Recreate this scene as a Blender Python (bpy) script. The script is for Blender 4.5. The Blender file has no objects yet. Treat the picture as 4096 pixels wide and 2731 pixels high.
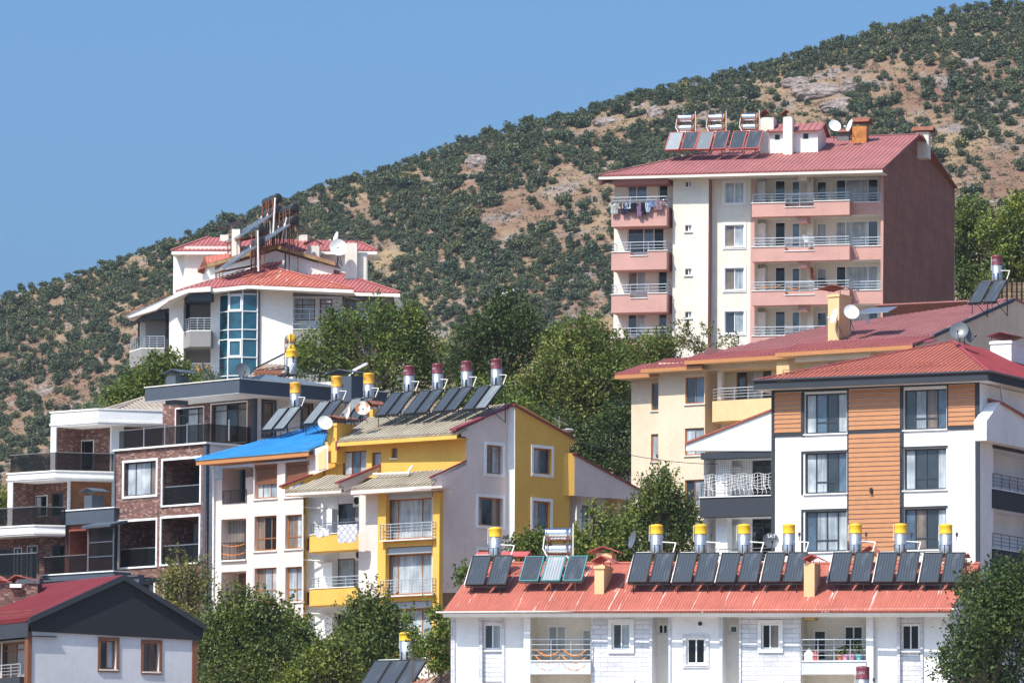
import bpy, math, random
import numpy as np
from mathutils import Vector, Matrix
PI = math.pi
rad = math.radians
sc = bpy.context.scene
col = sc.collection
# ------------------------------------------------------------------ camera
FPX = 4096 * 200 / 36
PITCH, ROLL = math.atan(2291.5 / FPX), 0.006
CAM = Vector((0, 0, 2.0))
RM = Matrix.Rotation(PI / 2 + PITCH, 3, 'X') @ Matrix.Rotation(ROLL, 3, 'Z')
cd = bpy.data.cameras.new('camera'); cam = bpy.data.objects.new('camera', cd); col.objects.link(cam)
cd.sensor_width = 36; cd.lens = 200; cd.clip_start = 1; cd.clip_end = 9000
cam.matrix_world = Matrix.Translation(CAM) @ RM.to_4x4()
sc.camera = cam
# ------------------------------------------------------------------ sky, sun, exposure
SUN_EL, SUN_AZ = 54, 44            # azimuth: degrees to the left of straight behind the camera
sd = Vector((-math.sin(rad(SUN_AZ)) * math.cos(rad(SUN_EL)), -math.cos(rad(SUN_AZ)) * math.cos(rad(SUN_EL)), math.sin(rad(SUN_EL))))
world = bpy.data.worlds.new('World'); sc.world = world; world.use_nodes = True
wn = world.node_tree.nodes; wl = world.node_tree.links
bg = wn['Background']; bg.inputs['Strength'].default_value = 0.132
sky = wn.new('ShaderNodeTexSky'); sky.sky_type = 'NISHITA'; sky.sun_disc = False
sky.sun_elevation = rad(SUN_EL); sky.sun_rotation = math.atan2(sd.x, sd.y)
sky.altitude = 0; sky.air_density = 0.85; sky.dust_density = 4; sky.ozone_density = 8
tint = wn.new('ShaderNodeMix'); tint.data_type = 'RGBA'; tint.blend_type = 'MULTIPLY'; tint.inputs[0].default_value = 1; tint.inputs[7].default_value = (.78, 1.0, 1.10, 1)
wl.new(sky.outputs[0], tint.inputs[6]); wl.new(tint.outputs[2], bg.inputs['Color'])
sl = bpy.data.lights.new('sun', 'SUN'); sl.energy = 4.6; sl.angle = rad(0.5); sl.color = (1, .94, .84)
sun = bpy.data.objects.new('sun', sl); col.objects.link(sun); sun.location = (0, 0, 400)
sun.rotation_euler = sd.to_track_quat('Z', 'Y').to_euler()
vs = sc.view_settings; vs.view_transform = 'Standard'; vs.look = 'None'; vs.exposure = 0.45; vs.gamma = 1
# ------------------------------------------------------------------ picture measurements -> places in the world
def view(x0, y0, s): return lambda x, y: (x0 + x * s, y0 + y * s)
D_ = view(0, 0, 4096 / 2352)
A = view(400, 700, .55296); B = view(2300, 400, .76361); Cv = view(0, 1450, .38265); D = view(0, 1950, .49806)
E = view(750, 1400, .38265); V = view(750, 1950, .49806); G = view(1400, 1400, .51020); H = view(2450, 1150, .70162)
I = view(1650, 2050, .53146); J = view(2850, 2050, .52976); K = view(3500, 900, .38254); L = view(1500, 300, .63776)
N_ = view(880, 770, .21042); O_ = view(0, 2000, .26786); Q_ = view(3700, 1300, .63776); U_ = view(3000, 0, .46599)
def ray(p): return RM @ Vector(((p[0] - 2048) / FPX, (1365.5 - p[1]) / FPX, -1))
def at(p, d):
    r = ray(p); return CAM + r * (d / r.y)
class Fac:
    """a vertical facade plane: u runs along it to the right, w comes out of it, z is up"""
    def __init__(s, p0, a):
        s.a = a; s.p0 = Vector((p0[0], p0[1], 0)); c, n = math.cos(rad(a)), math.sin(rad(a))
        s.e = Vector((c, -n, 0)); s.n = Vector((-n, -c, 0))
    def P(s, u, w, z): return s.p0 + s.e * u + s.n * w + Vector((0, 0, z))
    def uz(s, v, x, y, w=0):
        r = ray(v(x, y)); o = s.p0 + s.n * w
        t = (o - CAM).dot(s.n) / r.dot(s.n); p = CAM + r * t
        return (p - o).dot(s.e), p.z
    def pt(s, v, x, y, w=0):
        u, z = s.uz(v, x, y, w); return s.P(u, w, z)
    def R(s, v, r, w=0):
        x0, y0, x1, y1 = r; xm, ym = (x0 + x1) / 2, (y0 + y1) / 2
        return (s.uz(v, x0, ym, w)[0], s.uz(v, xm, y1, w)[1], s.uz(v, x1, ym, w)[0], s.uz(v, xm, y0, w)[1])
    def off(s, w): return Fac(s.p0 + s.n * w, s.a)
    def side(s, u, w=0): return Fac(s.P(u, w, 0), s.a - 90)       # wall running back from the right end
    def left(s, u, w=0):                                           # wall running back from the left end, seen from the left
        f = Fac(s.P(u, w, 0), s.a + 90); return f
def fac(v, x, y, d, a): return Fac(at(v(x, y), d), a)
class Plane:
    def __init__(s, o, e, up): s.o, s.e, s.s = o, e.normalized(), up.normalized(); s.n = s.e.cross(s.s).normalized()
    def pt(s, v, x, y):
        r = ray(v(x, y)); return CAM + r * ((s.o - CAM).dot(s.n) / r.dot(s.n))
def slope(F, p, th):                                               # roof plane through p, rising away from facade F
    return Plane(p, F.e, -F.n * math.cos(rad(th)) + Vector((0, 0, math.sin(rad(th)))))
# ------------------------------------------------------------------ materials
def newmat(name):
    m = bpy.data.materials.new(name); m.use_nodes = True
    return m, m.node_tree.nodes, m.node_tree.links, m.node_tree.nodes['Principled BSDF']
def ramp(nd, lk, src, stops):
    r = nd.new('ShaderNodeValToRGB'); el = r.color_ramp.elements
    while len(el) < len(stops): el.new(.5)
    for e, (p, c) in zip(el, stops): e.position = p; e.color = (*c, 1)
    lk.new(src, r.inputs[0]); return r.outputs[0]
def noise(nd, lk, vec, scale, detail=3, rough=.6, mp=None):
    n = nd.new('ShaderNodeTexNoise'); n.inputs['Scale'].default_value = scale; n.inputs['Detail'].default_value = detail
    n.inputs['Roughness'].default_value = rough
    if mp:
        q = nd.new('ShaderNodeMapping'); q.inputs['Scale'].default_value = mp; lk.new(vec, q.inputs[0]); vec = q.outputs[0]
    lk.new(vec, n.inputs['Vector']); return n.outputs[0]
def mixc(nd, lk, fac_, a, b, mode='MIX'):
    m = nd.new('ShaderNodeMix'); m.data_type = 'RGBA'; m.blend_type = mode
    for sck, val in ((m.inputs[0], fac_), (m.inputs[6], a), (m.inputs[7], b)):
        if hasattr(val, 'links') or isinstance(val, bpy.types.NodeSocket): lk.new(val, sck)
        elif isinstance(val, (int, float)): sck.default_value = val
        else: sck.default_value = (*val, 1)
    return m.outputs[2]
def bump(nd, lk, p, h, strength=.3, dist=.02):
    b = nd.new('ShaderNodeBump'); b.inputs['Strength'].default_value = strength; b.inputs['Distance'].default_value = dist
    lk.new(h, b.inputs['Height']); lk.new(b.outputs[0], p.inputs['Normal'])
def sc_(c, k): return tuple(min(1, x * k) for x in c)
def plaster(name, c, var=.11, rough=.85, stain=.15, spec=.25, hb=0):
    m, nd, lk, p = newmat(name); tc = nd.new('ShaderNodeTexCoord').outputs['Object']
    n1 = noise(nd, lk, tc, .45, 5, .65); n2 = noise(nd, lk, tc, 1.0, 6, .7, (1.1, 1.1, .22)); n3 = noise(nd, lk, tc, 14, 3)
    c1 = ramp(nd, lk, n1, [(.3, sc_(c, 1 - var)), (.7, sc_(c, 1 + var * .6))])
    st = ramp(nd, lk, n2, [(.56, (1, 1, 1)), (.86, (1 - stain, 1 - stain * 1.05, 1 - stain * 1.2))])
    cc = mixc(nd, lk, 1.0, c1, st, 'MULTIPLY')
    cc = mixc(nd, lk, 1.0, cc, ramp(nd, lk, noise(nd, lk, tc, 5, 4, .75), [(.3, (.94, .94, .94)), (.6, (1.03, 1.03, 1.03))]), 'MULTIPLY')
    if hb: cc = mixc(nd, lk, 1.0, cc, ramp(nd, lk, noise(nd, lk, tc, 1., 4, .6, (.12, .12, 2.2)), [(.36, (.91, .91, .91)), (.6, (1.07, 1.06, 1.05))]), 'MULTIPLY')
    lk.new(cc, p.inputs['Base Color'])
    p.inputs['Roughness'].default_value = rough; p.inputs['Specular IOR Level'].default_value = spec
    bump(nd, lk, p, n3, .25, .01); return m
def metal_sheet(name, c, rough=.6, var=.13, worn=None, wornamt=(.62, .75), metallic=0, stripes=None):
    m, nd, lk, p = newmat(name); t = nd.new('ShaderNodeTexCoord'); tc = t.outputs['Object']; uv = t.outputs['UV']
    n1 = noise(nd, lk, tc, .5, 5, .65); n2 = noise(nd, lk, uv, 1.2, 4, .6, (3.5, .35, 1))
    c1 = ramp(nd, lk, n1, [(.3, sc_(c, 1 - var)), (.7, sc_(c, 1 + var))])
    c2 = mixc(nd, lk, 1.0, c1, ramp(nd, lk, n2, [(.35, (.86, .86, .86)), (.65, (1.06, 1.06, 1.06))]), 'MULTIPLY')
    if worn:
        n4 = noise(nd, lk, uv, .55, 8, .75, (1.0, .55, 1))
        f = nd.new('ShaderNodeMapRange'); f.inputs[1].default_value = wornamt[0]; f.inputs[2].default_value = wornamt[1]
        lk.new(n4, f.inputs[0]); c2 = mixc(nd, lk, f.outputs[0], c2, worn)
    for (col_, lo_, hi_, sx) in (stripes or ()):
        f = nd.new('ShaderNodeMapRange'); f.inputs[1].default_value = lo_; f.inputs[2].default_value = hi_
        lk.new(noise(nd, lk, uv, 1.0, 5, .7, (sx, .12, 1)), f.inputs[0]); c2 = mixc(nd, lk, f.outputs[0], c2, col_)
    lk.new(c2, p.inputs['Base Color']); p.inputs['Roughness'].default_value = rough; p.inputs['Metallic'].default_value = metallic
    p.inputs['Specular IOR Level'].default_value = .2
    bump(nd, lk, p, noise(nd, lk, tc, 3, 3), .12, .02); return m
def plain(name, c, rough=.5, metallic=0, spec=.5, var=.06):
    m, nd, lk, p = newmat(name); tc = nd.new('ShaderNodeTexCoord').outputs['Object']
    lk.new(ramp(nd, lk, noise(nd, lk, tc, 2.5, 4), [(.3, sc_(c, 1 - var)), (.7, sc_(c, 1 + var))]), p.inputs['Base Color'])
    p.inputs['Roughness'].default_value = rough; p.inputs['Metallic'].default_value = metallic; p.inputs['Specular IOR Level'].default_value = spec
    return m
def brick(name, c1, c2, c3, mortar, bw=.21, bh=.085, bumps=.6):
    m, nd, lk, p = newmat(name); uv = nd.new('ShaderNodeTexCoord').outputs['UV']
    b = nd.new('ShaderNodeTexBrick'); b.inputs['Scale'].default_value = 1; b.inputs['Brick Width'].default_value = bw; b.inputs['Row Height'].default_value = bh
    b.inputs['Mortar Size'].default_value = .008; b.inputs['Bias'].default_value = -.05
    b.inputs['Color1'].default_value = (*c1, 1); b.inputs['Color2'].default_value = (*c2, 1); b.inputs['Mortar'].default_value = (*mortar, 1)
    lk.new(uv, b.inputs['Vector'])
    # per-brick tint
    sn = nd.new('ShaderNodeVectorMath'); sn.operation = 'DIVIDE'; sn.inputs[1].default_value = (bw, bh, 1); lk.new(uv, sn.inputs[0])
    wn_ = nd.new('ShaderNodeTexWhiteNoise'); wn_.noise_dimensions = '2D'
    fl = nd.new('ShaderNodeVectorMath'); fl.operation = 'FLOOR'; lk.new(sn.outputs[0], fl.inputs[0]); lk.new(fl.outputs[0], wn_.inputs['Vector'])
    f = nd.new('ShaderNodeMapRange'); f.inputs[1].default_value = .7; f.inputs[2].default_value = 1.0; lk.new(wn_.outputs['Value'], f.inputs[0])
    c = mixc(nd, lk, f.outputs[0], b.outputs['Color'], c3)
    n1 = noise(nd, lk, uv, .6, 4)
    c = mixc(nd, lk, 1.0, c, ramp(nd, lk, n1, [(.3, (.8, .8, .8)), (.7, (1.12, 1.1, 1.08))]), 'MULTIPLY')
    lk.new(c, p.inputs['Base Color']); p.inputs['Roughness'].default_value = .9
    inv = nd.new('ShaderNodeMath'); inv.operation = 'SUBTRACT'; inv.inputs[0].default_value = 1; lk.new(b.outputs['Fac'], inv.inputs[1])
    ad = nd.new('ShaderNodeMath'); ad.operation = 'ADD'; lk.new(inv.outputs[0], ad.inputs[0]); lk.new(noise(nd, lk, uv, 9, 4), ad.inputs[1])
    bump(nd, lk, p, ad.outputs[0], bumps, .04); return m
def curtain(name, c, dark, scale=5.0, spec=.6):
    m, nd, lk, p = newmat(name); uv = nd.new('ShaderNodeTexCoord').outputs['UV']
    w = noise(nd, lk, uv, scale, 4, .6, (1, .05, 1)); b = noise(nd, lk, uv, .8, 2)  # fold shading put into the colour as stretched noise
    lk.new(mixc(nd, lk, 1., ramp(nd, lk, w, [(.36, dark), (.6, c)]), ramp(nd, lk, b, [(.35, (.6, .62, .65)), (.65, (1.1, 1.1, 1.1))]), 'MULTIPLY'), p.inputs['Base Color'])
    p.inputs['Roughness'].default_value = .5; p.inputs['Coat Weight'].default_value = .55; p.inputs['Coat Roughness'].default_value = .04
    return m
def glass(name, c, rough=.04, spec=.8, var=.35):
    m, nd, lk, p = newmat(name); tc = nd.new('ShaderNodeTexCoord').outputs['Object']
    lk.new(ramp(nd, lk, noise(nd, lk, tc, .9, 3), [(.35, sc_(c, 1 - var)), (.65, sc_(c, 1 + var))]), p.inputs['Base Color'])
    p.inputs['Roughness'].default_value = rough; p.inputs['Specular IOR Level'].default_value = spec
    bump(nd, lk, p, noise(nd, lk, tc, .7, 2), .04, .05); return m
def foliage(name, c1, c2, c3, per_object=False, trans=.25, patch=0):
    m, nd, lk, p = newmat(name)
    g = nd.new('ShaderNodeNewGeometry').outputs['Random Per Island']
    cc = ramp(nd, lk, g, [(0, c1), (.55, c2), (1, c3)])
    if per_object:
        oi = nd.new('ShaderNodeObjectInfo').outputs['Random']
        cc = mixc(nd, lk, 1.0, cc, ramp(nd, lk, oi, [(0, (.62, .74, .78)), (.4, (.95, 1, .95)), (.7, (1.15, 1.12, .95)), (1, (1.6, 1.35, 1.05))]), 'MULTIPLY')
    if patch:
        tco = nd.new('ShaderNodeTexCoord').outputs['Object']
        cc = mixc(nd, lk, 1.0, cc, ramp(nd, lk, noise(nd, lk, tco, patch, 3, .7), [(.36, (.62, .74, .8)), (.5, (1, 1, 1)), (.62, (1.5, 1.38, 1.2))]), 'MULTIPLY')
    lk.new(cc, p.inputs['Base Color']); p.inputs['Roughness'].default_value = .55; p.inputs['Specular IOR Level'].default_value = .3
    t = nd.new('ShaderNodeBsdfTranslucent'); lk.new(cc, t.inputs[0]); mx = nd.new('ShaderNodeMixShader'); mx.inputs[0].default_value = trans
    lk.new(p.outputs[0], mx.inputs[1]); lk.new(t.outputs[0], mx.inputs[2]); lk.new(mx.outputs[0], nd['Material Output'].inputs[0])
    return m
class M: pass
M.white = plaster('white_plaster', (.80, .80, .80)); M.white2 = plaster('warm_white_plaster', (.80, .77, .72))
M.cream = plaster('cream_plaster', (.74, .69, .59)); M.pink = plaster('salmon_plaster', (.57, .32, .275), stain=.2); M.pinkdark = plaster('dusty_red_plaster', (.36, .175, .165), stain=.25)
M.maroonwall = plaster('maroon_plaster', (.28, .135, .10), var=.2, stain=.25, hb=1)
M.lilac = plaster('pale_rose_plaster', (.71, .60, .55), stain=.1); M.yellow = plaster('ochre_plaster', (.72, .42, .09), var=.08, stain=.3)
M.tan = plaster('beige_plaster', (.70, .56, .41)); M.apricot = plaster('apricot_plaster', (.72, .50, .26)); M.gable = plaster('rough_beige_plaster', (.76, .63, .48), var=.15)
M.char = plaster('charcoal_plaster', (.042, .048, .06), stain=.1); M.chard = plaster('dark_charcoal_plaster', (.024, .026, .032)); M.slategrey = plaster('slate_plaster', (.07, .088, .115))
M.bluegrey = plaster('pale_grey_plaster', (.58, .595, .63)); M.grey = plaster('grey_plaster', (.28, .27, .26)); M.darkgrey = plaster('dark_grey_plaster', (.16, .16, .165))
M.offwhite = plaster('ivory_plaster', (.72, .68, .60)); M.soffit = plaster('soffit_plaster', (.74, .70, .64))
M.orangetrim = plain('orange_paint', (.46, .195, .07), .6); M.brown = plain('brown_paint', (.19, .07, .03), .6)
M.wood = plain('brown_window_frame', (.20, .065, .025), .4, var=.15); M.orangeframe = plain('orange_brown_frame', (.34, .13, .045), .4, var=.12)
M.pvc = plain('white_plastic', (.80, .80, .80), .35); M.anth = plain('anthracite_frame', (.035, .042, .055), .4); M.black = plain('black_metal', (.015, .015, .017), .5)
M.steel = plain('brushed_steel', (.55, .56, .58), .32, .9); M.tank = plain('galvanised_tank', (.50, .52, .55), .33, .75, var=.12); M.chrome = plain('shiny_tank', (.75, .76, .78), .13, 1)
M.railm = plain('light_metal_rail', (.48, .50, .52), .35, .4); M.rust = plain('rusty_steel', (.21, .075, .04), .8, var=.35); M.rustorange = plain('orange_rust', (.45, .17, .04), .8, var=.4)
M.yelcap = plain('yellow_plastic', (.80, .46, .02), .4); M.orcap = plain('orange_plastic', (.74, .36, .03), .45); M.marcap = plain('maroon_plastic', (.17, .035, .05), .4)
M.redp = metal_sheet('faded_pink_red_roof', (.36, .115, .11), worn=(.30, .16, .15), wornamt=(.60, .85)); M.redo = metal_sheet('orange_red_roof', (.42, .125, .09), worn=(.52, .32, .27), wornamt=(.62, .8), stripes=[((.62, .46, .40), .595, .63, 2.2), ((.17, .065, .04), .59, .70, 1.3)])
M.redd = metal_sheet('deep_red_roof', (.27, .05, .06)); M.redh = metal_sheet('brick_red_roof', (.34, .105, .075)); M.redw = metal_sheet('stained_red_roof', (.36, .15, .145), worn=(.14, .085, .08), wornamt=(.6, .8), stripes=[((.24, .09, .09), .58, .7, 3)])
M.redt = metal_sheet('sooty_faded_red_roof', (.33, .125, .12), worn=(.12, .06, .065), wornamt=(.58, .72)); M.blue = metal_sheet('blue_roof', (.065, .38, .74), rough=.4, worn=(.26, .56, .82), wornamt=(.52, .74), stripes=[((.34, .62, .85), .6, .66, 2.0)]); M.fibre = metal_sheet('fibre_cement_roof', (.42, .365, .28), rough=.9, var=.2, worn=(.20, .14, .09), wornamt=(.5, .72))
M.tile = metal_sheet('grey_clay_tile', (.36, .30, .25), rough=.9, var=.2); M.slate = metal_sheet('slate_blue_roof', (.13, .17, .22)); M.flash = plain('flashing', (.60, .56, .54), .5)
M.maroontrim = plain('maroon_trim', (.22, .035, .045), .45); M.redtrim = plain('red_trim', (.45, .09, .08), .5); M.gutter = plain('dark_gutter', (.03, .034, .042), .35)
M.brick = brick('mixed_red_brick', (.25, .105, .08), (.105, .055, .05), (.36, .25, .215), (.075, .06, .055)); M.brickr = brick('red_brick', (.30, .085, .05), (.24, .065, .04), (.34, .11, .07), (.15, .06, .05), .3, .1, .3)
M.stone = brick('white_split_stone', (.66, .67, .72), (.74, .75, .79), (.58, .59, .64), (.44, .45, .5), .62, .2, .9); M.stone2 = brick('quoin_stone', (.60, .61, .66), (.66, .67, .72), (.56, .57, .62), (.38, .39, .43), .6, .3, .7)
M.wavy = brick('white_cladding', (.70, .71, .72), (.74, .75, .76), (.66, .67, .68), (.34, .35, .37), 3.0, .38, .5)
M.woodclad = plain('brown_wood_cladding', (.25, .10, .035), .6, var=.3); M.siding = plain('orange_siding', (.44, .185, .07), .55, var=.08)
M.g = glass('window_glass', (.028, .038, .052)); M.gb = glass('sky_tinted_glass', (.085, .13, .19)); M.k = glass('dark_room_glass', (.008, .009, .011), spec=.4)  # gb: sky reflection put into the pane's blue base colour
M.teal = glass('teal_curtain_glass', (.006, .06, .095), spec=1.0, var=.5); M.tealb = curtain('teal_blind_glass', (.02, .13, .19), (.008, .07, .11), .2)
M.c = curtain('white_curtain', (.52, .56, .58), (.33, .37, .40)); M.ct = curtain('white_net_curtain', (.40, .44, .47), (.24, .28, .31), 9); M.cb = curtain('brown_curtain', (.22, .17, .14), (.14, .11, .09))
M.smoke = None
m_, nd, lk, p_ = newmat('smoked_glass'); p_.inputs['Base Color'].default_value = (.02, .022, .026, 1); p_.inputs['Roughness'].default_value = .05
tr_ = nd.new('ShaderNodeBsdfTransparent'); tr_.inputs[0].default_value = (.62, .59, .57, 1); mx_ = nd.new('ShaderNodeMixShader'); mx_.inputs[0].default_value = .72
lk.new(p_.outputs[0], mx_.inputs[1]); lk.new(tr_.outputs[0], mx_.inputs[2]); lk.new(mx_.outputs[0], nd['Material Output'].inputs[0]); M.smoke = m_
def collector(name, c, c2):
    m, nd, lk, p = newmat(name); t = nd.new('ShaderNodeTexCoord'); uv = t.outputs['UV']
    w = nd.new('ShaderNodeTexWave'); w.bands_direction = 'X'; w.inputs['Scale'].default_value = 2.6; lk.new(uv, w.inputs['Vector'])
    b = ramp(nd, lk, w.outputs['Fac'], [(.0, sc_(c, .6)), (.35, c), (1, sc_(c, 1.12))])
    n = noise(nd, lk, t.outputs['Object'], 1.3, 6, .7, (2, .6, .6)); f = nd.new('ShaderNodeMapRange'); f.inputs[1].default_value = .52; f.inputs[2].default_value = .8; lk.new(n, f.inputs[0])
    lk.new(mixc(nd, lk, f.outputs[0], b, c2), p.inputs['Base Color']); p.inputs['Roughness'].default_value = .16; p.inputs['Specular IOR Level'].default_value = .6
    return m
M.col = collector('black_collector_glass', (.05, .058, .068), (.12, .13, .145)); M.colw = collector('clouded_collector_glass', (.28, .30, .31), (.46, .48, .48)); M.colg = collector('grey_collector_glass', (.17, .19, .20), (.36, .38, .38))
M.pipe = plain('white_pipe', (.74, .71, .66), .5, var=.12); M.dishw = plain('white_dish_paint', (.72, .72, .70), .45, var=.08); M.dishd = plain('dark_dish_paint', (.10, .11, .125), .35); M.dishr = None
m_, nd, lk, p_ = newmat('rusty_dish_paint'); tc = nd.new('ShaderNodeTexCoord').outputs['Object']
lk.new(ramp(nd, lk, noise(nd, lk, tc, 2.4, 5), [(.45, (.70, .68, .64)), (.56, (.45, .19, .07))]), p_.inputs['Base Color']); M.dishr = m_
M.bark = plain('bark', (.09, .065, .045), .9, var=.3)
M.orangefruit = plain('orange_pepper', (.75, .25, .03), .5, var=.35); M.redfruit = plain('red_pepper', (.42, .05, .02), .5, var=.3)
# ------------------------------------------------------------------ mesh builder
ORG = {}
class MB:
    def __init__(s): s.v = []; s.f = []; s.m = []; s.cm = 0
    def poly(s, pts):
        i = len(s.v); s.v += [Vector(p) for p in pts]; s.f.append(tuple(range(i, i + len(pts)))); s.m.append(s.cm); return s
    def prism(s, pts, vec, cap=True):
        n = len(pts); a = [Vector(p) for p in pts]; b = [p + vec for p in a]; i = len(s.v); s.v += a + b
        fs = [tuple(i + k for k in range(n)), tuple(i + n + k for k in reversed(range(n)))] if cap else []
        fs += [(i + k, i + (k + 1) % n, i + n + (k + 1) % n, i + n + k) for k in range(n)]
        s.f += fs; s.m += [s.cm] * len(fs); return s
    def box(s, F, u0, u1, w0, w1, z0, z1):
        return s.prism([F.P(u0, w0, z0), F.P(u1, w0, z0), F.P(u1, w1, z0), F.P(u0, w1, z0)], Vector((0, 0, z1 - z0)))
    def tube(s, p, q, r, n=6, r2=None, cap=True):
        p, q = Vector(p), Vector(q); r2 = r if r2 is None else r2; d = q - p
        if d.length < 1e-6: return s
        d.normalize(); x = d.orthogonal().normalized(); y = d.cross(x)
        i = len(s.v); cs = [(x * math.cos(2 * PI * k / n + .3) + y * math.sin(2 * PI * k / n + .3)) for k in range(n)]
        s.v += [p + c * r for c in cs] + [q + c * r2 for c in cs]
        s.f += [(i + k, i + (k + 1) % n, i + n + (k + 1) % n, i + n + k) for k in range(n)]; s.m += [s.cm] * n
        if cap: s.f += [tuple(i + k for k in reversed(range(n))), tuple(i + n + k for k in range(n))]; s.m += [s.cm] * 2
        return s
    def path(s, pts, r, n=6):
        for a, b in zip(pts, pts[1:]): s.tube(a, b, r, n)
        return s
    def lathe(s, c, prof, n=20, axis=Vector((0, 0, 1))):
        axis = axis.normalized(); x = axis.orthogonal().normalized() if abs(axis.z) < .99 else Vector((1, 0, 0)); y = axis.cross(x); i = len(s.v)
        for (r, h) in prof:
            for k in range(n): t = 2 * PI * k / n; s.v.append(c + axis * h + (x * math.cos(t) + y * math.sin(t)) * r)
        for j in range(len(prof) - 1):
            for k in range(n): s.f.append((i + j * n + k, i + j * n + (k + 1) % n, i + (j + 1) * n + (k + 1) % n, i + (j + 1) * n + k)); s.m.append(s.cm)
        s.f.append(tuple(i + k for k in reversed(range(n)))); s.m.append(s.cm)
        s.f.append(tuple(i + (len(prof) - 1) * n + k for k in range(n))); s.m.append(s.cm); return s
    def build(s, name, mat, parent=None, smooth=False, org=None):
        me = bpy.data.meshes.new(name); o = bpy.data.objects.new(name, me); col.objects.link(o)
        og = ORG[parent.name] if parent else (Vector(org) if org is not None else Vector((0, 0, 0)))
        me.from_pydata([tuple(p - og) for p in s.v], [], s.f)
        for mm in (mat if isinstance(mat, (list, tuple)) else [mat]): me.materials.append(mm)
        if isinstance(mat, (list, tuple)): me.polygons.foreach_set('material_index', s.m)
        uvl = me.uv_layers.new(name='UVMap'); buf = np.zeros(len(me.loops) * 2, 'f'); k = 0
        for f in s.f:
            a, b, c = s.v[f[0]], s.v[f[1]], s.v[f[2]]; n = (b - a).cross(c - a)
            if n.length < 1e-9 and len(f) > 3: n = (s.v[f[2]] - a).cross(s.v[f[3]] - a)
            if n.length > 1e-9: n.normalize()
            if abs(n.z) > .97: e, g = Vector((1, 0, 0)), Vector((0, 1, 0))
            else: e = Vector((0, 0, 1)).cross(n).normalized(); g = n.cross(e)
            for vi in f: p = s.v[vi] - og; buf[k] = p.dot(e); buf[k + 1] = p.dot(g); k += 2
        uvl.data.foreach_set('uv', buf)
        if smooth: me.polygons.foreach_set('use_smooth', [len(f) == 4 for f in s.f])
        if parent: o.parent = parent
        else: o.location = og
        ORG[o.name] = og; return o
def tag(o, label, cat, group=None, kind=None):
    if label: o['label'] = label
    if cat: o['category'] = cat
    if group: o['group'] = group
    if kind: o['kind'] = kind
    return o
def thing(name, label, cat, loc=(0, 0, 0), group=None):
    o = bpy.data.objects.new(name, None); col.objects.link(o); o.empty_display_size = .5; o.location = loc; ORG[o.name] = Vector(loc)
    return tag(o, label, cat, group)
def kids(o): return [c for c in bpy.data.objects if c.parent == o]
KID = {}
def copy_tree(o, loc=None, rz=None, label=None, group=None):
    if o.name not in KID: KID[o.name] = [(c, kids(c)) for c in kids(o)]
    r = o.copy(); col.objects.link(r)
    if loc is not None: r.location = loc
    if rz is not None: r.rotation_euler = (0, 0, rz)
    if label: r['label'] = label
    if group: r['group'] = group
    for ch, gs in KID[o.name]:
        c = ch.copy(); col.objects.link(c); c.parent = r
        for g in gs: d = g.copy(); col.objects.link(d); d.parent = c
    return r
def clip(poly, ax, lim, keep_ge):
    out = []; n = len(poly)
    for i in range(n):
        a, b = poly[i], poly[(i + 1) % n]; ia = (a[ax] >= lim) == keep_ge or a[ax] == lim; ib = (b[ax] >= lim) == keep_ge or b[ax] == lim
        if ia: out.append(a)
        if ia != ib:
            t = (lim - a[ax]) / (b[ax] - a[ax]); out.append(tuple(a[k] + (b[k] - a[k]) * t for k in (0, 1)))
    return out
def wallmesh(mb, F, outline, holes=(), w=0):
    us = sorted({p for h in holes for p in (h[0], h[2])}); zs = sorted({p for h in holes for p in (h[1], h[3])})
    ub = [-1e9] + us + [1e9]; zb = [-1e9] + zs + [1e9]
    for i in range(len(ub) - 1):
        cu = clip(clip(outline, 0, ub[i], True), 0, ub[i + 1], False)
        if len(cu) < 3: continue
        for j in range(len(zb) - 1):
            um, zm = (ub[i] + ub[i + 1]) / 2, (zb[j] + zb[j + 1]) / 2
            if any(h[0] - 1e-6 < um < h[2] + 1e-6 and h[1] - 1e-6 < zm < h[3] + 1e-6 for h in holes): continue
            c = clip(clip(cu, 1, zb[j], True), 1, zb[j + 1], False)
            if len(c) < 3: continue
            mb.poly([F.P(u, w, z) for u, z in c])
    for h in holes:
        if len(h) > 4 and h[4] > 0:
            u0, z0, u1, z1, d = h[:5]; q = [(u0, z0), (u1, z0), (u1, z1), (u0, z1)]
            for k in range(4):
                a, b = q[k], q[(k + 1) % 4]; mb.poly([F.P(a[0], w, a[1]), F.P(b[0], w, b[1]), F.P(b[0], w - d, b[1]), F.P(a[0], w - d, a[1])])
    return mb
def wallp(F, outline, holes, mat, root, w=0, name='wall', v=None):
    if v: outline = [F.uz(v, x, y, w) for x, y in outline]
    return wallmesh(MB(), F, outline, holes, w).build(name, mat, root)
def rect(h): return [(h[0], h[1]), (h[2], h[1]), (h[2], h[3]), (h[0], h[3])]
PN = {}
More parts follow.
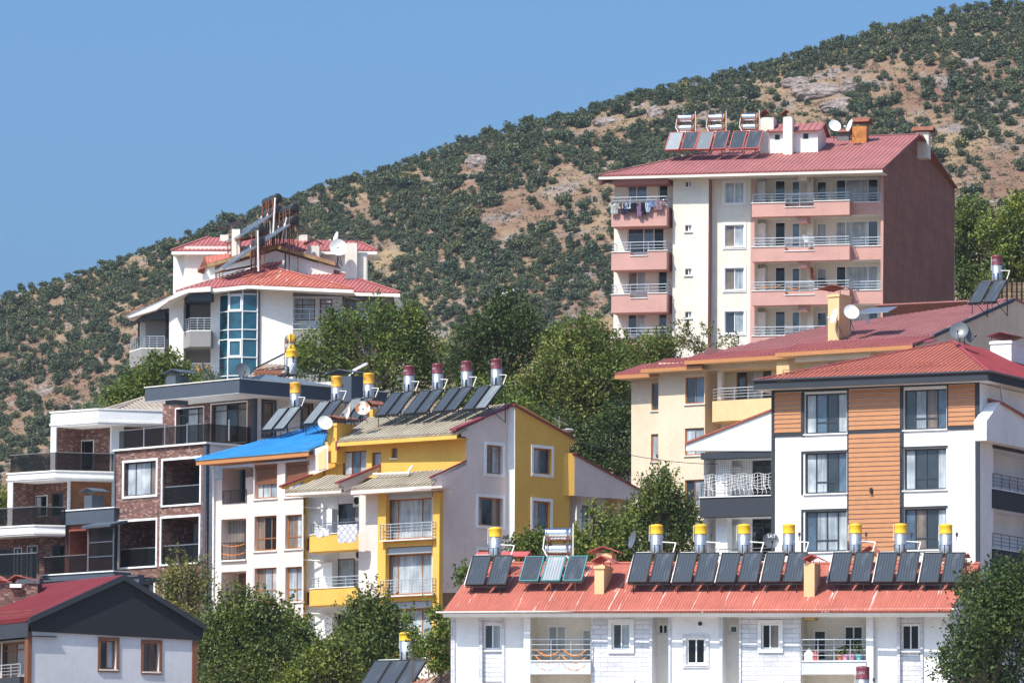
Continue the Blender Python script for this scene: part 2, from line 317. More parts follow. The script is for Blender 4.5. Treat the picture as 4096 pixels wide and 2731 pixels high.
def win(F, v, r, root, w=0, rec=.13, fm=None, cols=(.5,), rows=(), pn='gg', sill=None, trim=None, fw=.065, mw=.055, name='window', rc=None, raw=None):
    u0, z0, u1, z1 = raw or F.R(v, r, w); fm = fm or M.pvc; mb = MB(); wb, wf = w - rec - .05, w - rec + .02
    mb.box(F, u0, u0 + fw, wb, wf, z0, z1); mb.box(F, u1 - fw, u1, wb, wf, z0, z1)
    mb.box(F, u0 + fw, u1 - fw, wb, wf, z0, z0 + fw); mb.box(F, u0 + fw, u1 - fw, wb, wf, z1 - fw, z1)
    ed = [0] + list(cols) + [1]; U = lambda t: u0 + (u1 - u0) * t
    for t in cols: mb.box(F, U(t) - mw / 2, U(t) + mw / 2, wb, wf, z0 + fw, z1 - fw)
    for i in range(len(ed) - 1):
        if rc is not None and i not in rc: continue
        for t in rows:
            zz = z0 + (z1 - z0) * t
            mb.box(F, U(ed[i]) + (fw if i == 0 else mw / 2), U(ed[i + 1]) - (fw if i == len(ed) - 2 else mw / 2), wb + .01, wf - .01, zz - mw / 2, zz + mw / 2)
    fo = mb.build(name, fm, root)
    pb = MB(); mats = []
    for i in range(len(ed) - 1):
        ch = pn[i % len(pn)]; mm = PN[ch]
        if mm not in mats: mats.append(mm)
        pb.cm = mats.index(mm)
        pb.poly([F.P(U(ed[i]), w - rec - .02, z0 + .01), F.P(U(ed[i + 1]), w - rec - .02, z0 + .01), F.P(U(ed[i + 1]), w - rec - .02, z1 - .01), F.P(U(ed[i]), w - rec - .02, z1 - .01)])
    pb.build('pane', mats, fo)
    if sill: MB().box(F, u0 - .08, u1 + .08, w - rec + .03, w + .08, z0 - .07, z0 - .003).build('sill', sill, fo)
    if trim:
        tm, tw, pr = trim; tb = MB()
        tb.box(F, u0 - tw, u0 - .002, w + .002, w + pr, z0 - tw, z1 + tw); tb.box(F, u1 + .002, u1 + tw, w + .002, w + pr, z0 - tw, z1 + tw)
        tb.box(F, u0 - .002, u1 + .002, w + .002, w + pr, z1 + .002, z1 + tw); tb.box(F, u0 - .002, u1 + .002, w + .002, w + pr, z0 - tw, z0 - .002)
        tb.build('trim', tm, fo)
    return (u0, z0, u1, z1, rec + .05)
PN.update(g=M.g, b=M.gb, k=M.k, t=M.teal, T=M.tealb, c=M.c, n=M.ct, o=M.cb)
def recess(F, v, r, root, dep, mat, matb=None, wins=(), w=0, raw=None, name='balcony_recess'):
    """an open balcony let into the wall: floor, ceiling, cheeks and a back wall with its windows"""
    u0, z0, u1, z1 = raw or F.R(v, r, w); mb = MB(); q = rect((u0, z0, u1, z1))
    for k in range(4):
        a, b = q[k], q[(k + 1) % 4]; mb.poly([F.P(a[0], w, a[1]), F.P(b[0], w, b[1]), F.P(b[0], w - dep, b[1]), F.P(a[0], w - dep, a[1])])
    hs = [win(F, v, root=root, w=w - dep, **k) for k in wins]
    mb.cm = 1; wallmesh(mb, F, q, hs, w - dep); mb.build(name, [mat, matb or mat], root)
    return (u0, z0, u1, z1, 0)
def railing(F, root, pts, z0, z1, bars=4, step=1.1, r=.02, mat=None, verticals=False, name='railing'):
    """pts: (u, w) corners of the rail seen from above"""
    mb = MB()
    for (ua, wa), (ub, wb) in zip(pts, pts[1:]):
        Ln = math.hypot(ub - ua, wb - wa); n = max(1, round(Ln / step)); pr = 1.25
        for k in range(n + 1):
            t = k / n; u, w = ua + (ub - ua) * t, wa + (wb - wa) * t; mb.tube(F.P(u, w, z0), F.P(u, w, z1), r * pr, 5)
        hz = [z1] if verticals else [z0 + (z1 - z0) * (k + 1) / bars for k in range(bars)]
        for z in hz + ([z0 + .06] if verticals else []): mb.tube(F.P(ua, wa, z), F.P(ub, wb, z), r * (1.4 if z == z1 else .85), 5)
        if verticals:
            for k in range(int(Ln / .11)):
                t = (k + .5) / int(Ln / .11); u, w = ua + (ub - ua) * t, wa + (wb - wa) * t; mb.tube(F.P(u, w, z0), F.P(u, w, z1), r * .55, 4)
    return mb.build(name, mat or M.railm, root)
def ribroof(name, pts, mat, root, pitch=.25, rw=.05, rh=.035, thick=.09, trim=None, edge=None):
    """a sheet-metal roof slope: pts[0] -> pts[1] is its eave; ribs run up the slope"""
    pts = [Vector(p) for p in pts]; e = (pts[1] - pts[0]).normalized(); n = Vector((0, 0, 0))
    for k in range(2, len(pts)):
        c = (pts[k] - pts[0]).cross(e)
        if c.length > n.length: n = c
    n.normalize(); n = n if n.z > 0 else -n; s = n.cross(e).normalized(); o = pts[0]
    pol = [((p - o).dot(e), (p - o).dot(s)) for p in pts]; W = lambda q: o + e * q[0] + s * q[1]
    mb = MB(); mb.prism([W(q) for q in pol], -n * thick)
    lo, hi = min(q[0] for q in pol), max(q[0] for q in pol); k = lo + .02
    while k < hi:
        c = clip(clip(pol, 0, k, True), 0, k + rw, False)
        if len(c) >= 3: mb.prism([W(q) + n * .002 for q in c], n * rh)
        k += pitch
    ob = mb.build(name, mat, root)
    if trim:
        for a, b in (edge or []):
            tb = MB(); p, q = pts[a], pts[b]; d = (q - p).normalized(); sd_ = d.cross(n).normalized() * .09
            tb.prism([p - sd_ + n * (rh + .006), p + sd_ + n * (rh + .006), q + sd_ + n * (rh + .006), q - sd_ + n * (rh + .006)], n * .03)
            tb.build('ridge_cap', trim, root)
    return ob
def fascia(root, pts, drop, th, mat, nrm, name='fascia'):
    mb = MB()
    for a, b in zip(pts, pts[1:]): mb.prism([a, b, b - Vector((0, 0, drop)), a - Vector((0, 0, drop))], nrm * th)
    return mb.build(name, mat, root)
def shell(F, u0, u1, wf, wb, z0, z1, mat, root, front=False, right=True, left=True, name='outer_walls'):
    mb = MB()
    if left: mb.poly([F.P(u0, wf, z0), F.P(u0, wb, z0), F.P(u0, wb, z1), F.P(u0, wf, z1)])
    if right: mb.poly([F.P(u1, wf, z0), F.P(u1, wb, z0), F.P(u1, wb, z1), F.P(u1, wf, z1)])
    mb.poly([F.P(u0, wb, z0), F.P(u1, wb, z0), F.P(u1, wb, z1), F.P(u0, wb, z1)])
    mb.poly([F.P(u0, wf - .2, z1), F.P(u1, wf - .2, z1), F.P(u1, wb, z1), F.P(u0, wb, z1)])
    if front: mb.poly([F.P(u0, wf, z0), F.P(u1, wf, z0), F.P(u1, wf, z1), F.P(u0, wf, z1)])
    return mb.build(name, mat, root)
def bx(F, root, name, mat, v, r, w0, w1, raw=None):                # a box whose front (w1) fills picture rectangle r
    u0, z0, u1, z1 = raw or F.R(v, r, w1); return MB().box(F, u0, u1, w0, w1, z0, z1).build(name, mat, root)
# ------------------------------------------------------------------ the ground and the mountain
CREST = [(-2600, 1240), (-1200, 1010), (-400, 790), (0, 677), (200, 617), (400, 545), (560, 487), (720, 425), (850, 392), (985, 345), (1100, 305), (1200, 280), (1300, 252), (1400, 225), (1500, 195), (1600, 175),
         (1700, 152), (1800, 122), (1900, 90), (2000, 62), (2100, 38), (2200, 10), (2352, -8), (2800, -90), (3600, -200), (5000, -330)]
BASE = [(0, 0), (150, 2), (245, 6), (290, 9), (330, 14), (378, 27), (450, 29), (550, 31), (900, 40), (1600, 40)]
cx_, cy_ = np.array([c[0] for c in CREST], float), np.array([c[1] for c in CREST], float); bx_, by_ = np.array([b[0] for b in BASE], float), np.array([b[1] for b in BASE], float)
rng = np.random.default_rng(7)
RC = 1150.0
def vnoise(x, y, seed):
    r = np.random.default_rng(seed); out = 0
    for k in range(7):
        a = r.uniform(0, 2 * PI); f = r.uniform(.6, 1.7); out = out + np.sin((x * np.cos(a) + y * np.sin(a)) * f + r.uniform(0, 9))
    return out / 3.0
def ground_z(x, y):
    x = np.asarray(x, float); y = np.asarray(y, float); ys = np.maximum(y, 60)
    px = 1176 + x / ys * (FPX / 1.7415)
    base = np.interp(y, bx_, by_)
    yc = np.interp(px, cx_, cy_) + 9                    # the shrubs on the crest add to its outline
    tanel = np.tan(PITCH + np.arctan((784 - yc) / (FPX / 1.7415)))
    crest_d = RC + 30 * vnoise(x / 160, x * 0, 3)
    zc = 2 + tanel * crest_d
    d = crest_d - y
    up = zc - .47 * d - .00022 * d * d + np.clip(d / 60, 0, 1) * (2.6 * vnoise(x / 42, y / 60, 5) + 1.1 * vnoise(x / 15, y / 22, 6))
    dn = np.maximum(zc - .42 * (-d), 30)
    hill = np.where(d > 0, up, dn)
    return np.where(y > 420, np.maximum(base, hill), base)
xs = np.concatenate([np.arange(-1500, -330, 60), np.arange(-330, 360, 5.), np.arange(360, 1560, 60)]); ysg = np.concatenate([np.arange(-200, 400, 25.), np.arange(400, 800, 20.), np.arange(800, 1190, 5.), np.arange(1190, 1561, 40.)])
X, Y = np.meshgrid(xs, ysg); Z = ground_z(X, Y); nx, ny = len(xs), len(ysg)
vts = np.stack([X, Y, Z], -1).reshape(-1, 3); idx = np.arange(nx * ny).reshape(ny, nx)
fcs = np.stack([idx[:-1, :-1], idx[:-1, 1:], idx[1:, 1:], idx[1:, :-1]], -1).reshape(-1, 4)
def npmesh(name, v, f, mats, smooth=False, uv=None):
    me = bpy.data.meshes.new(name); me.vertices.add(len(v)); me.vertices.foreach_set('co', np.asarray(v, 'f').ravel())
    k = f.shape[1]; me.loops.add(f.size); me.loops.foreach_set('vertex_index', f.astype('i').ravel())
    me.polygons.add(len(f)); me.polygons.foreach_set('loop_start', np.arange(0, f.size, k, dtype='i')); me.polygons.foreach_set('loop_total', np.full(len(f), k, 'i'))
    me.update(calc_edges=True); me.validate()
    for m in mats: me.materials.append(m)
    if smooth: me.polygons.foreach_set('use_smooth', np.ones(len(f), bool))
    return me
m, nd, lk, p = newmat('mountain_soil'); tc = nd.new('ShaderNodeTexCoord').outputs['Object']
n1 = noise(nd, lk, tc, .035, 6, .65); n2 = noise(nd, lk, tc, .11, 7, .7); n3 = noise(nd, lk, tc, .6, 6, .75); n4 = noise(nd, lk, tc, .02, 3)
c1 = ramp(nd, lk, n1, [(.38, (.20, .115, .08)), (.5, (.25, .165, .11)), (.62, (.31, .225, .135))])
rk = ramp(nd, lk, n2, [(.5, (0, 0, 0)), (.62, (1, 1, 1))])
c2 = mixc(nd, lk, rk, c1, ramp(nd, lk, n3, [(.35, (.16, .13, .12)), (.65, (.30, .255, .235))]))
c3 = mixc(nd, lk, 1.0, c2, ramp(nd, lk, n3, [(.3, (.72, .70, .68)), (.7, (1.15, 1.13, 1.1))]), 'MULTIPLY')
lk.new(c3, p.inputs['Base Color']); p.inputs['Roughness'].default_value = 1; p.inputs['Specular IOR Level'].default_value = .1
bump(nd, lk, p, n3, .8, .8); M.soil = m
ter = bpy.data.objects.new('terrain', npmesh('terrain', vts, fcs, [m], True)); col.objects.link(ter); ter['kind'] = 'structure'
xs2 = np.arange(-160, 161, 20.); ys2 = np.arange(10, 236, 15.); X2, Y2 = np.meshgrid(xs2, ys2); Z2 = ground_z(X2, Y2) + .05  # unseen pale sheet, added to bounce sunlight up onto the facades
M.street = plain('pale_bounce_paving', (.54, .51, .46), .9, spec=.2, var=.15); i2 = np.arange(X2.size).reshape(X2.shape)
st = bpy.data.objects.new('street', npmesh('street', np.stack([X2, Y2, Z2], -1).reshape(-1, 3), np.stack([i2[:-1, :-1], i2[:-1, 1:], i2[1:, 1:], i2[1:, :-1]], -1).reshape(-1, 4), [M.street])); col.objects.link(st); st['kind'] = 'structure'
def gz(x, y): return float(ground_z(x, y))
def hill_hits(px, py):
    """where the rays through picture points (2352-wide picture) meet the mountain"""
    dx = (px - 1176) / (FPX / 1.7415); dy = (784 - py) / (FPX / 1.7415)
    r = np.stack([dx, dy, -np.ones_like(dx)], -1) @ np.array(RM).T; r = r / r[:, 1:2]
    t = np.full(len(px), np.nan)
    for d in np.arange(700, 1190, 1.5):
        x, z = r[:, 0] * d, CAM.z + r[:, 2] * d; hit = (z <= ground_z(x, np.full_like(x, d))) & np.isnan(t); t[hit] = d
    return r[:, 0] * t, t, ground_z(np.nan_to_num(r[:, 0] * t), np.nan_to_num(t)), ~np.isnan(t)
# ------------------------------------------------------------------ leaves
def leaf_quads(c, size, r, aspect=.55, up=.25, curl=0):
    n = len(c); d = r.normal(size=(n, 3)); d /= np.linalg.norm(d, axis=1)[:, None]
    nr = r.normal(size=(n, 3)) + np.array([0, -.0, up * 2]); a = np.cross(d, nr); a /= np.linalg.norm(a, axis=1)[:, None] + 1e-9
    s = (size * r.uniform(.65, 1.35, n))[:, None]
    tip, base, l, q = c + d * s * .5, c - d * s * .5, c + a * s * aspect * .5 - d * s * .06, c - a * s * aspect * .5 - d * s * .06
    v = np.stack([base, l, tip, q], 1).reshape(-1, 3); f = np.arange(4 * n).reshape(n, 4); return v, f
def blob_points(r, n, blobs, sub=.42, per=14, shell=.62):
    """leaf centres in many small clumps through a set of (centre, radii) blobs"""
    vol = np.array([b[1][0] * b[1][2] for b in blobs]); nc = max(1, n // per); w = r.choice(len(blobs), nc, p=vol / vol.sum())
    C = np.array([b[0] for b in blobs])[w]; Rr = np.array([b[1] for b in blobs])[w]
    d = r.normal(size=(nc, 3)); d /= np.linalg.norm(d, axis=1)[:, None]
    rr = r.uniform(0, 1, nc) ** (1 / 3.); rr = np.where(r.uniform(size=nc) < shell, .72 + .36 * r.uniform(size=nc), rr)
    cc = C + d * Rr * rr[:, None]
    cs = np.repeat(cc, per, 0); cs = cs + r.normal(size=cs.shape) * sub * np.array([1, 1, .8]); return cs
def mkfol(name, v, f, mat): return npmesh(name, v, f, [mat])
# ------------------------------------------------------------------ mountain shrubs
M.shrub = foliage('oak_scrub_leaves', (.052, .070, .036), (.078, .100, .050), (.125, .140, .070), True, .12)
M.scrubm = foliage('mixed_scrub_leaves', (.045, .066, .034), (.075, .098, .048), (.13, .145, .07), False, .12, .16)
M.shrub2 = foliage('pale_scrub_leaves', (.09, .10, .05), (.14, .15, .07), (.18, .18, .085), True, .12)
SHV = []
for k in range(9):
    r = np.random.default_rng(100 + k); nb = r.integers(3, 7)
    bl = [((r.uniform(-.55, .55), r.uniform(-.5, .5), r.uniform(.35, .85)), (r.uniform(.4, .62), r.uniform(.4, .6), r.uniform(.32, .5))) for _ in range(nb)]
    c = blob_points(r, 950, bl, .12, 9, .75); c = c[c[:, 2] > .02]; v, f = leaf_quads(c, .215, r, .8); SHV.append((v, f))
BARE = [(1250, 472, 190, 40, -.15), (1180, 512, 120, 22, -.1), (1330, 440, 95, 30, -.2), (1880, 215, 120, 62, -.1), (1990, 170, 110, 26, -.15), (2080, 235, 85, 70, .1), (2180, 300, 60, 30, 0), (2230, 380, 130, 60, .3), (1745, 215, 26, 32, 0), (1400, 285, 95, 26, -.25), (1490, 262, 60, 24, 0), (1560, 245, 40, 18, 0),
        (2290, 45, 55, 28, .2), (2140, 180, 60, 26, .4), (1300, 400, 60, 25, 0), (1095, 385, 48, 28, -.2), (130, 700, 26, 14, 0), (230, 870, 34, 22, .2), (245, 845, 26, 30, 0), (150, 760, 30, 12, 0), (100, 870, 36, 13, .2), (110, 905, 34, 24, .3), (170, 930, 40, 14, 0), (60, 800, 40, 13, 0), (45, 985, 22, 34, 0), (20, 940, 18, 40, 0),
        (260, 662, 24, 12, -.3), (120, 740, 24, 9, 0), (205, 745, 18, 16, .5), (330, 620, 24, 10, -.3), (215, 775, 20, 10, 0), (310, 800, 22, 18, .4), (60, 890, 20, 10, 0), (875, 605, 20, 18, -.5), (890, 640, 16, 22, -.6), (735, 460, 32, 10, -.2), (820, 430, 30, 12, -.2), (940, 408, 36, 14, -.3), (985, 420, 30, 12, -.3), (1040, 440, 40, 18, -.2), (1175, 545, 50, 12, -.1), (1395, 755, 30, 18, 0), (1360, 640, 20, 24, .4),
        (1215, 610, 24, 14, .2), (1130, 645, 16, 12, 0), (1285, 560, 60, 14, -.2), (1390, 570, 30, 40, 0), (1370, 520, 30, 60, 0), (1380, 690, 24, 30, 0), (1020, 745, 30, 14, 0), (1015, 600, 20, 30, 0), (960, 700, 18, 26, .3), (2320, 430, 50, 60, .3), (2200, 440, 30, 30, .3), (2260, 480, 60, 30, .3)]
SPARSE = [(2150, 280, 230, 150, .3), (1250, 490, 200, 75, -.15), (1900, 230, 150, 80, 0), (2280, 420, 120, 160, .2), (1430, 290, 150, 40, -.2), (80, 870, 160, 110, 0), (1340, 420, 120, 70, -.2)]
def ell(x, y, E_): 
    cx, cy, rx, ry, a = E_; dx, dy = x - cx, y - cy; c, s = math.cos(a), math.sin(a); return ((dx * c + dy * s) / rx) ** 2 + ((-dx * s + dy * c) / ry) ** 2
rs = np.random.default_rng(11); n = 37000
px = rs.uniform(-520, 2800, n); yc = np.interp(px, cx_, cy_); py = yc + 2 + rs.uniform(0, 1, n) ** 1.1 * 620
prob = np.full(n, .93)
prob *= np.where(vnoise(px / 34, py / 20, 21) + vnoise(px / 80, py / 45, 22) > .9, .15, 1)
for e in SPARSE: prob = np.where(ell(px, py, e) < 1, np.minimum(prob, .5), prob)
for e in BARE: prob = np.where(ell(px, py, e) < .8 + .35 * rs.uniform(-1, 1, n), prob * .12, prob)
prob = np.where((py - yc) < np.interp(px, [0, 1000, 1300, 1700, 2352], [16, 18, 34, 60, 90]) * rs.uniform(.6, 1.15, n), .95, prob)
lim = np.interp(px, [-260, 150, 330, 420, 1000, 1420, 1421, 2190, 2191, 2620], [1130, 1090, 930, 720, 760, 780, 420, 420, 560, 560])
keep = (rs.uniform(size=n) < prob) & (py < lim); px, py = px[keep], py[keep]
hx, hd, hz, ok = hill_hits(px, py); px, py, hx, hd, hz = px[ok], py[ok], hx[ok], hd[ok], hz[ok]
rad_ = rs.uniform(.7, 1.4, len(px)) * np.where(rs.uniform(size=len(px)) < .2, 1.5, 1) * np.where(py - np.interp(px, cx_, cy_) < 16, .72, 1)
# keep shrubs from piling onto each other
order = rs.permutation(len(px)); kept = []; cell = {}
for i in order:
    k = (int(hx[i] // 4), int(hd[i] // 4)); clash = False
    for a in (-1, 0, 1):
        for b in (-1, 0, 1):
            for j in cell.get((k[0] + a, k[1] + b), ()):
                if (hx[i] - hx[j]) ** 2 + (hd[i] - hd[j]) ** 2 < (.50 * (rad_[i] + rad_[j])) ** 2: clash = True
    if not clash: cell.setdefault(k, []).append(i); kept.append(i)
kept = np.array(kept)
vis = (px[kept] > 4) & (px[kept] < 2348) & ~((px[kept] > 1395) & (px[kept] < 2195) & (py[kept] > 395))
rank = kept[vis][np.argsort(-(rad_[kept[vis]] / hd[kept[vis]]))]; solo = rank[:290]; soloset = set(solo.tolist())
SHM = [[mkfol('shrub', v, f, mt) for v, f in SHV] for mt in (M.shrub, M.shrub2)]
for i in solo:
    pale = rs.uniform() < .14
    o = bpy.data.objects.new('mountain_shrub', SHM[int(pale)][rs.integers(9)]); col.objects.link(o)
    o.location = (hx[i], hd[i], hz[i] - .1); o.rotation_euler = (0, 0, rs.uniform(0, 6.28)); s = rad_[i]; o.scale = (s * rs.uniform(.85, 1.2), s, s * rs.uniform(.85, 1.25))
    tag(o, 'dry pale olive scrub bush growing on the open mountainside' if pale else 'large dark green scrub oak bush growing on the mountainside', 'shrub', 'scrub bushes on the mountainside')
vv, ff, off_ = [], [], 0
for i in kept:
    if i in soloset: continue
    v, f = SHV[rs.integers(9)]; k_ = int(len(f) * .55); f = f[:k_]; v = v[:k_ * 4]; a = rs.uniform(0, 6.28); s = rad_[i]; c_, s_ = math.cos(a), math.sin(a)
    q = np.stack([v[:, 0] * c_ - v[:, 1] * s_, v[:, 0] * s_ + v[:, 1] * c_, v[:, 2] * rs.uniform(.85, 1.25)], -1) * s + np.array([hx[i], hd[i], hz[i] - .1])
    vv.append(q); ff.append(f + off_); off_ += len(v)
so = bpy.data.objects.new('mountain_scrub', mkfol('mountain_scrub', np.concatenate(vv), np.concatenate(ff), M.scrubm)); col.objects.link(so)
tag(so, 'dense small scrub covering the mountainside between the larger bushes', 'scrub', None, 'stuff')
# low dry tufts between the bushes
n = 6000; tx = rs.uniform(-100, 2450, n); ty = np.interp(tx, cx_, cy_) + 12 + rs.uniform(0, 1, n) * 520
gx, gd, gzz, ok = hill_hits(tx, ty); gx, gd, gzz = gx[ok], gd[ok], gzz[ok]
c = np.repeat(np.stack([gx, gd, gzz + .15], -1), 16, 0); c = c + rs.normal(size=c.shape) * np.array([.55, .55, .14]); v, f = leaf_quads(c, .34, rs, .6)
M.tuft = foliage('dry_tuft_leaves', (.12, .10, .045), (.17, .14, .06), (.10, .11, .05), False, .1)
to = bpy.data.objects.new('dry_tufts', mkfol('dry_tufts', v, f, M.tuft)); col.objects.link(to); tag(to, 'low dry tufts of grass and thyme over the bare slopes', 'grass', None, 'stuff')
n = 6400; tx = rs.uniform(-400, 2700, n); ty = np.interp(tx, cx_, cy_) + 6 + rs.uniform(0, 1, n) ** 1.1 * 520; kp = ty < np.interp(tx, [-260, 150, 330, 420, 1000, 1420, 1421, 2190, 2191, 2620], [1130, 1090, 930, 720, 760, 780, 420, 420, 560, 560])
gx, gd, gzz, ok = hill_hits(tx[kp], ty[kp]); gx, gd, gzz = gx[ok], gd[ok], gzz[ok]; vv, ff, off_ = [], [], 0
for i in range(len(gx)):
    v, f = SHV[rs.integers(9)]; k_ = 110; s = rs.uniform(.28, .75); a = rs.uniform(0, 6.28); j_ = rs.integers(0, 2) * 110; w = v[j_ * 4:(j_ + k_) * 4]; c_, s_ = math.cos(a), math.sin(a)
    vv.append(np.stack([w[:, 0] * c_ - w[:, 1] * s_, w[:, 0] * s_ + w[:, 1] * c_, w[:, 2] * rs.uniform(.6, 1.1)], -1) * s + np.array([gx[i], gd[i], gzz[i] - .05])); ff.append(f[:k_] + off_); off_ += k_ * 4
M.lowscrub = foliage('low_thorn_scrub_leaves', (.06, .07, .036), (.095, .105, .052), (.15, .145, .075), False, .12, .12)
ls = bpy.data.objects.new('low_scrub', mkfol('low_scrub', np.concatenate(vv), np.concatenate(ff), M.lowscrub)); col.objects.link(ls); tag(ls, 'knee high thorn scrub dotted over the bare patches of the mountain', 'scrub', None, 'stuff')
# ------------------------------------------------------------------ rock outcrops
m, nd, lk, p = newmat('outcrop_rock'); tc = nd.new('ShaderNodeTexCoord').outputs['Object']
n1 = noise(nd, lk, tc, .28, 8, .75); n2 = noise(nd, lk, tc, 1.1, 6, .7)
lk.new(mixc(nd, lk, 1., ramp(nd, lk, n1, [(.36, (.16, .125, .115)), (.5, (.33, .27, .25)), (.66, (.42, .36, .335))]), ramp(nd, lk, n2, [(.3, (.6, .58, .56)), (.7, (1.15, 1.12, 1.1))]), 'MULTIPLY'), p.inputs['Base Color'])
p.inputs['Roughness'].default_value = 1; p.inputs['Specular IOR Level'].default_value = .1; bump(nd, lk, p, n2, 1, .6); M.rock = m
import bmesh
def outcrop(px, py, rx, ry, label, seed, group=None):
    x, d, z, ok = hill_hits(np.array([float(px)]), np.array([float(py)]))
    if not ok[0]: return
    bm = bmesh.new(); r = np.random.default_rng(seed); s = d[0] / (FPX / 1.7415)
    bmesh.ops.create_icosphere(bm, subdivisions=5, radius=1); q = np.array([v.co[:] for v in bm.verts])
    nn = .13 * vnoise(q[:, 0] * 2.5 + seed, q[:, 1] * 2.5 + q[:, 2] * 2, seed) + .08 * vnoise(q[:, 0] * 7, q[:, 1] * 7 + q[:, 2] * 8, seed + 1) + .05 * np.round(3 * vnoise(q[:, 0] * 4, q[:, 2] * 6 + q[:, 1] * 3, seed + 2)) / 3 + .03 * vnoise(q[:, 0] * 17, q[:, 1] * 19 + q[:, 2] * 16, seed + 3)
    q = q * (1 + nn)[:, None] * np.array([rx * s, max(rx * .5, ry) * s * .8, ry * s])
    q[:, 2] += q[:, 1] * .42
    for v, c in zip(bm.verts, q): v.co = c
    me = bpy.data.meshes.new('rock_outcrop'); bm.to_mesh(me); bm.free(); me.materials.append(M.rock)
    o = bpy.data.objects.new('rock_outcrop', me); col.objects.link(o); o.location = (x[0], d[0], z[0] + .22 * ry * s); tag(o, label, 'rock', group)
outcrop(1096, 384, 30, 20, 'big rounded grey boulder outcrop standing alone high on the slope', 1)
outcrop(1395, 283, 34, 11, 'long low rock ledge below the crest left of the flat solar panels', 2)
outcrop(1508, 268, 22, 17, 'squat grey rock face just under the crest above the ledge', 3)
outcrop(1880, 225, 58, 26, 'widest jagged grey cliff face on the bare upper right slope', 4)
outcrop(1965, 205, 42, 22, 'right hand cliff shoulder of the bare upper right slope', 5)
outcrop(1830, 200, 34, 14, 'thin rock band at the upper left edge of the big cliff', 6)
outcrop(1930, 252, 46, 20, 'lower rock step beneath the big cliff behind the chimneys', 7)
outcrop(1010, 432, 22, 10, 'small dark rocks among the bushes below the lone boulder', 8)
outcrop(2170, 195, 14, 8, 'small grey rock on the tan slope at far upper right', 9)
# ------------------------------------------------------------------ helpers for buildings
NV = lambda x, y: (x, y)
def chim(F, root, v, body, w, dp, mat, cap=None, capmat=None, style='gable', band=None, cd=None):
    """a chimney stack whose front fills the rectangle body; its sheet-metal cowl fills cap"""
    u0, z0, u1, z1 = F.R(v, body, w); c = MB().box(F, u0, u1, w - dp, w, z0 - 1.0, z1)
    if band: c.box(F, u0 - .05, u1 + .05, w - dp - .05, w + .05, z1 - .16, z1 - .04)
    c = c.build('chimney', mat, root)
    if cap:
        a0, b0, a1, b1 = F.R(v, cap, w); g = MB(); um = (a0 + a1) / 2; ww0, ww1 = w - dp - .18, w + .18; t = Vector((0, 0, .035))
        if style == 'gable':
            for (ua, za, ub, zb) in ((a0, b0, um, b1), (um, b1, a1, b0)):
                g.prism([F.P(ua, ww0, za), F.P(ua, ww1, za), F.P(ub, ww1, zb), F.P(ub, ww0, zb)], t)
        else:
            wm = w - dp / 2
            for (wa, za, wb, zb) in ((ww1, b0, wm, b1), (wm, b1, ww0, b0)):
                g.prism([F.P(a0, wa, za), F.P(a1, wa, za), F.P(a1, wb, zb), F.P(a0, wb, zb)], t)
        for uu in (u0 + .05, u1 - .05):
            for ww in (w - dp + .05, w - .05): g.tube(F.P(uu, ww, z1), F.P(uu, ww, b0 + (b1 - b0) * .35), .018, 4)
        g.build('chimney_cowl', capmat or M.rust, c)
    return c
def back_slopes(F, eL, eR, rR, rL, mat, root, name='rear_roof'):
    """the half of a roof that faces away"""
    def mir(e, r): d = (r - e).dot(-F.n); return e + (-F.n) * 2 * d
    bL, bR = mir(eL, rL), mir(eR, rR)
    MB().prism([bR, bL, rL, rR], Vector((0, 0, -.09))).build(name, mat, root)
    if (rL - eL).dot(F.e) > 1.5: MB().prism([bL, eL, rL], Vector((0, 0, -.09))).build('hip_roof', mat, root)
    return bL, bR
def poly_slab(F, v, pts, w0, w1, mat, root, name):
    q = [F.pt(v, x, y, w1) for x, y in pts]; return MB().prism(q, -F.n * (w1 - w0)).build(name, mat, root)
def base_root(name, label, cat, F, u=0):
    p = F.P(u, -4, 0); return thing(name, label, cat, (p.x, p.y, gz(p.x, p.y)))
# ================================================================== PINK TOWER
F = fac(B, 1618, 700, 378, 14); rt = base_root('apartment_tower', 'tall six storey salmon and cream apartment tower with a windowless maroon end wall', 'apartment block', F, -10)
zb = 22
uR = F.uz(B, 1618, 700)[0]; yb = 1420
# cream window strip and the pink frame of the long balconies
hs = [win(F, B, (785, a, 885, b), rt, sill=M.white2, trim=(M.white, .16, .05), pn=q, rec=.1) for a, b, q in ((430, 541, 'cc'), (655, 770, 'oc'), (880, 996, 'on'), (1107, 1222, 'gn'), (1330, 1440, 'gg'))]
wallp(F, [(718, 380), (922, 380), (916, yb), (712, yb)], hs, M.cream, rt, 0, 'wall', B)
fl = [(388, 540), (607, 770), (842, 1000), (1072, 1236), (1300, 1460)]; hs = []
for k, (a, b) in enumerate(fl):
    hs.append(recess(F, B, (940, a, 1601, b), rt, 1.7, M.soffit, M.offwhite, [
        dict(r=(1046, a + 32, 1102, b - 4), cols=(), pn='gkkg'[k % 4], rec=.08), dict(r=(1130, a + 32, 1182, b + 6), cols=(), pn='bbgb'[k % 4], rec=.08, name='balcony_door', fw=.12),
        dict(r=(1266, a + 38, 1318, b - 4), cols=(), pn='gnng'[k % 4], rec=.08), dict(r=(1366, a + 26, 1588, b + 2), cols=(.23, .76), pn=('gcg', 'ncg', 'kcn', 'gcg')[k % 4], rec=.08)]))
wallp(F, [(922, 372), (1618, 352), (1612, yb), (916, yb)], hs, M.pink, rt, 0, 'balcony_front_wall', B)
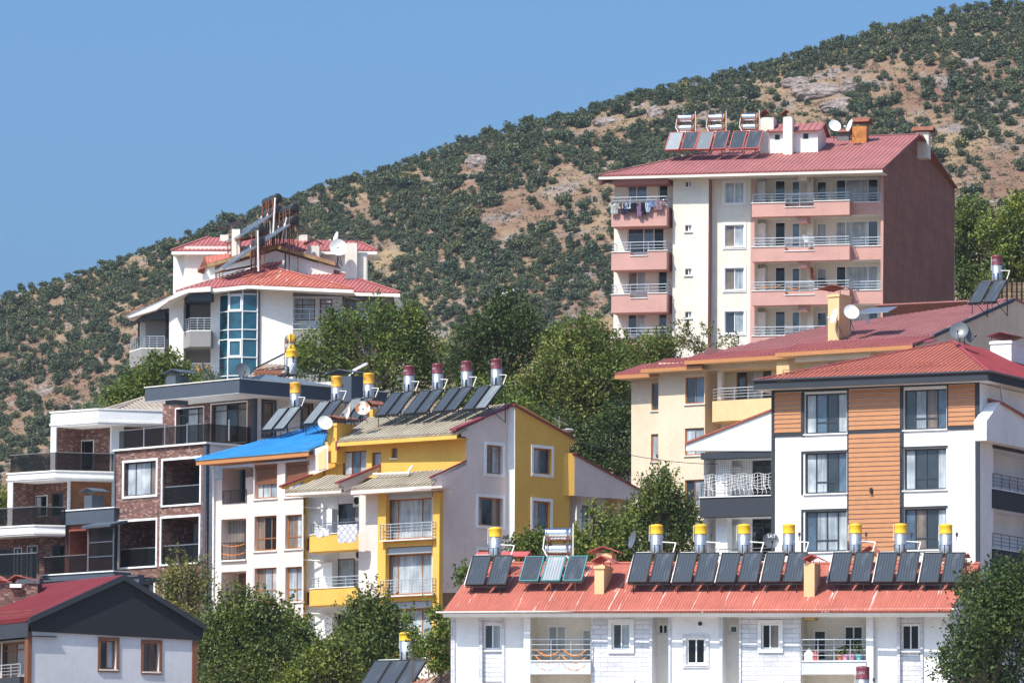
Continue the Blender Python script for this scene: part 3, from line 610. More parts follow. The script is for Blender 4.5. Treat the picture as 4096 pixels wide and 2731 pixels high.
for k, (a, b) in enumerate(fl):
    nb = fl[k + 1][0] if k < 4 else b + 70
    u0, _, u1, _ = F.R(B, (926, b, 1438, nb), .95); zt = F.uz(B, 1180, b - 3, .95)[1]; z0 = F.uz(B, 1180, nb, .95)[1]
    un0, un1 = F.uz(B, 1100, b, .95)[0], F.uz(B, 1252, b, .95)[0]
    mb = MB(); mb.box(F, u0, un0, .003, .95, z0, zt); mb.box(F, un0, un1, .003, .95, z0, zt - .32); mb.box(F, un1, u1, .003, .95, z0, zt + .04)
    pp = mb.build('balcony_parapet', M.pink, rt)
    mb = MB()
    for (p, q, z) in ((u0, un0, zt), (un0, un1, zt - .32), (un1, u1, zt + .04)): mb.box(F, p - .03, q + .03, .6, 1.0, z + .002, z + .06)
    mb.box(F, u1 + .08, F.uz(B, 1603, b)[0], -.1, .05, zt + .01, zt + .07); mb.build('coping', M.white2, pp)
    railing(F, rt, [(u0 + .05, .85), (u1 - .05, .85), (u1 - .05, .0), (F.uz(B, 1600, b)[0], .0)], zt + .05, zt + .62, 3, 1.3)
    railing(F, rt, [(un0, .9), (un1, .9)], zt - .25, zt + .55, 3, .8, name='railing')
    # cabinet, gas pipe, column and beam on each balcony
    bx(F, rt, 'boiler_cabinet', M.pvc, B, (945, a + 38, 995, b + 2), -1.65, -1.05)
    MB().tube(F.pt(B, 950, a + 22, -1.3), F.pt(B, 985, a + 34, -1.3), .07, 8).build('flue_pipe', M.pipe, rt)
    bx(F, rt, 'balcony_column', M.offwhite, B, (1216, a, 1248, b), -1.69, -.9)
    bx(F, rt, 'ceiling_beam', M.pink if k else M.soffit, B, (1170, a - 2, 1214, a + 34), -.6, .7)
# projecting stair block
Fp = .75
hs = [win(F, B, (576, a, 610, b), rt, w=Fp, pn='kn', rec=.12, sill=M.white2, fw=.05) for a, b in ((426, 458), (655, 690), (883, 919), (1108, 1142))]
wallp(F, [(514, 385), (701, 385), (695, yb), (508, yb)], hs, M.cream, rt, Fp, 'wall', B)
ua, ub = F.uz(B, 701, 700, Fp)[0], F.uz(B, 514, 700, Fp)[0]; zt = F.uz(B, 610, 385, Fp)[1]
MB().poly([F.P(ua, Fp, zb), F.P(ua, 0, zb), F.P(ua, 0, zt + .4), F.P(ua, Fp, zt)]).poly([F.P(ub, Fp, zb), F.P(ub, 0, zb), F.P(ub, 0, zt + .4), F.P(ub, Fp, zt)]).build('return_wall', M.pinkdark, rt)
# left balconies
hs = [win(F, B, (276, 445, 378, 532), rt, w=-.3, pn='bb', rec=.1, cols=(.45,)), win(F, B, (438, 440, 488, 545), rt, w=-.3, pn='k', cols=(), rec=.1, name='balcony_door'),
      win(F, B, (274, 668, 467, 800), rt, w=-.3, pn='gbk', cols=(.44, .72), rec=.1), win(F, B, (276, 895, 372, 1008), rt, w=-.3, pn='on', rec=.1), win(F, B, (434, 893, 484, 1012), rt, w=-.3, pn='k', cols=(), rec=.1, name='balcony_door'),
      win(F, B, (275, 1120, 370, 1235), rt, w=-.3, pn='gc', rec=.1), win(F, B, (436, 1118, 482, 1240), rt, w=-.3, pn='g', cols=(), rec=.1, name='balcony_door')]
wallp(F, [(206, 430), (540, 400), (535, yb), (200, yb)], hs, M.offwhite, rt, -.3, 'wall', B)
for k, (a, b) in enumerate(((560, 661), (796, 889), (1018, 1112), (1245, 1345))):
    u0, z0, u1, z1 = F.R(B, (190, a, 480, b), 1.5); ue = F.uz(B, 510, a, .2)[0]; mb = MB()
    un0, un1 = F.uz(B, 288, a, 1.5)[0], F.uz(B, 380, a, 1.5)[0]; nt = .28 if k else 0
    mb.box(F, u0, un0, -.29, 1.5, z0, z1); mb.box(F, un0, un1, -.29, 1.5, z0, z1 - nt); mb.box(F, un1, u1, -.29, 1.5, z0, z1 + .04); pp = mb.build('balcony_parapet', M.pink, rt)
    mb = MB().box(F, u0 - .04, un0, 1.2, 1.55, z1 + .002, z1 + .06); mb.box(F, un0, un1, 1.2, 1.55, z1 - nt + .003, z1 - nt + .063); mb.box(F, un1, u1 + .04, 1.2, 1.55, z1 + .042, z1 + .1); mb.build('coping', M.white2, pp)
    railing(F, rt, [(u0 + .05, 0), (u0 + .05, 1.4), (u1 - .05, 1.4), (u1 - .05, 0)], z1 + .05, z1 + .68, 3, 1.1)
bx(F, rt, 'eave_beam', M.pinkdark, B, (196, 402, 484, 438), -.29, 1.45)
uL = F.uz(B, 206, 700, -.3)[0]
# end wall and roof
S = F.side(uR); q = [S.uz(B, x, y) for x, y in ((1618, 362), (1803, 190), (1990, 458), (1982, yb), (1610, yb))]
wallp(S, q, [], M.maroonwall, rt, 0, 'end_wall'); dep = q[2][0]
shell(F, uL, uR - .02, -.31, -dep, zb, q[0][1] - .3, M.cream, rt, right=False)
pl = slope(F, F.pt(B, 1612, 357, 1.85), 17); eL, eR, rR, rL = [pl.pt(B, x, y) for x, y in ((124, 394), (1612, 357), (1806, 181), (985, 212))]
ribroof('roof', [eL, eR, rR, rL], M.redt, rt, pitch=.3, rw=.07, rh=.03, thick=.14, trim=M.redt, edge=[(2, 3), (3, 0)])
q2 = S.P(q[2][0], .12, q[2][1]); MB().prism([rR + S.n * .12, q2, q2 - F.e * 19, rL], Vector((0, 0, -.09))).build('rear_roof', M.redt, rt); MB().prism([rR + S.n * .13, q2 + S.n * .01, q2 + S.n * .01 - Vector((0, 0, .18)), rR + S.n * .13 - Vector((0, 0, .18))], S.n * .06).build('barge_board', M.rust, rt)
fascia(rt, [eL - Vector((0, 0, .14)), eR - Vector((0, 0, .14))], .16, .06, M.offwhite, F.n)
MB().prism([eL - Vector((0, 0, .31)), eR - Vector((0, 0, .31)), eR - F.n * 1.7 - Vector((0, 0, .29)), eL - F.n * 1.7 - Vector((0, 0, .29))], Vector((0, 0, .05))).build('soffit', M.soffit, rt)
ribroof('lower_roof', [F.pt(B, 122, 432, 1.4), F.pt(B, 215, 428, 1.4), F.pt(B, 215, 420, -1.5), F.pt(B, 180, 420, -1.5)], M.redt, rt)
# roof-top stair head, chimneys
wd = -5.2
u0, z0, u1, z1 = F.R(B, (1015, 160, 1272, 238), wd); hs = [win(F, B, (1041, 176, 1076, 212), rt, w=wd, pn='k', cols=(), rec=.1), win(F, B, (1190, 170, 1226, 208), rt, w=wd, pn='k', cols=(), rec=.1)]
wallp(F, [(u0, z0 - 1), (u1, z0 - 1), (u1, z1), (u0, z1)], hs, M.white2, rt, wd, 'stairhead_wall')
zz = F.uz(B, 1300, 120, wd - 1.5)[1]
MB().poly([F.P(u1, wd, z0 - 1), F.P(u1, wd - 3, z0 - 1), F.P(u1, wd - 3, z1), F.P(u1, wd - 1.5, zz), F.P(u1, wd, z1)]).build('stairhead_side', M.white2, rt)
ribroof('stairhead_roof', [F.P(u0 - .1, wd + .3, z1 - .05), F.P(u1 + .25, wd + .3, z1 - .05), F.P(u1 + .25, wd - 1.5, zz), F.P(u0 - .1, wd - 1.5, zz)], M.redt, rt, pitch=.4)
MB().prism([F.P(u1 + .25, wd - 3.3, z1 - .05), F.P(u0, wd - 3.3, z1 - .05), F.P(u0, wd - 1.5, zz), F.P(u1 + .25, wd - 1.5, zz)], Vector((0, 0, -.06))).build('stairhead_rear_roof', M.redt, rt)
chim(F, rt, B, (970, 92, 1040, 228), wd - .1, 1.1, M.offwhite, (965, 52, 1028, 80), M.rust)
chim(F, rt, B, (1090, 88, 1138, 234), wd + .75, .75, M.offwhite, (1078, 55, 1136, 78), M.rust)
chim(F, rt, B, (1452, 138, 1526, 188), -8.5, .9, M.rustorange, (1446, 90, 1542, 116), M.rust, 'slope')
chim(F, rt, B, (1782, 168, 1852, 230), -13, .9, M.offwhite, (1762, 138, 1876, 162), M.rust, 'slope')
chim(F, rt, B, (1378, 160, 1434, 190), -9.5, .6, M.darkgrey, (1372, 152, 1440, 170), M.rust, 'slope')
TOWER = (F, rt)
# ================================================================== WHITE BLOCK WITH STONE PANELS
F = fac(I, 1340, 1000, 245, 13); rt = base_root('low_apartment_block', 'long white block with stone panels and orange red roof full of solar panels', 'apartment block', F, 2)
j = lambda x, y: ((2850 + x * .52976 - 1650) / .53146, (2050 + y * .52976 - 2050) / .53146)     # J -> I
def jr(a, b, c, d): return (*j(a, b), *j(c, d))
yt, yb2 = 735, 1560
def piece(x0, x1, mat, hs=(), w=0, name='wall'): return wallp(F, [(x0, yt), (x1, yt), (x1, yb2), (x0, yb2)], hs, mat, rt, w, name, I)
lw = (1272, 1470)
piece(288, 318, M.stone2, w=.06, name='quoin')
hs = [win(F, I, (532, 832, 670, 1030), rt, w=-.12, pn='gn', cols=(.5,), sill=M.white, rec=.1, fw=.09), win(F, I, (532, lw[0], 670, lw[1]), rt, w=-.12, pn='gn', sill=M.white, rec=.1, fw=.09)]
piece(318, 500, M.white); piece(500, 525, M.stone2, w=.06, name='quoin'); piece(525, 672, M.stone, hs, w=-.12, name='stone_panel'); piece(672, 692, M.stone2, w=.06, name='quoin')
piece(692, 836, M.white); piece(836, 886, M.white, w=.25, name='pier')
H1 = recess(F, I, (886, 745, 1342, 1118), rt, 1.5, M.offwhite, M.soffit, [dict(r=(1014, 845, 1156, 1060), pn='nn', fw=.08, rec=.08), dict(r=(1266, 870, 1350, 1116), pn='n', cols=(), fw=.1, rec=.08, name='balcony_door')])
H2 = recess(F, I, (886, 1213, 1342, 1560), rt, 1.5, M.offwhite, M.soffit, [dict(r=(1014, 1330, 1156, 1480), pn='gg', fw=.08, rec=.08)])
piece(886, 1342, M.white, [H1, H2], name='balcony_front_wall')
u0, z0, u1, z1 = F.R(I, (888, 1116, 1340, 1213), .3); pp = MB().box(F, u0, u1, .004, .3, z0, z1).build('balcony_parapet', M.bluegrey, rt); MB().box(F, u0, u1, .05, .34, z1 + .002, z1 + .05).build('coping', M.white, pp)
railing(F, rt, [(u0, .2), (u1, .2)], z1 + .05, z1 + .95, 4, .78)
hs = [win(F, I, (1500, 828, 1640, 1028), rt, w=.07, pn='gn', sill=M.white, trim=(M.white, .16, .07), rec=.1, fw=.08), win(F, I, (1500, lw[0] + 6, 1640, lw[1]), rt, w=.07, pn='gn', trim=(M.white, .16, .07), rec=.1)]
piece(1343, 1783, M.stone, hs, w=.07, name='stone_panel'); piece(1783, 1803, M.stone2, w=.12, name='quoin')
hs = [win(F, I, (1846, 835, 1922, 912), rt, w=-.8, pn='kk', rec=.1)]; wallp(F, [(1790, yt), (1945, yt), (1945, yb2), (1790, yb2)], hs, M.soffit, rt, -.8, 'recessed_wall', I)
hs = [win(F, I, (2060, 938, 2206, 1140), rt, w=.1, pn='kk', sill=M.white, trim=(M.stone2, .15, .05), rec=.1, fw=.09), win(F, I, (2060, 1420, 2206, 1540), rt, w=.1, pn='kk', rec=.1)]
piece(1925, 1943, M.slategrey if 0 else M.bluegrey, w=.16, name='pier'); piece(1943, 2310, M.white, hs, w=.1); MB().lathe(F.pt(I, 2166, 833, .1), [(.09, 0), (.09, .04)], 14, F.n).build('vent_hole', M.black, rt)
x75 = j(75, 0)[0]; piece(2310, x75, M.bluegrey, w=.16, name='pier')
mb = MB()
for xx, w_ in ((1803, .12), (1925, .16), (x75, .16), (j(200, 0)[0], .12)):
    u = F.uz(I, xx, 900, w_)[0]; zt, z0 = F.uz(I, xx, yt, 0)[1], F.uz(I, xx, yb2, 0)[1]; mb.poly([F.P(u, w_, z0), F.P(u, -.8, z0), F.P(u, -.8, zt), F.P(u, w_, zt)])
mb.build('return_wall', M.white, rt)
hs = [win(F, I, jr(122, 842, 192, 912), rt, w=-.8, pn='g', cols=(), rec=.1, fw=.09)]; wallp(F, [(x75 - 20, yt), (j(215, 0)[0], yt), (j(215, 0)[0], yb2), (x75 - 20, yb2)], hs, M.soffit, rt, -.8, 'recessed_wall', I)
hs = [win(F, I, jr(368, 834, 508, 1030), rt, w=.07, pn='ko', cols=(.46,), sill=M.white, trim=(M.white, .14, .07), rec=.1, fw=.08), win(F, I, jr(368, 1290, 508, 1440), rt, w=.07, pn='ko', trim=(M.white, .14, .07), rec=.1)]
piece(j(200, 0)[0], j(216, 0)[0], M.stone2, w=.12, name='quoin'); piece(j(216, 0)[0], j(665, 0)[0], M.stone, hs, w=.07, name='stone_panel')
H1 = recess(F, I, jr(668, 745, 1160, 1122), rt, 1.5, M.offwhite, M.soffit, [dict(r=jr(757, 880, 862, 1118), pn='k', cols=(), fw=.09, rec=.08, name='balcony_door', rows=(.3,)), dict(r=jr(988, 848, 1140, 1050), pn='kk', fw=.09, rec=.08)])
H2 = recess(F, I, jr(668, 1222, 1160, 1560), rt, 1.5, M.offwhite, M.soffit, [dict(r=jr(757, 1330, 862, 1500), pn='k', cols=(), fw=.09, rec=.08)])
piece(j(665, 0)[0], j(1160, 0)[0], M.white, [H1, H2], name='balcony_front_wall')
u0, z0, u1, z1 = F.R(I, jr(672, 1122, 1160, 1218), .3); pp = MB().box(F, u0, u1, .004, .3, z0, z1).build('balcony_parapet', M.bluegrey, rt); MB().box(F, u0, u1, .05, .34, z1 + .002, z1 + .05).build('coping', M.white, pp)
railing(F, rt, [(u0, .2), (u1, .2)], z1 + .05, z1 + .95, 4, .78); BALC_R = (F, u0, u1, z1, .3)
piece(j(1160, 0)[0], j(1214, 0)[0], M.white, w=.25, name='pier'); piece(j(1214, 0)[0], j(1392, 0)[0], M.white)
hs = [win(F, I, jr(1424, 838, 1566, 1040), rt, w=-.12, pn='kk', sill=M.white, rec=.1, fw=.09), win(F, I, jr(1424, 1296, 1566, 1450), rt, w=-.12, pn='kk', rec=.1)]
piece(j(1392, 0)[0], j(1414, 0)[0], M.stone2, w=.06, name='quoin'); piece(j(1414, 0)[0], j(1568, 0)[0], M.stone, hs, w=-.12, name='stone_panel'); piece(j(1568, 0)[0], j(1590, 0)[0], M.stone2, w=.06, name='quoin')
piece(j(1590, 0)[0], j(1788, 0)[0], M.white); piece(j(1788, 0)[0], j(1820, 0)[0], M.stone2, w=.06, name='quoin')
uA, uB = F.uz(I, 288, 1000)[0], F.uz(J, 1820, 1000)[0]; zt = F.uz(I, 1300, 748)[1]
pl = slope(F, F.pt(I, 1300, 738, .8), 25); eL, eR, rR, rL = pl.pt(I, 232, 739), pl.pt(J, 1790, 738), pl.pt(J, 2022, 384), pl.pt(I, 492, 380)
ribroof('roof', [eL, eR, rR, rL], M.redo, rt, pitch=.13, rw=.05, rh=.013, thick=.1, trim=M.redo, edge=[(2, 3)])
back_slopes(F, eL, eR, rR, rL, M.redo, rt)
fascia(rt, [eL - Vector((0, 0, .1)), eR - Vector((0, 0, .1))], .17, .05, M.grey, F.n)
MB().prism([F.P(uA - .5, .78, zt - .02), F.P(uB + .3, .78, zt - .02), F.P(uB + .3, -.2, zt - .02), F.P(uA - .5, -.2, zt - .02)], Vector((0, 0, .06))).build('soffit', M.offwhite, rt)
S = F.side(uB + .005); dpt = (rR - eR).dot(-F.n) - .8
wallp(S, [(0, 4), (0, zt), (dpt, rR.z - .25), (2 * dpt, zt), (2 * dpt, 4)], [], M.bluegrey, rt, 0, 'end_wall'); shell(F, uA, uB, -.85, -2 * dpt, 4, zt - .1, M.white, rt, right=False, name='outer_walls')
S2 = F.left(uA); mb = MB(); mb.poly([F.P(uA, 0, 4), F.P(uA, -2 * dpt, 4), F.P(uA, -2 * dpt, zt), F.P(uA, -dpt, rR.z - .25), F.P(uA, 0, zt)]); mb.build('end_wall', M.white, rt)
rw_ = lambda v, x, y: (pl.pt(v, x, y) - F.p0).dot(F.n)
chim(F, rt, I, (1370, 392, 1440, 610), rw_(I, 1400, 612), 1.7, M.apricot, (1345, 325, 1500, 368), M.redtrim, band=1)
chim(F, rt, J, (690, 380, 770, 632), rw_(J, 730, 634), 1.5, M.apricot, (682, 318, 820, 355), M.redtrim)
chim(F, rt, I, (470, 395, 840, 470), -6.6, 1.0, M.apricot, (470, 292, 868, 332), M.redtrim, 'slope')
chim(F, rt, I, (1380, 300, 1500, 420), -6.8, 1.0, M.apricot, (1320, 256, 1555, 300), M.redtrim)
chim(F, rt, J, (1125, 330, 1240, 420), -6.8, 1.0, M.apricot, (1108, 252, 1270, 306), M.redtrim)
chim(F, rt, J, (1700, 345, 1900, 450), -6.6, 1.0, M.apricot, (1690, 306, 1920, 330), M.redtrim, 'slope')
BLOCK = (F, rt, pl)
# ================================================================== WHITE AND ORANGE HOUSE
F = fac(H, 2092, 1000, 290, 27); rt = base_root('modern_apartment_house', 'white apartment house with orange board cladding, charcoal trim and hipped red roof', 'apartment block', F, -5)
W3 = dict(cols=(.25, .51, .77), rows=(.28,), rc=(1, 2), fm=M.anth, fw=.08, mw=.07, rec=.16)
hs = []; C1, C2 = (1097, 1335), (1662, 1903)
for x, ys, pns in ((C1, ((603, 831), (940, 1172), (1272, 1504)), ('cbgc', 'cngb', 'bnnc')), (C2, ((580, 808), (917, 1152), (1258, 1492)), ('gnob', 'cggc', 'bogc'))):
    for (a, b), q in zip(ys, pns): hs.append(win(F, H, (x[0], a, x[1], b), rt, pn=q, sill=M.white, **W3))
wallp(F, [(905, 560), (2092, 515), (2092, 1750), (905, 1750)], hs, M.white, rt, 0, 'wall', H)
mb = MB()
def band(r, w1=.05): u0, z0, u1, z1 = F.R(H, r, w1); mb.box(F, u0, u1, .003, w1, z0, z1)
TZ = F.uz(H, 1500, 545, .05)[1]
for x0, x1, y1 in ((905, 922, 1750), (2068, 2092, 1750)): band((x0, 520, x1, y1), .07)
for r in ((922, 555, 1095, 594), (1095, 552, 1337, 590), (1337, 545, 1660, 572), (1660, 540, 1905, 562), (1905, 530, 2068, 550)): band(r)
band((1077, 594, 1093, 848)); band((1337, 574, 1346, 1510)); band((1640, 566, 1658, 1510)); band((1905, 552, 1914, 808)); band((922, 827, 1076, 848)); band((1347, 808, 1639, 828)); band((1915, 787, 2067, 808))
for (x0, x1), tops in ((C1, (928, 1260)), (C2, (903, 1245))):
    for t in tops: band((x0 - 22, t, x1 + 6, t + 11)); band((x0 - 22, t + 12, x0 - 12, t + 252))
mb.build('facade_band', M.char, rt)
def cladding(r):
    u0, z0, u1, z1 = F.R(H, r, .04); b = MB(); n = max(1, round((z1 - z0) / .245)); h = (z1 - z0) / n
    for k in range(n): b.prism([F.P(u0, .006, z0 + k * h), F.P(u0, .075, z0 + k * h + .012), F.P(u0, .045, z0 + (k + 1) * h - .03), F.P(u0, .006, z0 + (k + 1) * h - .03)], F.e * (u1 - u0))
    b.build('orange_cladding', M.siding, rt)
cladding((923, 596, 1075, 826)); cladding((1347, 575, 1639, 808)); cladding((1347, 829, 1639, 1720)); cladding((1915, 551, 2067, 786))
MB().box(F, F.uz(H, 1474, 1155)[0], F.uz(H, 1486, 1155)[0], .08, .2, F.uz(H, 1480, 1172)[1], F.uz(H, 1480, 1142)[1]).build('wall_lamp', M.black, rt)
pl = slope(F, F.pt(H, 2140, 478, .85), 19); eL, eR, ap = [pl.pt(H, x, y) for x, y in ((805, 532), (2140, 478), (1942, 308))]
ribroof('roof', [eL, eR, ap], M.redh, rt, pitch=.27, rw=.06, rh=.035, thick=.08, trim=M.redd, edge=[(1, 2), (2, 0)])
sn = MB(); ql = [pl.pt(H, x, y) + pl.n * .12 for x, y in ((975, 497), (1100, 490), (1280, 480), (1460, 470), (1640, 461), (1820, 452), (1980, 444))]
for p, q in zip(ql, ql[1:]): sn.tube(p, q, .02, 4); sn.tube(p + pl.n * .12, q + pl.n * .12, .02, 4); sn.tube(p - pl.n * .1, p + pl.n * .14, .02, 4)
sn.build('snow_guard', M.redh, rt)
S = F.side(0, 0); S = F.side(F.uz(H, 2092, 1000)[0])
e2 = eR + S.e * 14; r2 = Plane(eR, S.e, -S.n * math.cos(rad(19)) + Vector((0, 0, math.sin(rad(19)))))
ap2 = ap + S.e * 14 * .0
ribroof('side_roof', [eR, e2, ap + S.e * 7 + Vector((0, 0, -.1)), ap], M.redd, rt, pitch=.27, rw=.06, rh=.03, thick=.08)
fascia(rt, [eL - Vector((0, 0, .085)), eR - Vector((0, 0, .085))], .38, .04, M.char, F.n); fascia(rt, [eR - Vector((0, 0, .085)), e2 - Vector((0, 0, .085))], .38, .04, M.char, S.n, 'side_fascia')
gb = MB(); gb.tube(eL + F.n * .08, eR + F.n * .08, .07, 8); gb.tube(eR + S.n * .08 + F.n * .08, e2 + S.n * .08, .07, 8); gb.build('gutter', M.gutter, rt)
MB().prism([eL - Vector((0, 0, .46)), eR - Vector((0, 0, .46)), e2 - Vector((0, 0, .46)), e2 - F.e * 14 - Vector((0, 0, .46))], Vector((0, 0, .05))).build('soffit', M.white, rt)
u0 = F.uz(H, 905, 900)[0]; uq = F.uz(H, 2092, 1000)[0]; zt = eR.z - .5
# right flank with terraces
s = lambda x, y, w=0: S.uz(Q_, x, y, w)
HO = []
for a, b in ((772, 1025), (1150, 1398)):
    p0, p1 = s(470, a), s(470, b); HO.append(recess(S, Q_, None, rt, 1.6, M.white, M.white, [], raw=(p1[0] - .9, p1[1], p1[0] + 7, p0[1])))
wallp(S, [(0, 4), (0, zt), (13, zt), (13, 4)], HO, M.white, rt, 0, 'side_wall')
for a, b in ((1026, 1146), (1400, 1600)):
    p0, p1 = s(430, a, .1), s(430, b, .1); pp = MB().box(S, p0[0], p0[0] + 8, .004, .1, p1[1], p0[1]).build('balcony_parapet', M.char, rt); MB().box(S, p0[0], p0[0] + 8, 0.005, .14, p0[1] + .002, p0[1] + .05).build('coping', M.white, pp)
    railing(S, rt, [(p0[0] + .1, .03), (p0[0] + 8, .03)], p0[1] + .05, p0[1] + .8, 4, 1.1, mat=M.darkgrey)
p0, p1 = s(430, 730, .06), s(430, 770, .06); MB().box(S, p0[0], p0[0] + 8, .003, .06, p1[1], p0[1]).build('facade_band', M.char, rt)
p0, p1 = s(386, 600, .7), s(386, 722, .7); zt2 = s(470, 482, .7)[1]; ut2 = s(470, 482, .7)[0]
MB().prism([S.P(p0[0], .7, p1[1]), S.P(p0[0] + 9, .7, p1[1]), S.P(p0[0] + 9, .7, zt2 - 1.2), S.P(ut2, .7, zt2), S.P(p0[0], .7, p0[1])], -S.n * .695).build('terrace_box', M.white, rt)
ribroof('terrace_roof', [S.P(ut2, .85, zt2 - .02), S.P(ut2 + 7, .85, zt2 - 1.0), S.P(ut2 + 7, .01, zt2 - .8), S.P(ut2, .01, zt2 + .2)], M.redh, rt)
MB().box(S, *[s(556, 400)[0], s(578, 400)[0]], .002, .03, s(560, 408)[1], s(560, 378)[1]).build('vent_grille', M.black, rt)
MB().path([S.pt(Q_, 470, 318, .3), S.pt(Q_, 478, 345, .15), S.pt(Q_, 478, 390, .06), S.pt(Q_, 486, 472, .06)], .05, 8).build('downpipe', M.pvc, rt)
chim(S, rt, H, (2274, 315, 2390, 400), -2.5, 1.2, M.white, (2266, 268, 2400, 290), M.maroontrim, 'slope', band=1)
# left wing with its netted balcony
wg = -1.4
poly_slab(F, H, ((418, 930), (421, 893), (906, 705), (906, 930)), wg - .3, wg + .35, M.white, rt, 'gable_fascia')
g0, g1 = F.pt(H, 412, 892, wg + .45), F.pt(H, 908, 700, wg + .45); MB().prism([g0, g1, g1 - F.n * 4, g0 - F.n * 4], Vector((0, 0, .1))).build('wing_roof', M.redh, rt)
bx(F, rt, 'facade_band', M.char, H, (503, 934, 905, 972), wg - .3, wg + .3)
for k, (a, b) in enumerate(((972, 1192), (1306, 1568))):
    r = recess(F, H, (520, a, 906, b), rt, 1.9, M.white, M.white, [dict(r=(796, a + 4 if k == 0 else a, 905, b + 30), fm=M.anth, pn='kk', cols=(.55,), rows=(.8,), rec=.08, name='balcony_door')], w=wg)
    bx(F, rt, 'balcony_column', M.white, H, (588, a, 655, b), wg - 1.1, wg - .5); bx(F, rt, 'boiler_cabinet', M.pvc, H, (662, a + 50, 722, a + 175), wg - 1.85, wg - 1.45)
    y0 = b; u0_, z0_, u1_, z1_ = F.R(H, (498, y0, 905, y0 + 112), wg + .4); pp = MB().box(F, u0_, u1_, wg - .3, wg + .4, z0_, z1_).build('balcony_parapet', M.char, rt); MB().box(F, u0_ - .03, u1_, wg + .1, wg + .45, z1_ + .002, z1_ + .05).build('coping', M.white, pp)
    railing(F, rt, [(u0_ + .05, wg - .3), (u0_ + .05, wg + .3), (u1_, wg + .3)], z1_ + .05, z1_ + .75, 4, 1.2, mat=M.darkgrey)
    if k == 0: NETB = (F, u0_, u1_, z1_, wg)
uw = F.uz(H, 510, 1000, wg)[0]
shell(F, uw, u0, wg - 1.92, -12, 4, F.uz(H, 520, 930, wg)[1], M.white, rt, right=False); shell(F, u0, uq - .01, -.02, -13, 4, zt, M.white, rt, right=False)
MODERN = (F, rt, pl, S)
# ================================================================== CREAM HOUSE BEHIND IT
F = fac(H, 525, 700, 333, 34); rt = base_root('stepped_apartment_house', 'beige stepped apartment house with orange eaves and a long faded red roof', 'apartment block', F, 4)
WD = dict(fm=M.orangeframe, sill=M.white2, rec=.1, fw=.08)
w1 = -1.0
hs = [win(F, H, (222, 545, 262, 700), rt, w=w1, pn='g', cols=(), **WD), win(F, H, (219, 834, 260, 990), rt, w=w1, pn='n', cols=(), **WD)]
wallp(F, [(107, 490), (275, 480), (275, 1500), (107, 1500)], hs, M.tan, rt, w1, 'wall', H)
hs = [win(F, H, (415, 510, 523, 662), rt, pn='gb', **WD), win(F, H, (413, 800, 522, 955), rt, pn='cn', **WD), win(F, H, (412, 1094, 521, 1245), rt, pn='gn', **WD)]
wallp(F, [(262, 430), (527, 425), (527, 1500), (262, 1500)], hs, M.tan, rt, 0, 'wall', H)
ul = F.uz(H, 262, 700)[0]; ur = F.uz(H, 527, 700)[0]; zt = F.uz(H, 400, 440)[1]
MB().poly([F.P(ul, 0, 10), F.P(ul, w1, 10), F.P(ul, w1, zt), F.P(ul, 0, zt)]).poly([F.P(ur, 0, 10), F.P(ur, -1.8, 10), F.P(ur, -1.8, zt + 1), F.P(ur, 0, zt + 1)]).build('return_wall', M.tan, rt)
hs = [win(F, H, (706, 470, 906, 640), rt, w=-1.8, pn='gcg', cols=(.27, .76), fm=M.wood, rec=.1, fw=.08, name='balcony_window'), win(F, H, (706, 780, 906, 935), rt, w=-1.8, pn='gcg', cols=(.27, .76), fm=M.wood, rec=.1, fw=.08, name='balcony_window')]
wallp(F, [(520, 385), (1000, 370), (1000, 1500), (520, 1500)], hs, M.offwhite, rt, -1.8, 'balcony_wall', H)
bx(F, rt, 'balcony_column', M.offwhite, H, (598, 440, 622, 640), -.5, -.2); bx(F, rt, 'eave_beam', M.tan, H, (515, 405, 935, 462), -1.7, .25)
for a, b in ((637, 755), (955, 1070)):
    u0, z0, u1, z1 = F.R(H, (542, a, 1010, b), .6); pts = [F.P(u1, -1.75, z0), F.P(u1, .75, z0), F.P(u0 + .9, .75, z0), F.P(u0 + .3, .55, z0), F.P(u0 + .04, .15, z0), F.P(u0, -.3, z0), F.P(u0, -1.75, z0)]
    MB().prism(pts, Vector((0, 0, z1 - z0))).build('balcony_parapet', M.apricot, rt)
    railing(F, rt, [(u0 + .05, -1.6), (u0 + .08, .1), (u0 + .95, .65), (u1, .65)], z1 + .02, z1 + .72, 4, .9)
hs = [win(F, H, (1228, 428, 1330, 520), rt, w=1.2, pn='g', cols=(), **WD)]
wallp(F, [(935, 390), (1110, 380), (1110, 900), (935, 900)], [], M.apricot, rt, .9, 'bay_wall', H)
wallp(F, [(1095, 372), (1720, 330), (1720, 900), (1095, 900)], hs, M.tan, rt, 1.2, 'wall', H)
bx(F, rt, 'eave_beam', M.tan, H, (1040, 378, 1470, 412), .9, 2.0)
pl = slope(F, F.pt(H, 1000, 384, 1.1), 15)
rp = [pl.pt(H, x, y) for x, y in ((412, 402), (1716, 316), (2282, 60), (1640, 157), (1230, 215), (650, 350))]
ribroof('roof', rp, M.redw, rt, pitch=.3, rw=.07, rh=.035, thick=.1)
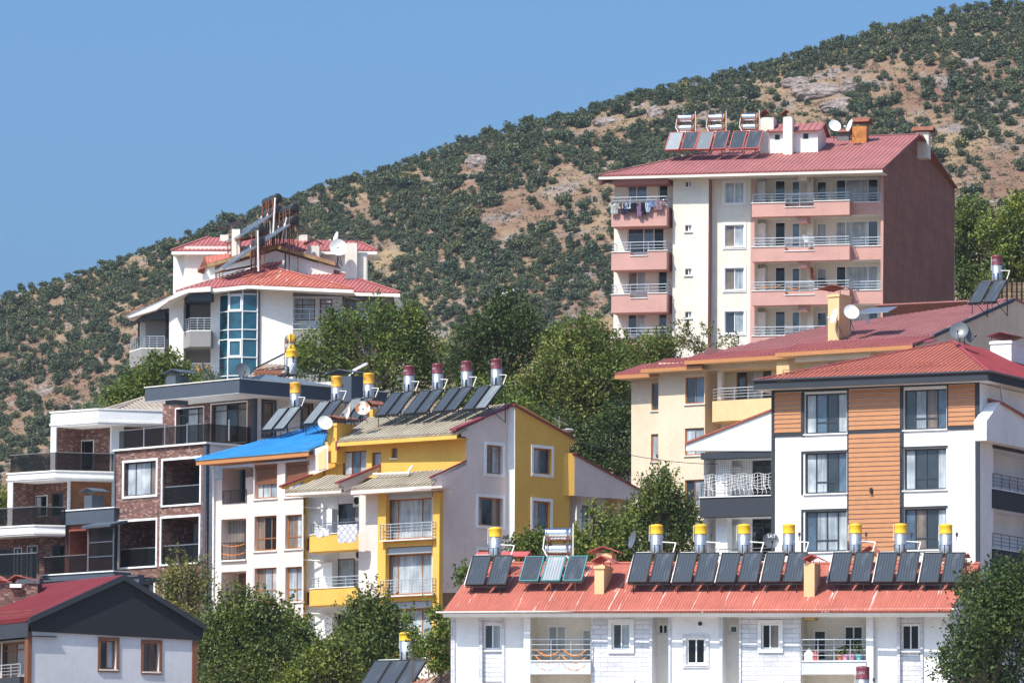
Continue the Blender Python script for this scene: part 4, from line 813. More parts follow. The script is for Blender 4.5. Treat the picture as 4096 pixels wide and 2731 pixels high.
def eave(v, pa, pb, w, back, th=.09, drop=.22, mat=M.redp):
    a, b = F.pt(v, *pa, w), F.pt(v, *pb, w); b.z = a.z = (a.z + b.z) / 2 if 1 else a.z
    up = (-F.n * math.cos(rad(15)) + Vector((0, 0, math.sin(rad(15))))) * back
    ribroof('eave_roof', [a, b, b + up, a + up], mat, rt, pitch=.3, rw=.07, rh=.035, thick=th)
    fascia(rt, [a - Vector((0, 0, th)), b - Vector((0, 0, th))], drop, .05, M.orangetrim, F.n)
    MB().prism([a - Vector((0, 0, th + drop)), b - Vector((0, 0, th + drop)), b - F.n * back - Vector((0, 0, th + drop)), a - F.n * back - Vector((0, 0, th + drop))], Vector((0, 0, .04))).build('soffit', M.tan, rt)
eave(H, (14, 492), (266, 478), w1 + 1.0, 3.2); eave(H, (163, 459), (512, 434), .9, 3.0); eave(H, (412, 404), (1005, 380), 1.1, 2.2); eave(H, (930, 362), (1712, 322), 2.3, 2.6)
ra, rb = pl.pt(H, 1722, 312), pl.pt(H, 2282, 60); ang = math.degrees(math.atan2(-(rb - ra).y, (rb - ra).x)); S = Fac(ra, ang)
q = [S.uz(H, x, y) for x, y in ((1722, 318), (2282, 68), (2560, 190), (2560, 700), (1722, 700))]; wallp(S, q, [], M.gable, rt, 0, 'gable_wall')
MB().prism([ra + S.n * .12, rb + S.n * .12, rb + S.n * .12 - Vector((0, 0, .22)), ra + S.n * .12 - Vector((0, 0, .22))], -S.n * .1).build('barge_board', M.slategrey, rt)
MB().prism([rb + S.n * .1, S.P(q[2][0], .1, q[2][1] + .2), S.P(q[2][0], -9, q[2][1] + .2), rb - S.n * 9], Vector((0, 0, -.08))).build('rear_roof', M.redw, rt)
uL = F.uz(H, 107, 700, w1)[0]; shell(F, uL, ur, w1 - .05, -9, 10, zt - .3, M.tan, rt, right=False)
chim(F, rt, H, (1228, 38, 1292, 235), -3.5, 1.4, M.apricot, (1180, -14, 1330, 8), M.rust, band=1)
MB().tube(F.pt(H, 1456, 205, -4), F.pt(H, 1456, 150, -4), .09, 8).build('vent_pipe', M.steel, rt)
u0, z0, u1, z1 = F.R(H, (1412, 126, 1600, 152), -4); MB().prism([F.P(u0, -3.4, z0), F.P(u1, -3.4, z0), F.P(u1 - .3, -5, z1 + .2), F.P(u0, -5, z1 + .2)], Vector((0, 0, .04))).build('vent_cowl', M.steel, rt)
MB().prism([F.pt(H, 1712, 292, -1), F.pt(H, 1800, 318, -1), F.pt(H, 1850, 302, -2), F.pt(H, 1760, 288, -2)], Vector((0, 0, .04))).build('chimney_cowl', M.maroontrim, rt)
CREAMH = (F, rt, pl)
# ================================================================== YELLOW AND ROSE HOUSE
F = fac(G, 725, 1250, 310, 43); rt = base_root('yellow_apartment_house', 'ochre yellow and pale rose apartment house with curved balconies and weathered fibre cement roofs', 'apartment block', F, -4)
S = F.side(0); zb = 8; OF = dict(fm=M.orangeframe, rec=.2, fw=.085)
def sg(x, y, w=0): return S.uz(G, x, y, w)
TR = dict(trim=(M.white, .17, .05), sill=M.white2)
# gable end: rose part and proud yellow part
hs = [win(S, G, (1068, 745, 1195, 970), rt, pn='oc', **OF, **TR), win(S, G, (1003, 1155, 1196, 1376), rt, pn='ngo', cols=(.25, .67), **OF, **TR), win(S, G, (1003, 1570, 1196, 1790), rt, pn='ngg', cols=(.25, .67), **OF, **TR)]
wallp(S, [sg(*p) for p in ((725, 980), (910, 876), (910, 680), (872, 676), (872, 624), (1285, 430), (1285, 1900), (725, 1900))], hs, M.lilac, rt, 0, 'gable_wall')
wy = .55
hs = [win(S, G, (1435, 770, 1578, 970), rt, w=wy, pn='ng', **OF, **TR), win(S, G, (1432, 1184, 1570, 1400), rt, w=wy, pn='nb', **OF, **TR), win(S, G, (1432, 1600, 1570, 1800), rt, w=wy, pn='nb', **OF, **TR)]
wallp(S, [sg(*p, wy) for p in ((1293, 425), (1345, 432), (1768, 685), (1750, 735), (1722, 742), (1720, 1900), (1293, 1900))], hs, M.yellow, rt, wy, 'gable_wall')
ua = sg(1293, 900, wy)[0]; zt = sg(1293, 430, wy)[1]; MB().poly([S.P(ua, wy, zb), S.P(ua, 0, zb), S.P(ua, 0, zt), S.P(ua, wy, zt)]).build('white_pilaster', M.white, rt)
dz = sg(1720, 1900, wy)[0]
# lower front with the window bay
EY = G
def fy(x, y): return F.uz(V, x, y)
hs = []
for a, b in ((85, 410), (530, 856), (968, 1290)):
    hs.append(win(F, V, (1592, a, 1960, b), rt, cols=(.2, .72), pn='ncn', rec=.3, fm=M.orangeframe, fw=.09, name='balcony_door'))
wallp(F, [(1374, 20), (2050, 0), (2050, 1620), (1374, 1620)], hs, M.lilac, rt, 0, 'wall', V)
for k, (a, b) in enumerate(((35, 82), (478, 528), (915, 965))):
    u0, z0, u1, z1 = F.R(V, (1566, a, 1962, b), .16); g = MB(); n = 5
    for q in range(n): g.box(F, u0, u1, .003, .16 - (q % 2) * .02, z0 + (z1 - z0) * q / n, z0 + (z1 - z0) * (q + 1) / n - .008)
    g.build('shutter_box', M.railm, rt)
ys = [(30, 412), (470, 862), (908, 1300)]
mb = MB()
for x0, x1 in ((1524, 1588), (1966, 2020)): u0, z0, u1, z1 = F.R(V, (x0, 40, x1, 1620), .3); mb.box(F, u0, u1, .003, .3, z0, z1)
for a, b in ((418, 470), (865, 910), (1300, 1345)): u0, z0, u1, z1 = F.R(V, (1589, a, 1965, b), .28); mb.box(F, u0, u1, .003, .28, z0, z1)
mb.build('yellow_surround', M.yellow, rt)
for a, b in ((285, 412), (735, 860)):
    u0, z0, u1, z1 = F.R(V, (1540, a, 1970, b), .6); MB().box(F, u0, u1, .305, .62, z0 - .06, z0).build('coping', M.white2, rt)
    railing(F, rt, [(u0 + .05, .31), (u0 + .05, .56), (u1 - .05, .56), (u1 - .05, .31)], z0, z1, 5, .75)
# curved balconies at the left of the bay
ul = F.uz(V, 930, 300, -1.4)[0]; ur = F.uz(V, 1375, 300)[0]
for k, (a, b) in enumerate(((372, 506), (806, 940), (1240, 1380))):
    t = (60, 500, 940)[k]
    recess(F, V, None, rt, 1.1, M.white, M.white, [dict(r=(1196, (124, 566, 1006)[k], 1420, a + 10), pn='gn'[k % 2] + 'n', cols=(.6,), fm=M.wood, rec=.08, name='balcony_door')], w=-1.4,
           raw=(ul, F.uz(V, 1140, a + 20, -1.4)[1], ur, F.uz(V, 1140, t - (60 if k == 0 else 8), -1.4)[1]))
    zc0, zc1 = F.uz(V, 1140, a + 20, -1.4)[1], F.uz(V, 1140, t - (60 if k == 0 else 8), -1.4)[1]; MB().prism([F.P(ul + .02, -1.5, zc0), F.P(ul + 1.7, -2.47, zc0), F.P(ul + .02, -2.47, zc0)], Vector((0, 0, zc1 - zc0 - .02))).build('balcony_wall', M.white, rt)  # balcony cheek set at a slant, shaped to catch more sky light
    u0, z0, u1, z1 = F.R(V, (895, a, 1374, b), .0); R_ = 1.4; pts = [F.P(u1, -1.41, z0), F.P(u1, .0, z0)]
    for q in range(9): ang = PI / 2 * q / 8; pts.append(F.P(u0 + R_ - R_ * math.sin(ang), .0 - R_ + R_ * math.cos(ang), z0))
    mb = MB().prism(pts, Vector((0, 0, z1 - z0))); pp = mb.build('balcony_parapet', M.yellow, rt)
    rp = [(u1, -.07)] + [(u0 + .07 + R_ - R_ * math.sin(PI / 2 * q / 5), -.07 - R_ + R_ * math.cos(PI / 2 * q / 5)) for q in range(6)]
    mb = MB().prism([p + F.n * .04 + Vector((0, 0, z1 - z0 + .002)) for p in pts], Vector((0, 0, .05))); mb.build('coping', M.white2, pp)
    railing(F, rt, rp, z1 + .05, z1 + .62, 3, 1.2)
    bx(F, rt, 'boiler_cabinet', M.pvc, V, (1075, a - (198, 208, 218)[k], 1160, a + 8), -2.48, -2.0)
    MB().tube(F.pt(V, 886, a - (222, 232, 240)[k], -.9), F.pt(V, 1160, a - (200, 212, 222)[k], -2.3), .05, 6).build('flue_pipe', M.pipe, rt)
    if k == 0: YB = (F, u0, u1, z1)
mb = MB(); u0, z0, u1, z1 = F.R(V, (905, 70, 938, 1620), -1.38); mb.box(F, u0, u1, -1.6, -1.38, z0, z1); mb.build('yellow_pilaster', M.yellow, rt)
# corrugated porch roofs over balcony and bay
pl = slope(F, F.pt(E, 1300, 1465, 1.3), 24); q = [pl.pt(E, x, y) for x, y in ((1028, 1482), (1612, 1450), (1725, 1318), (1480, 1312))]; ribroof('porch_roof', q, M.fibre, rt, pitch=.34, rw=.17, rh=.07, thick=.08)
fascia(rt, [q[0] - Vector((0, 0, .08)), q[1] - Vector((0, 0, .08))], .14, .05, M.lilac, F.n)
MB().prism([q[0] - Vector((0, 0, .2)), q[1] - Vector((0, 0, .2)), q[1] - F.n * 2.2 - Vector((0, 0, .2)), q[0] - F.n * 2.2 - Vector((0, 0, .2))], Vector((0, 0, .04))).build('soffit', M.white, rt)
pl2 = slope(F, F.pt(G, 350, 1075, 1.3), 24); q = [pl2.pt(*a) for a in ((E, 1712, 1452), (G, 640, 1050), (G, 760, 940), (G, 262, 975))]; ribroof('porch_roof', q, M.fibre, rt, pitch=.34, rw=.17, rh=.07, thick=.08)
fascia(rt, [q[0] - Vector((0, 0, .08)), q[1] - Vector((0, 0, .08))], .22, .05, M.lilac, F.n)
MB().prism([q[0] - Vector((0, 0, .28)), q[1] - Vector((0, 0, .28)), q[1] - F.n * 1.4 - Vector((0, 0, .28)), q[0] - F.n * 1.4 - Vector((0, 0, .28))], Vector((0, 0, .04))).build('soffit', M.lilac, rt)
def rake(v, pts, w, th, mat, name='barge_wall', trim=M.maroontrim, fr=None):
    fr = fr or S; a = [fr.pt(v, x, y, w) for x, y in pts]; MB().prism(a, -fr.n * th).build(name, mat, rt)
    MB().prism([a[0] + fr.n * .05, a[1] + fr.n * .05, a[1] - fr.n * (th + .05), a[0] - fr.n * (th + .05)], Vector((0, 0, .08))).build('red_coping', trim, rt)
wE = S.uz(E, 1900, 1300)[1] * 0
def Sat(v, x, y, w):
    p = F.pt(v, x, y, w); return Fac(p, S.a)
s1 = Sat(E, 1600, 1400, 1.3); rake(E, ((1575, 1392), (2062, 1192), (2062, 1215), (1720, 1440), (1640, 1480), (1615, 1420)), 0, .2, M.lilac, fr=s1)
s2 = Sat(E, 1010, 1430, 1.3); rake(E, ((985, 1428), (1300, 1308), (1300, 1330), (1020, 1450)), 0, .2, M.yellow, fr=s2); rake(E, ((1230, 1335), (1478, 1235), (1478, 1290), (1240, 1400)), -.05, .12, M.yellow, fr=s2, trim=M.yellow)
s3 = Sat(G, 640, 1010, 1.3); rake(G, ((628, 1004), (910, 872), (910, 900), (726, 985), (722, 1078), (640, 1075)), 0, .02, M.lilac, fr=S, name='barge_wall')
bx(F, rt, 'eave_beam', M.lilac, G, (495, 1068, 722, 1084), .01, 1.25)
MB().tube(F.pt(G, 182, 972, 0), F.pt(G, 470, 962, 0), .07, 6).tube(F.pt(G, 450, 964, 0), F.pt(G, 486, 910, -.6), .07, 6).build('roof_pipe', M.pipe, rt)
# upper storey, set back
us = S.P(*[sg(910, 780)[0], 0, 0]); F2 = Fac(us, F.a)
hs = [win(F2, E, (1612, 1052, 1870, 1305), rt, fm=M.wood, cols=(.36, .68), pn='cbn', rec=.15, fw=.08), win(F2, E, (1926, 1068, 2022, 1245), rt, fm=M.wood, cols=(), pn='n', rec=.15), win(F2, E, (2132, 1022, 2194, 1128), rt, fm=M.wood, cols=(), pn='o', rec=.15, sill=M.white2)]
wallp(F2, [F2.uz(E, 1440, 960), (0, sg(872, 640)[1]), (0, sg(910, 1000)[1]), F2.uz(E, 1440, 1330)], hs, M.yellow, rt, 0, 'upper_wall')
u2l = F2.uz(E, 1440, 1100)[0]; zt2 = F2.uz(E, 1440, 960)[1]
pl = slope(F, F2.pt(G, 400, 680, .7), 22); q = [pl.pt(*a) for a in ((E, 1572, 950), (G, 842, 652), (G, 1262, 424), (E, 1895, 715))]; ribroof('main_roof', q, M.fibre, rt, pitch=.34, rw=.17, rh=.075, thick=.1)
MAINROOF = pl; eL, eR, rR, rL = q
fascia(rt, [eL - Vector((0, 0, .1)), eR - Vector((0, 0, .1))], .2, .06, M.yellow, F.n)
MB().prism([eL - Vector((0, 0, .28)), eR - Vector((0, 0, .28)), eR - F.n * .9 - Vector((0, 0, .28)), eL - F.n * .9 - Vector((0, 0, .28))], Vector((0, 0, .05))).build('soffit', M.yellow, rt)
bL = S.pt(G, 1768, 690, .65); MB().prism([rR + S.n * .2, bL, bL - S.n * 11, rL - S.n * .2 + S.n * 0], Vector((0, 0, -.1))).build('rear_roof', M.fibre, rt)
tb = MB(); pa, pb, pc = S.pt(G, 832, 614, .12), S.pt(G, 1292, 420, .12), S.pt(G, 1772, 686, wy + .12)
tb.prism([pa, pb, pb - Vector((0, 0, .12)), pa - Vector((0, 0, .12))], -S.n * .5); pb2 = S.pt(G, 1292, 420, wy + .12); tb.prism([pb2, pc, pc - Vector((0, 0, .1)), pb2 - Vector((0, 0, .1))], -S.n * .6); tb.build('red_coping', M.maroontrim, rt)
MB().prism([eL, rL, rL - Vector((0, 0, .5)), eL - Vector((0, 0, .5))], -F.e * .2).build('verge_wall', M.maroontrim, rt)
S3 = Fac(F2.P(u2l, 0, 0), S.a); MB().poly([F2.P(u2l, 0, zt2 - 2.6), F2.P(u2l, -9, zt2 - 2.6), F2.P(u2l, -9, zt2), F2.P(u2l, 0, zt2)]).build('side_wall', M.yellow, rt)
chim(F2, rt, E, (1467, 765, 1560, 990), .6, 1.3, M.yellow, (1432, 688, 1610, 722), M.rust, band=1)
chim(F2, rt, E, (1880, 620, 1935, 720), -4.5, .8, M.yellow, (1850, 530, 1960, 575), M.rust)
# annex at the far right
fa = S.off(.9)
wallp(S, [sg(*p, .9) for p in ((1760, 808), (2292, 1096), (2270, 1176), (1760, 1140))], [], M.lilac, rt, .9, 'annex_gable')
ux, zx = sg(1760, 980, .9); lo_, hi_ = sg(1760, 1140, .9)[1], sg(1760, 808, .9)[1]
MB().poly([S.P(ux, .9, lo_), S.P(ux - 1.2, .1, lo_), S.P(ux - 1.2, .1, hi_), S.P(ux, .9, hi_)]).build('annex_return', M.yellow, rt)
pa, pb = S.pt(G, 1757, 803, .98), S.pt(G, 2294, 1094, .98); MB().prism([pa, pb, pb - Vector((0, 0, .1)), pa - Vector((0, 0, .1))], -S.n * 5).build('annex_roof', M.maroontrim, rt)
pa, pb = S.pt(G, 1692, 815, .2), S.pt(G, 1757, 805, .9); MB().prism([pa, pb, pb - Vector((0, 0, .1)), pa - Vector((0, 0, .1))], S.n * .1).build('red_coping', M.maroontrim, rt)
u0, u1 = sg(1722, 1300, -.4)[0], sg(2100, 1300, -.4)[0]; z0, z1 = sg(1900, 1620, -.4)[1], sg(1900, 1145, -.4)[1]
recess(S, G, None, rt, .9, M.white, M.white, [dict(r=(1724, 1212, 1872, 1440), fm=M.wood, pn='gn', rec=.08)], w=.5, raw=(u0, z0, u1, z1))
bx(S, rt, 'annex_column', M.apricot, G, (2098, 1165, 2135, 1700), -.4, .5); bx(S, rt, 'annex_wall', M.lilac, G, (1722, 1462, 2135, 1900), -.4, .7)
zr = sg(1800, 1455, .7)[1]; railing(S, rt, [(u0, .65), (u1, .65)], zr, zr + .8, 4, 1.2)
shell(F, ul - .3, -.02, -2.3, -dz, zb, sg(872, 700)[1] - .5, M.lilac, rt, right=False)
YELLOW = (F, rt, S, F2)
# ================================================================== BLUE ROOFED HOUSE
F = fac(V, 530, 700, 321.3, 43); rt = base_root('blue_roofed_house', 'pale cream house with bright blue sheet roof and brown roller shutters', 'apartment block', F, 2)
OF = dict(fm=M.orangeframe, rec=.22, fw=.09)
hs = []
for a, b, pn in ((225, 506, 'okk'), (642, 922, 'onc'), (1060, 1340, 'ngo')):
    hs.append(win(F, V, (537, a, 714, b), rt, cols=(.36, .68), rows=(.36,), pn=pn, sill=M.white2, **OF))
for a, b, pn in ((216, 490, 'oc'), (634, 912, 'nn'), (1050, 1330, 'nn')):
    hs.append(win(F, V, (785, a, 918, b), rt, cols=(.55,), rows=(.36,), pn=pn, sill=M.white2, **OF))
for r, c in (((700, 1192, 936, 1550), (.28, .62)), ((1020, 1165, 1256, 1530), (.28, .62))):
    h = win(F, E, r, rt, cols=c, pn='ccn', sill=M.white2, **OF); hs.append(h)
    zs = h[1] + (h[3] - h[1]) * .42; b = MB(); n = 16; st = (h[3] - .22 - zs) / n
    for k in range(n): b.box(F, h[0] + .09, h[2] - .05, -.14, -.09 - (k % 2) * .008, zs + k * st, zs + (k + 1) * st - .004)
    b.box(F, h[0], h[2], -.16, -.03, h[3] - .21, h[3] - .004); b.build('roller_shutter', M.brown, rt)
wallp(F, [(530, -200), (930, -200), (930, 1620), (530, 1620)], hs, M.lilac, rt, 0, 'wall', V)
wl_ = -.5; hs = []
for (r, pn) in (((362, 1226, 608, 1600), 0),):
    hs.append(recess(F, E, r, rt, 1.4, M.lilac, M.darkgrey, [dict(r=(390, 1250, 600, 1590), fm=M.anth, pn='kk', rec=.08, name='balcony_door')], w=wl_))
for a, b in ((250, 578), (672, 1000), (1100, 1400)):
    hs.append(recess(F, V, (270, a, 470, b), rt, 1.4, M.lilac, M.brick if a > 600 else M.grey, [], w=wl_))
wallp(F, [(205, -60), (535, -90), (535, 1620), (205, 1620)], hs, M.lilac, rt, wl_, 'wall', V)
ue = F.uz(V, 530, 500)[0]; MB().poly([F.P(ue, 0, 8), F.P(ue, wl_, 8), F.P(ue, wl_, 60), F.P(ue, 0, 60)][:4]) if 0 else None
zt = F.uz(V, 530, -130)[1]; MB().poly([F.P(ue, 0, 8), F.P(ue, wl_, 8), F.P(ue, wl_, zt), F.P(ue, 0, zt)]).build('return_wall', M.lilac, rt)
for a, b in ((1465, 1600),):
    u0, z0, u1, z1 = F.R(E, (362, a, 606, b), wl_ + .1); railing(F, rt, [(u0, wl_ + .05), (u1, wl_ + .05)], z0, z1, 1, .6, .018, M.black, True)
for a, b in ((440, 578), (866, 1000)):
    u0, z0, u1, z1 = F.R(V, (272, a, 458, b), wl_ + .1); railing(F, rt, [(u0, wl_ + .05), (u1, wl_ + .05)], z0, z1, 1, .6, .018, M.black, True)
    MB().box(F, u0 - .1, u1 + .1, wl_, wl_ + .14, z0 - .08, z0 - .005).build('sill', M.white2, rt)
cl = MB(); u0, z0, u1, z1 = F.R(V, (296, 268, 458, 440), wl_ - .6); n = 14
for k in range(n): cl.poly([F.P(u0 + (u1 - u0) * k / n, wl_ - .6 + .06 * (k % 2), z0), F.P(u0 + (u1 - u0) * (k + 1) / n, wl_ - .6 + .06 * ((k + 1) % 2), z0), F.P(u0 + (u1 - u0) * (k + 1) / n, wl_ - .6 + .06 * ((k + 1) % 2), z1), F.P(u0 + (u1 - u0) * k / n, wl_ - .6 + .06 * (k % 2), z1)])
cl.build('balcony_curtain', M.cb, rt)
MB().path([F.pt(E, 170, 1182, .6), F.pt(E, 262, 1190, .0), F.pt(E, 272, 1230, -.35), F.pt(V, 205, 900, -.4)], .06, 8).build('downpipe', M.pvc, rt)
pl = slope(F, F.pt(E, 850, 1085, .9), 16); q = [pl.pt(E, x, y) for x, y in ((80, 1144), (1256, 1044), (1412, 990), (1470, 850), (1372, 788))]
ribroof('roof', q, M.blue, rt, pitch=.17, rw=.06, rh=.03, thick=.06, trim=M.blue, edge=[(4, 0)])
a_, b_ = F.pt(E, 110, 1150, .7), F.pt(E, 1252, 1052, .85); b_.z = a_.z = (a_.z + b_.z) / 2
a1, b1 = q[0] - Vector((0, 0, .06)), q[1] - Vector((0, 0, .06)); fascia(rt, [a1 - F.n * .12, b1 - F.n * .12], .26, .05, M.orangetrim, F.n)
MB().prism([a1 - Vector((0, 0, .24)) - F.n * .1, b1 - Vector((0, 0, .24)) - F.n * .1, b1 - F.n * 1.5 - Vector((0, 0, .24)), a1 - F.n * 1.5 + F.e * .6 - Vector((0, 0, .24))], Vector((0, 0, .04))).build('soffit', M.orangetrim, rt)
wallp(F, [(1248, 1062), (1415, 1000), (1470, 985), (1470, 1240), (1248, 1330)], [], M.lilac, rt, -.1, 'parapet_wall', E); wallp(F, [(1366, 1080), (1446, 1020), (1446, 1235), (1366, 1255)], [], M.apricot, rt, -.07, 'patched_wall', E)
u0 = F.uz(V, 205, 700, wl_)[0]; u1 = F.uz(V, 930, 700)[0]; shell(F, u0, u1, -1.95, -9, 8, zt - .4, M.lilac, rt)
BLUEH = (F, rt, pl)
# ================================================================== DARK BRICK VILLA
F = fac(Cv, 2160, 900, 330, 46); rt = base_root('dark_brick_villa', 'modern dark mixed brick villa with white framed openings and charcoal flat roof slab', 'house', F, -5)
S = F.side(0); WF = (M.white, .17, .09)
AN = dict(fm=M.anth, rec=.22, fw=.08)
hs = [win(F, Cv, (1300, 1035, 1636, 1386), rt, cols=(.28, .74), pn='cco', trim=(M.white, .14, .06), **AN)]
hs.append(recess(F, Cv, (1706, 1012, 2094, 1478), rt, 2.3, M.brick, M.brick, [dict(r=(1880, 1090, 2140, 1500), fm=M.anth, pn='kg', rec=.05, name='balcony_door')]))
hs.append(recess(F, D, (962, 268, 1256, 632), rt, 2.3, M.brick, M.brick, [])); hs.append(recess(F, D, (1300, 238, 1602, 606), rt, 2.3, M.brick, M.brick, [dict(r=(1380, 285, 1620, 600), fm=M.anth, pn='gkn', cols=(.35, .68), rec=.05, name='balcony_door')]))
hs.append(win(F, D, (1100, 765, 1240, 990), rt, pn='gn', trim=(M.white, .16, .08), **AN)); hs.append(win(F, D, (1330, 760, 1440, 1000), rt, pn='kg', trim=(M.white, .16, .08), **AN))
wallp(F, [(1214, 930), (2160, 842), (2160, 2700), (1214, 2700)], hs, M.brick, rt, 0, 'brick_wall', Cv)
for k, h in enumerate(hs[1:4]):
    tb = MB(); u0, z0, u1, z1 = h[:4]
    tb.box(F, u0 - .12, u0, -.2, .07, z0 - .1, z1 + .13); tb.box(F, u1, u1 + .12, -.2, .07, z0 - .1, z1 + .13); tb.box(F, u0, u1, -.2, .07, z1, z1 + .13); tb.box(F, u0, u1, -.2, .07, z0 - .1, z0); tb.build('white_frame', M.white, rt)
    gp = MB(); gp.box(F, u0, u1, -.12, -.1, z0 + .02, z0 + 1.05); g_ = gp.build('glass_panel', M.smoke, rt); MB().box(F, u0, u1, -.14, -.08, z0 + 1.05, z0 + 1.1).build('handrail', M.steel, g_)
mb = MB(); zt = F.uz(Cv, 2160, 842)[1]; zt1 = F.uz(Cv, 1700, 884)[1]
ul = F.uz(Cv, 1210, 1200)[0]; mb.box(F, ul - .12, ul + .02, -.3, .05, 6, zt1 - .02); mb.box(F, -.24, .04, -.2, .05, 6, zt1 - .02); mb.build('corner_trim', M.slategrey, rt)
MB().box(F, ul - .15, .12, -6, .15, zt1 - .01, zt1 + .09).build('coping', M.white, rt)
# right flank in white boards, upper floor, roof slab
s = lambda v, x, y, w=0: S.uz(v, x, y, w)
wallp(S, [(.02, 6), (.02, zt1 - .015), (9, zt1 - .015), (9, 6)], [], M.wavy, rt, 0, 'side_wall')
F3 = Fac(S.P(s(E, 700, 700)[0], 0, 0), F.a); S3 = S
hs = [win(F3, E, (252, 556, 622, 968), rt, cols=(.36, .66), rows=(.83,), pn='ngo', trim=(M.white, .07, .05), **AN), win(F3, Cv, (1842, 475, 2128, 850), rt, cols=(.33, .7), rows=(.83,), pn='kco', trim=(M.white, .07, .05), **AN)]
uf = F3.uz(Cv, 1700, 600)[0]; zt3 = F3.uz(E, 690, 455)[1] + .2
wallp(F3, [(uf, zt1), (0, zt1), (0, zt3), (uf, zt3)], hs, M.brick, rt, 0, 'upper_brick_wall')
MB().box(F3, -.28, .03, -.2, .04, zt1, zt3).build('corner_trim', M.slategrey, rt); MB().poly([F3.P(uf, 0, zt1), F3.P(uf, -8, zt1), F3.P(uf, -8, zt3), F3.P(uf, 0, zt3)]).build('side_wall', M.brick, rt)
ga, gb_ = s(E, 780, 520), s(E, 1190, 545)
hs = [win(S, E, (790, 540, 905, 900), rt, pn='o', cols=(), fm=M.anth, rec=.1, fw=.1, trim=(M.anth, .14, .06)), win(S, E, (1200, 565, 1290, 900), rt, pn='o', cols=(), fm=M.anth, rec=.1, fw=.1, trim=(M.anth, .14, .06))]
u3 = s(E, 706, 700)[0]; wallp(S, [(u3, zt1 + .1), (u3 + 12, zt1 + .1), (u3 + 12, zt3), (u3, zt3)], hs, M.wavy, rt, 0, 'upper_side_wall')
pc = at(E(543, 370), 329.2); FP = Fac(pc, F.a); SP = Fac(pc, F.a - 90)
za, zb_ = FP.uz(E, 543, 302)[1], FP.uz(E, 543, 445)[1]; uL = FP.uz(Cv, 1515, 340)[0]; uRr = SP.uz(E, 2085, 450)[0]
mb = MB(); mb.prism([FP.P(uL, 0, zb_), FP.P(0, 0, zb_), SP.P(uRr, 0, zb_), SP.P(uRr, 0, zb_) + F.e * uL], Vector((0, 0, za - zb_))); mb.build('roof_slab', M.slategrey, rt)
mb = MB(); mb.prism([FP.P(uL - .05, .05, za + .003), FP.P(.05, .05, za + .003), SP.P(uRr, .05, za + .003), SP.P(uRr, .05, za + .003) + F.e * uL], Vector((0, 0, .06))); mb.build('coping', M.offwhite, rt)
MB().prism([FP.P(uL, 0, zb_ - .02), FP.P(0, 0, zb_ - .02), SP.P(uRr, 0, zb_ - .02), SP.P(uRr, 0, zb_ - .02) + F.e * uL], Vector((0, 0, .015))).build('soffit', M.white, rt)
ap = SP.pt(E, 820, 258, -3.5); q0, q1 = SP.P(2.0, -.6, za + .1), SP.P(9.5, -.6, za + .1); ribroof('slate_roof', [q0, q1, ap], M.slate, rt, pitch=.3)
ribroof('slate_roof', [SP.P(2.0, -6, za + .1), q0, ap], M.slate, rt, pitch=.3)
chim(FP, rt, Cv, (1732, 140, 1835, 260), -.35, 1.0, M.slategrey, (1712, 72, 1915, 112), M.slategrey)
chim(FP, rt, E, (1592, 272, 1714, 365), -6.0, .9, M.slategrey, (1446, 206, 1732, 246), M.slategrey)
# terrace glass
g0, g1 = F.uz(Cv, 1245, 840, -.35)[0], -.35; zg = zt1 + .09; zh = F3.uz(Cv, 2000, 695, -.35)[1]; zh = zg + 1.12
gp = MB().box(F, g0, g1, -.37, -.35, zg + .03, zh); gp.box(F, g1, g1 + .02, -4, -.36, zg + .03, zh); g_ = gp.build('glass_panel', M.smoke, rt)
MB().box(F, g0, g1 + .02, -.4, -.33, zh + .001, zh + .045).build('handrail', M.darkgrey, g_)
mb = MB()
for x in (1505, 1725, 1957): u = F.uz(Cv, x, 780, -.3)[0]; mb.box(F, u - .04, u + .04, -.345, -.28, zg, zh + .12)
u = F.uz(E, 432, 850, -.3)[0]; mb.box(F, u - .04, u + .04, -.345, -.28, zg, zh + .12); mb.build('glass_post', M.steel, rt)
for a, b in ((1380, 1510), (1790, 1930)):
    pass
for z in (F.uz(D, 1640, 100)[1], F.uz(D, 1640, 520)[1]):
    MB().box(S, .5, 2.2, .003, .5, z - .1, z).build('balcony_slab', M.white2, rt); railing(S, rt, [(.55, .02), (.55, .48), (2.2, .48)], z, z + 1.0, 1, .6, .016, M.black, True)
shell(F, ul, 0, -2.4, -10, 6, zt1 - .1, M.brick, rt, right=False)
# charcoal block, red brick annex, glass room and pergola to its left
wq = .35
bx(F, rt, 'terrace_parapet', M.slategrey, D, (492, 178, 916, 288), -3, wq)
u0, z0, u1, z1 = F.R(D, (488, 178, 917, 190), wq + .06); MB().box(F, u0, u1, -3.05, wq + .06, F.uz(D, 700, 177, wq)[1] + .003, F.uz(D, 700, 177, wq)[1] + .07).build('coping', M.white, rt)
H1 = recess(F, D, (556, 345, 700, 690), rt, 2.6, M.brickr, M.brickr, [], w=.15)
wallp(F, [(520, 288), (915, 270), (915, 700), (520, 700)], [H1], M.brickr, rt, .15, 'red_brick_wall', D)
MB().tube(F.pt(D, 538, 285, .25), F.pt(D, 538, 560, .25), .05, 6).build('downpipe', M.anth, rt)
u0, z0, u1, z1 = F.R(D, (705, 320, 914, 672), 1.2); mb = MB()
for u in (u0, u1 - .1): mb.box(F, u, u + .1, 1.1, 1.2, z0, z1)
for t in (0, .33, .66, .97): mb.box(F, u0 + .1, u1 - .1, 1.11, 1.19, z0 + (z1 - z0) * t, z0 + (z1 - z0) * t + .07)
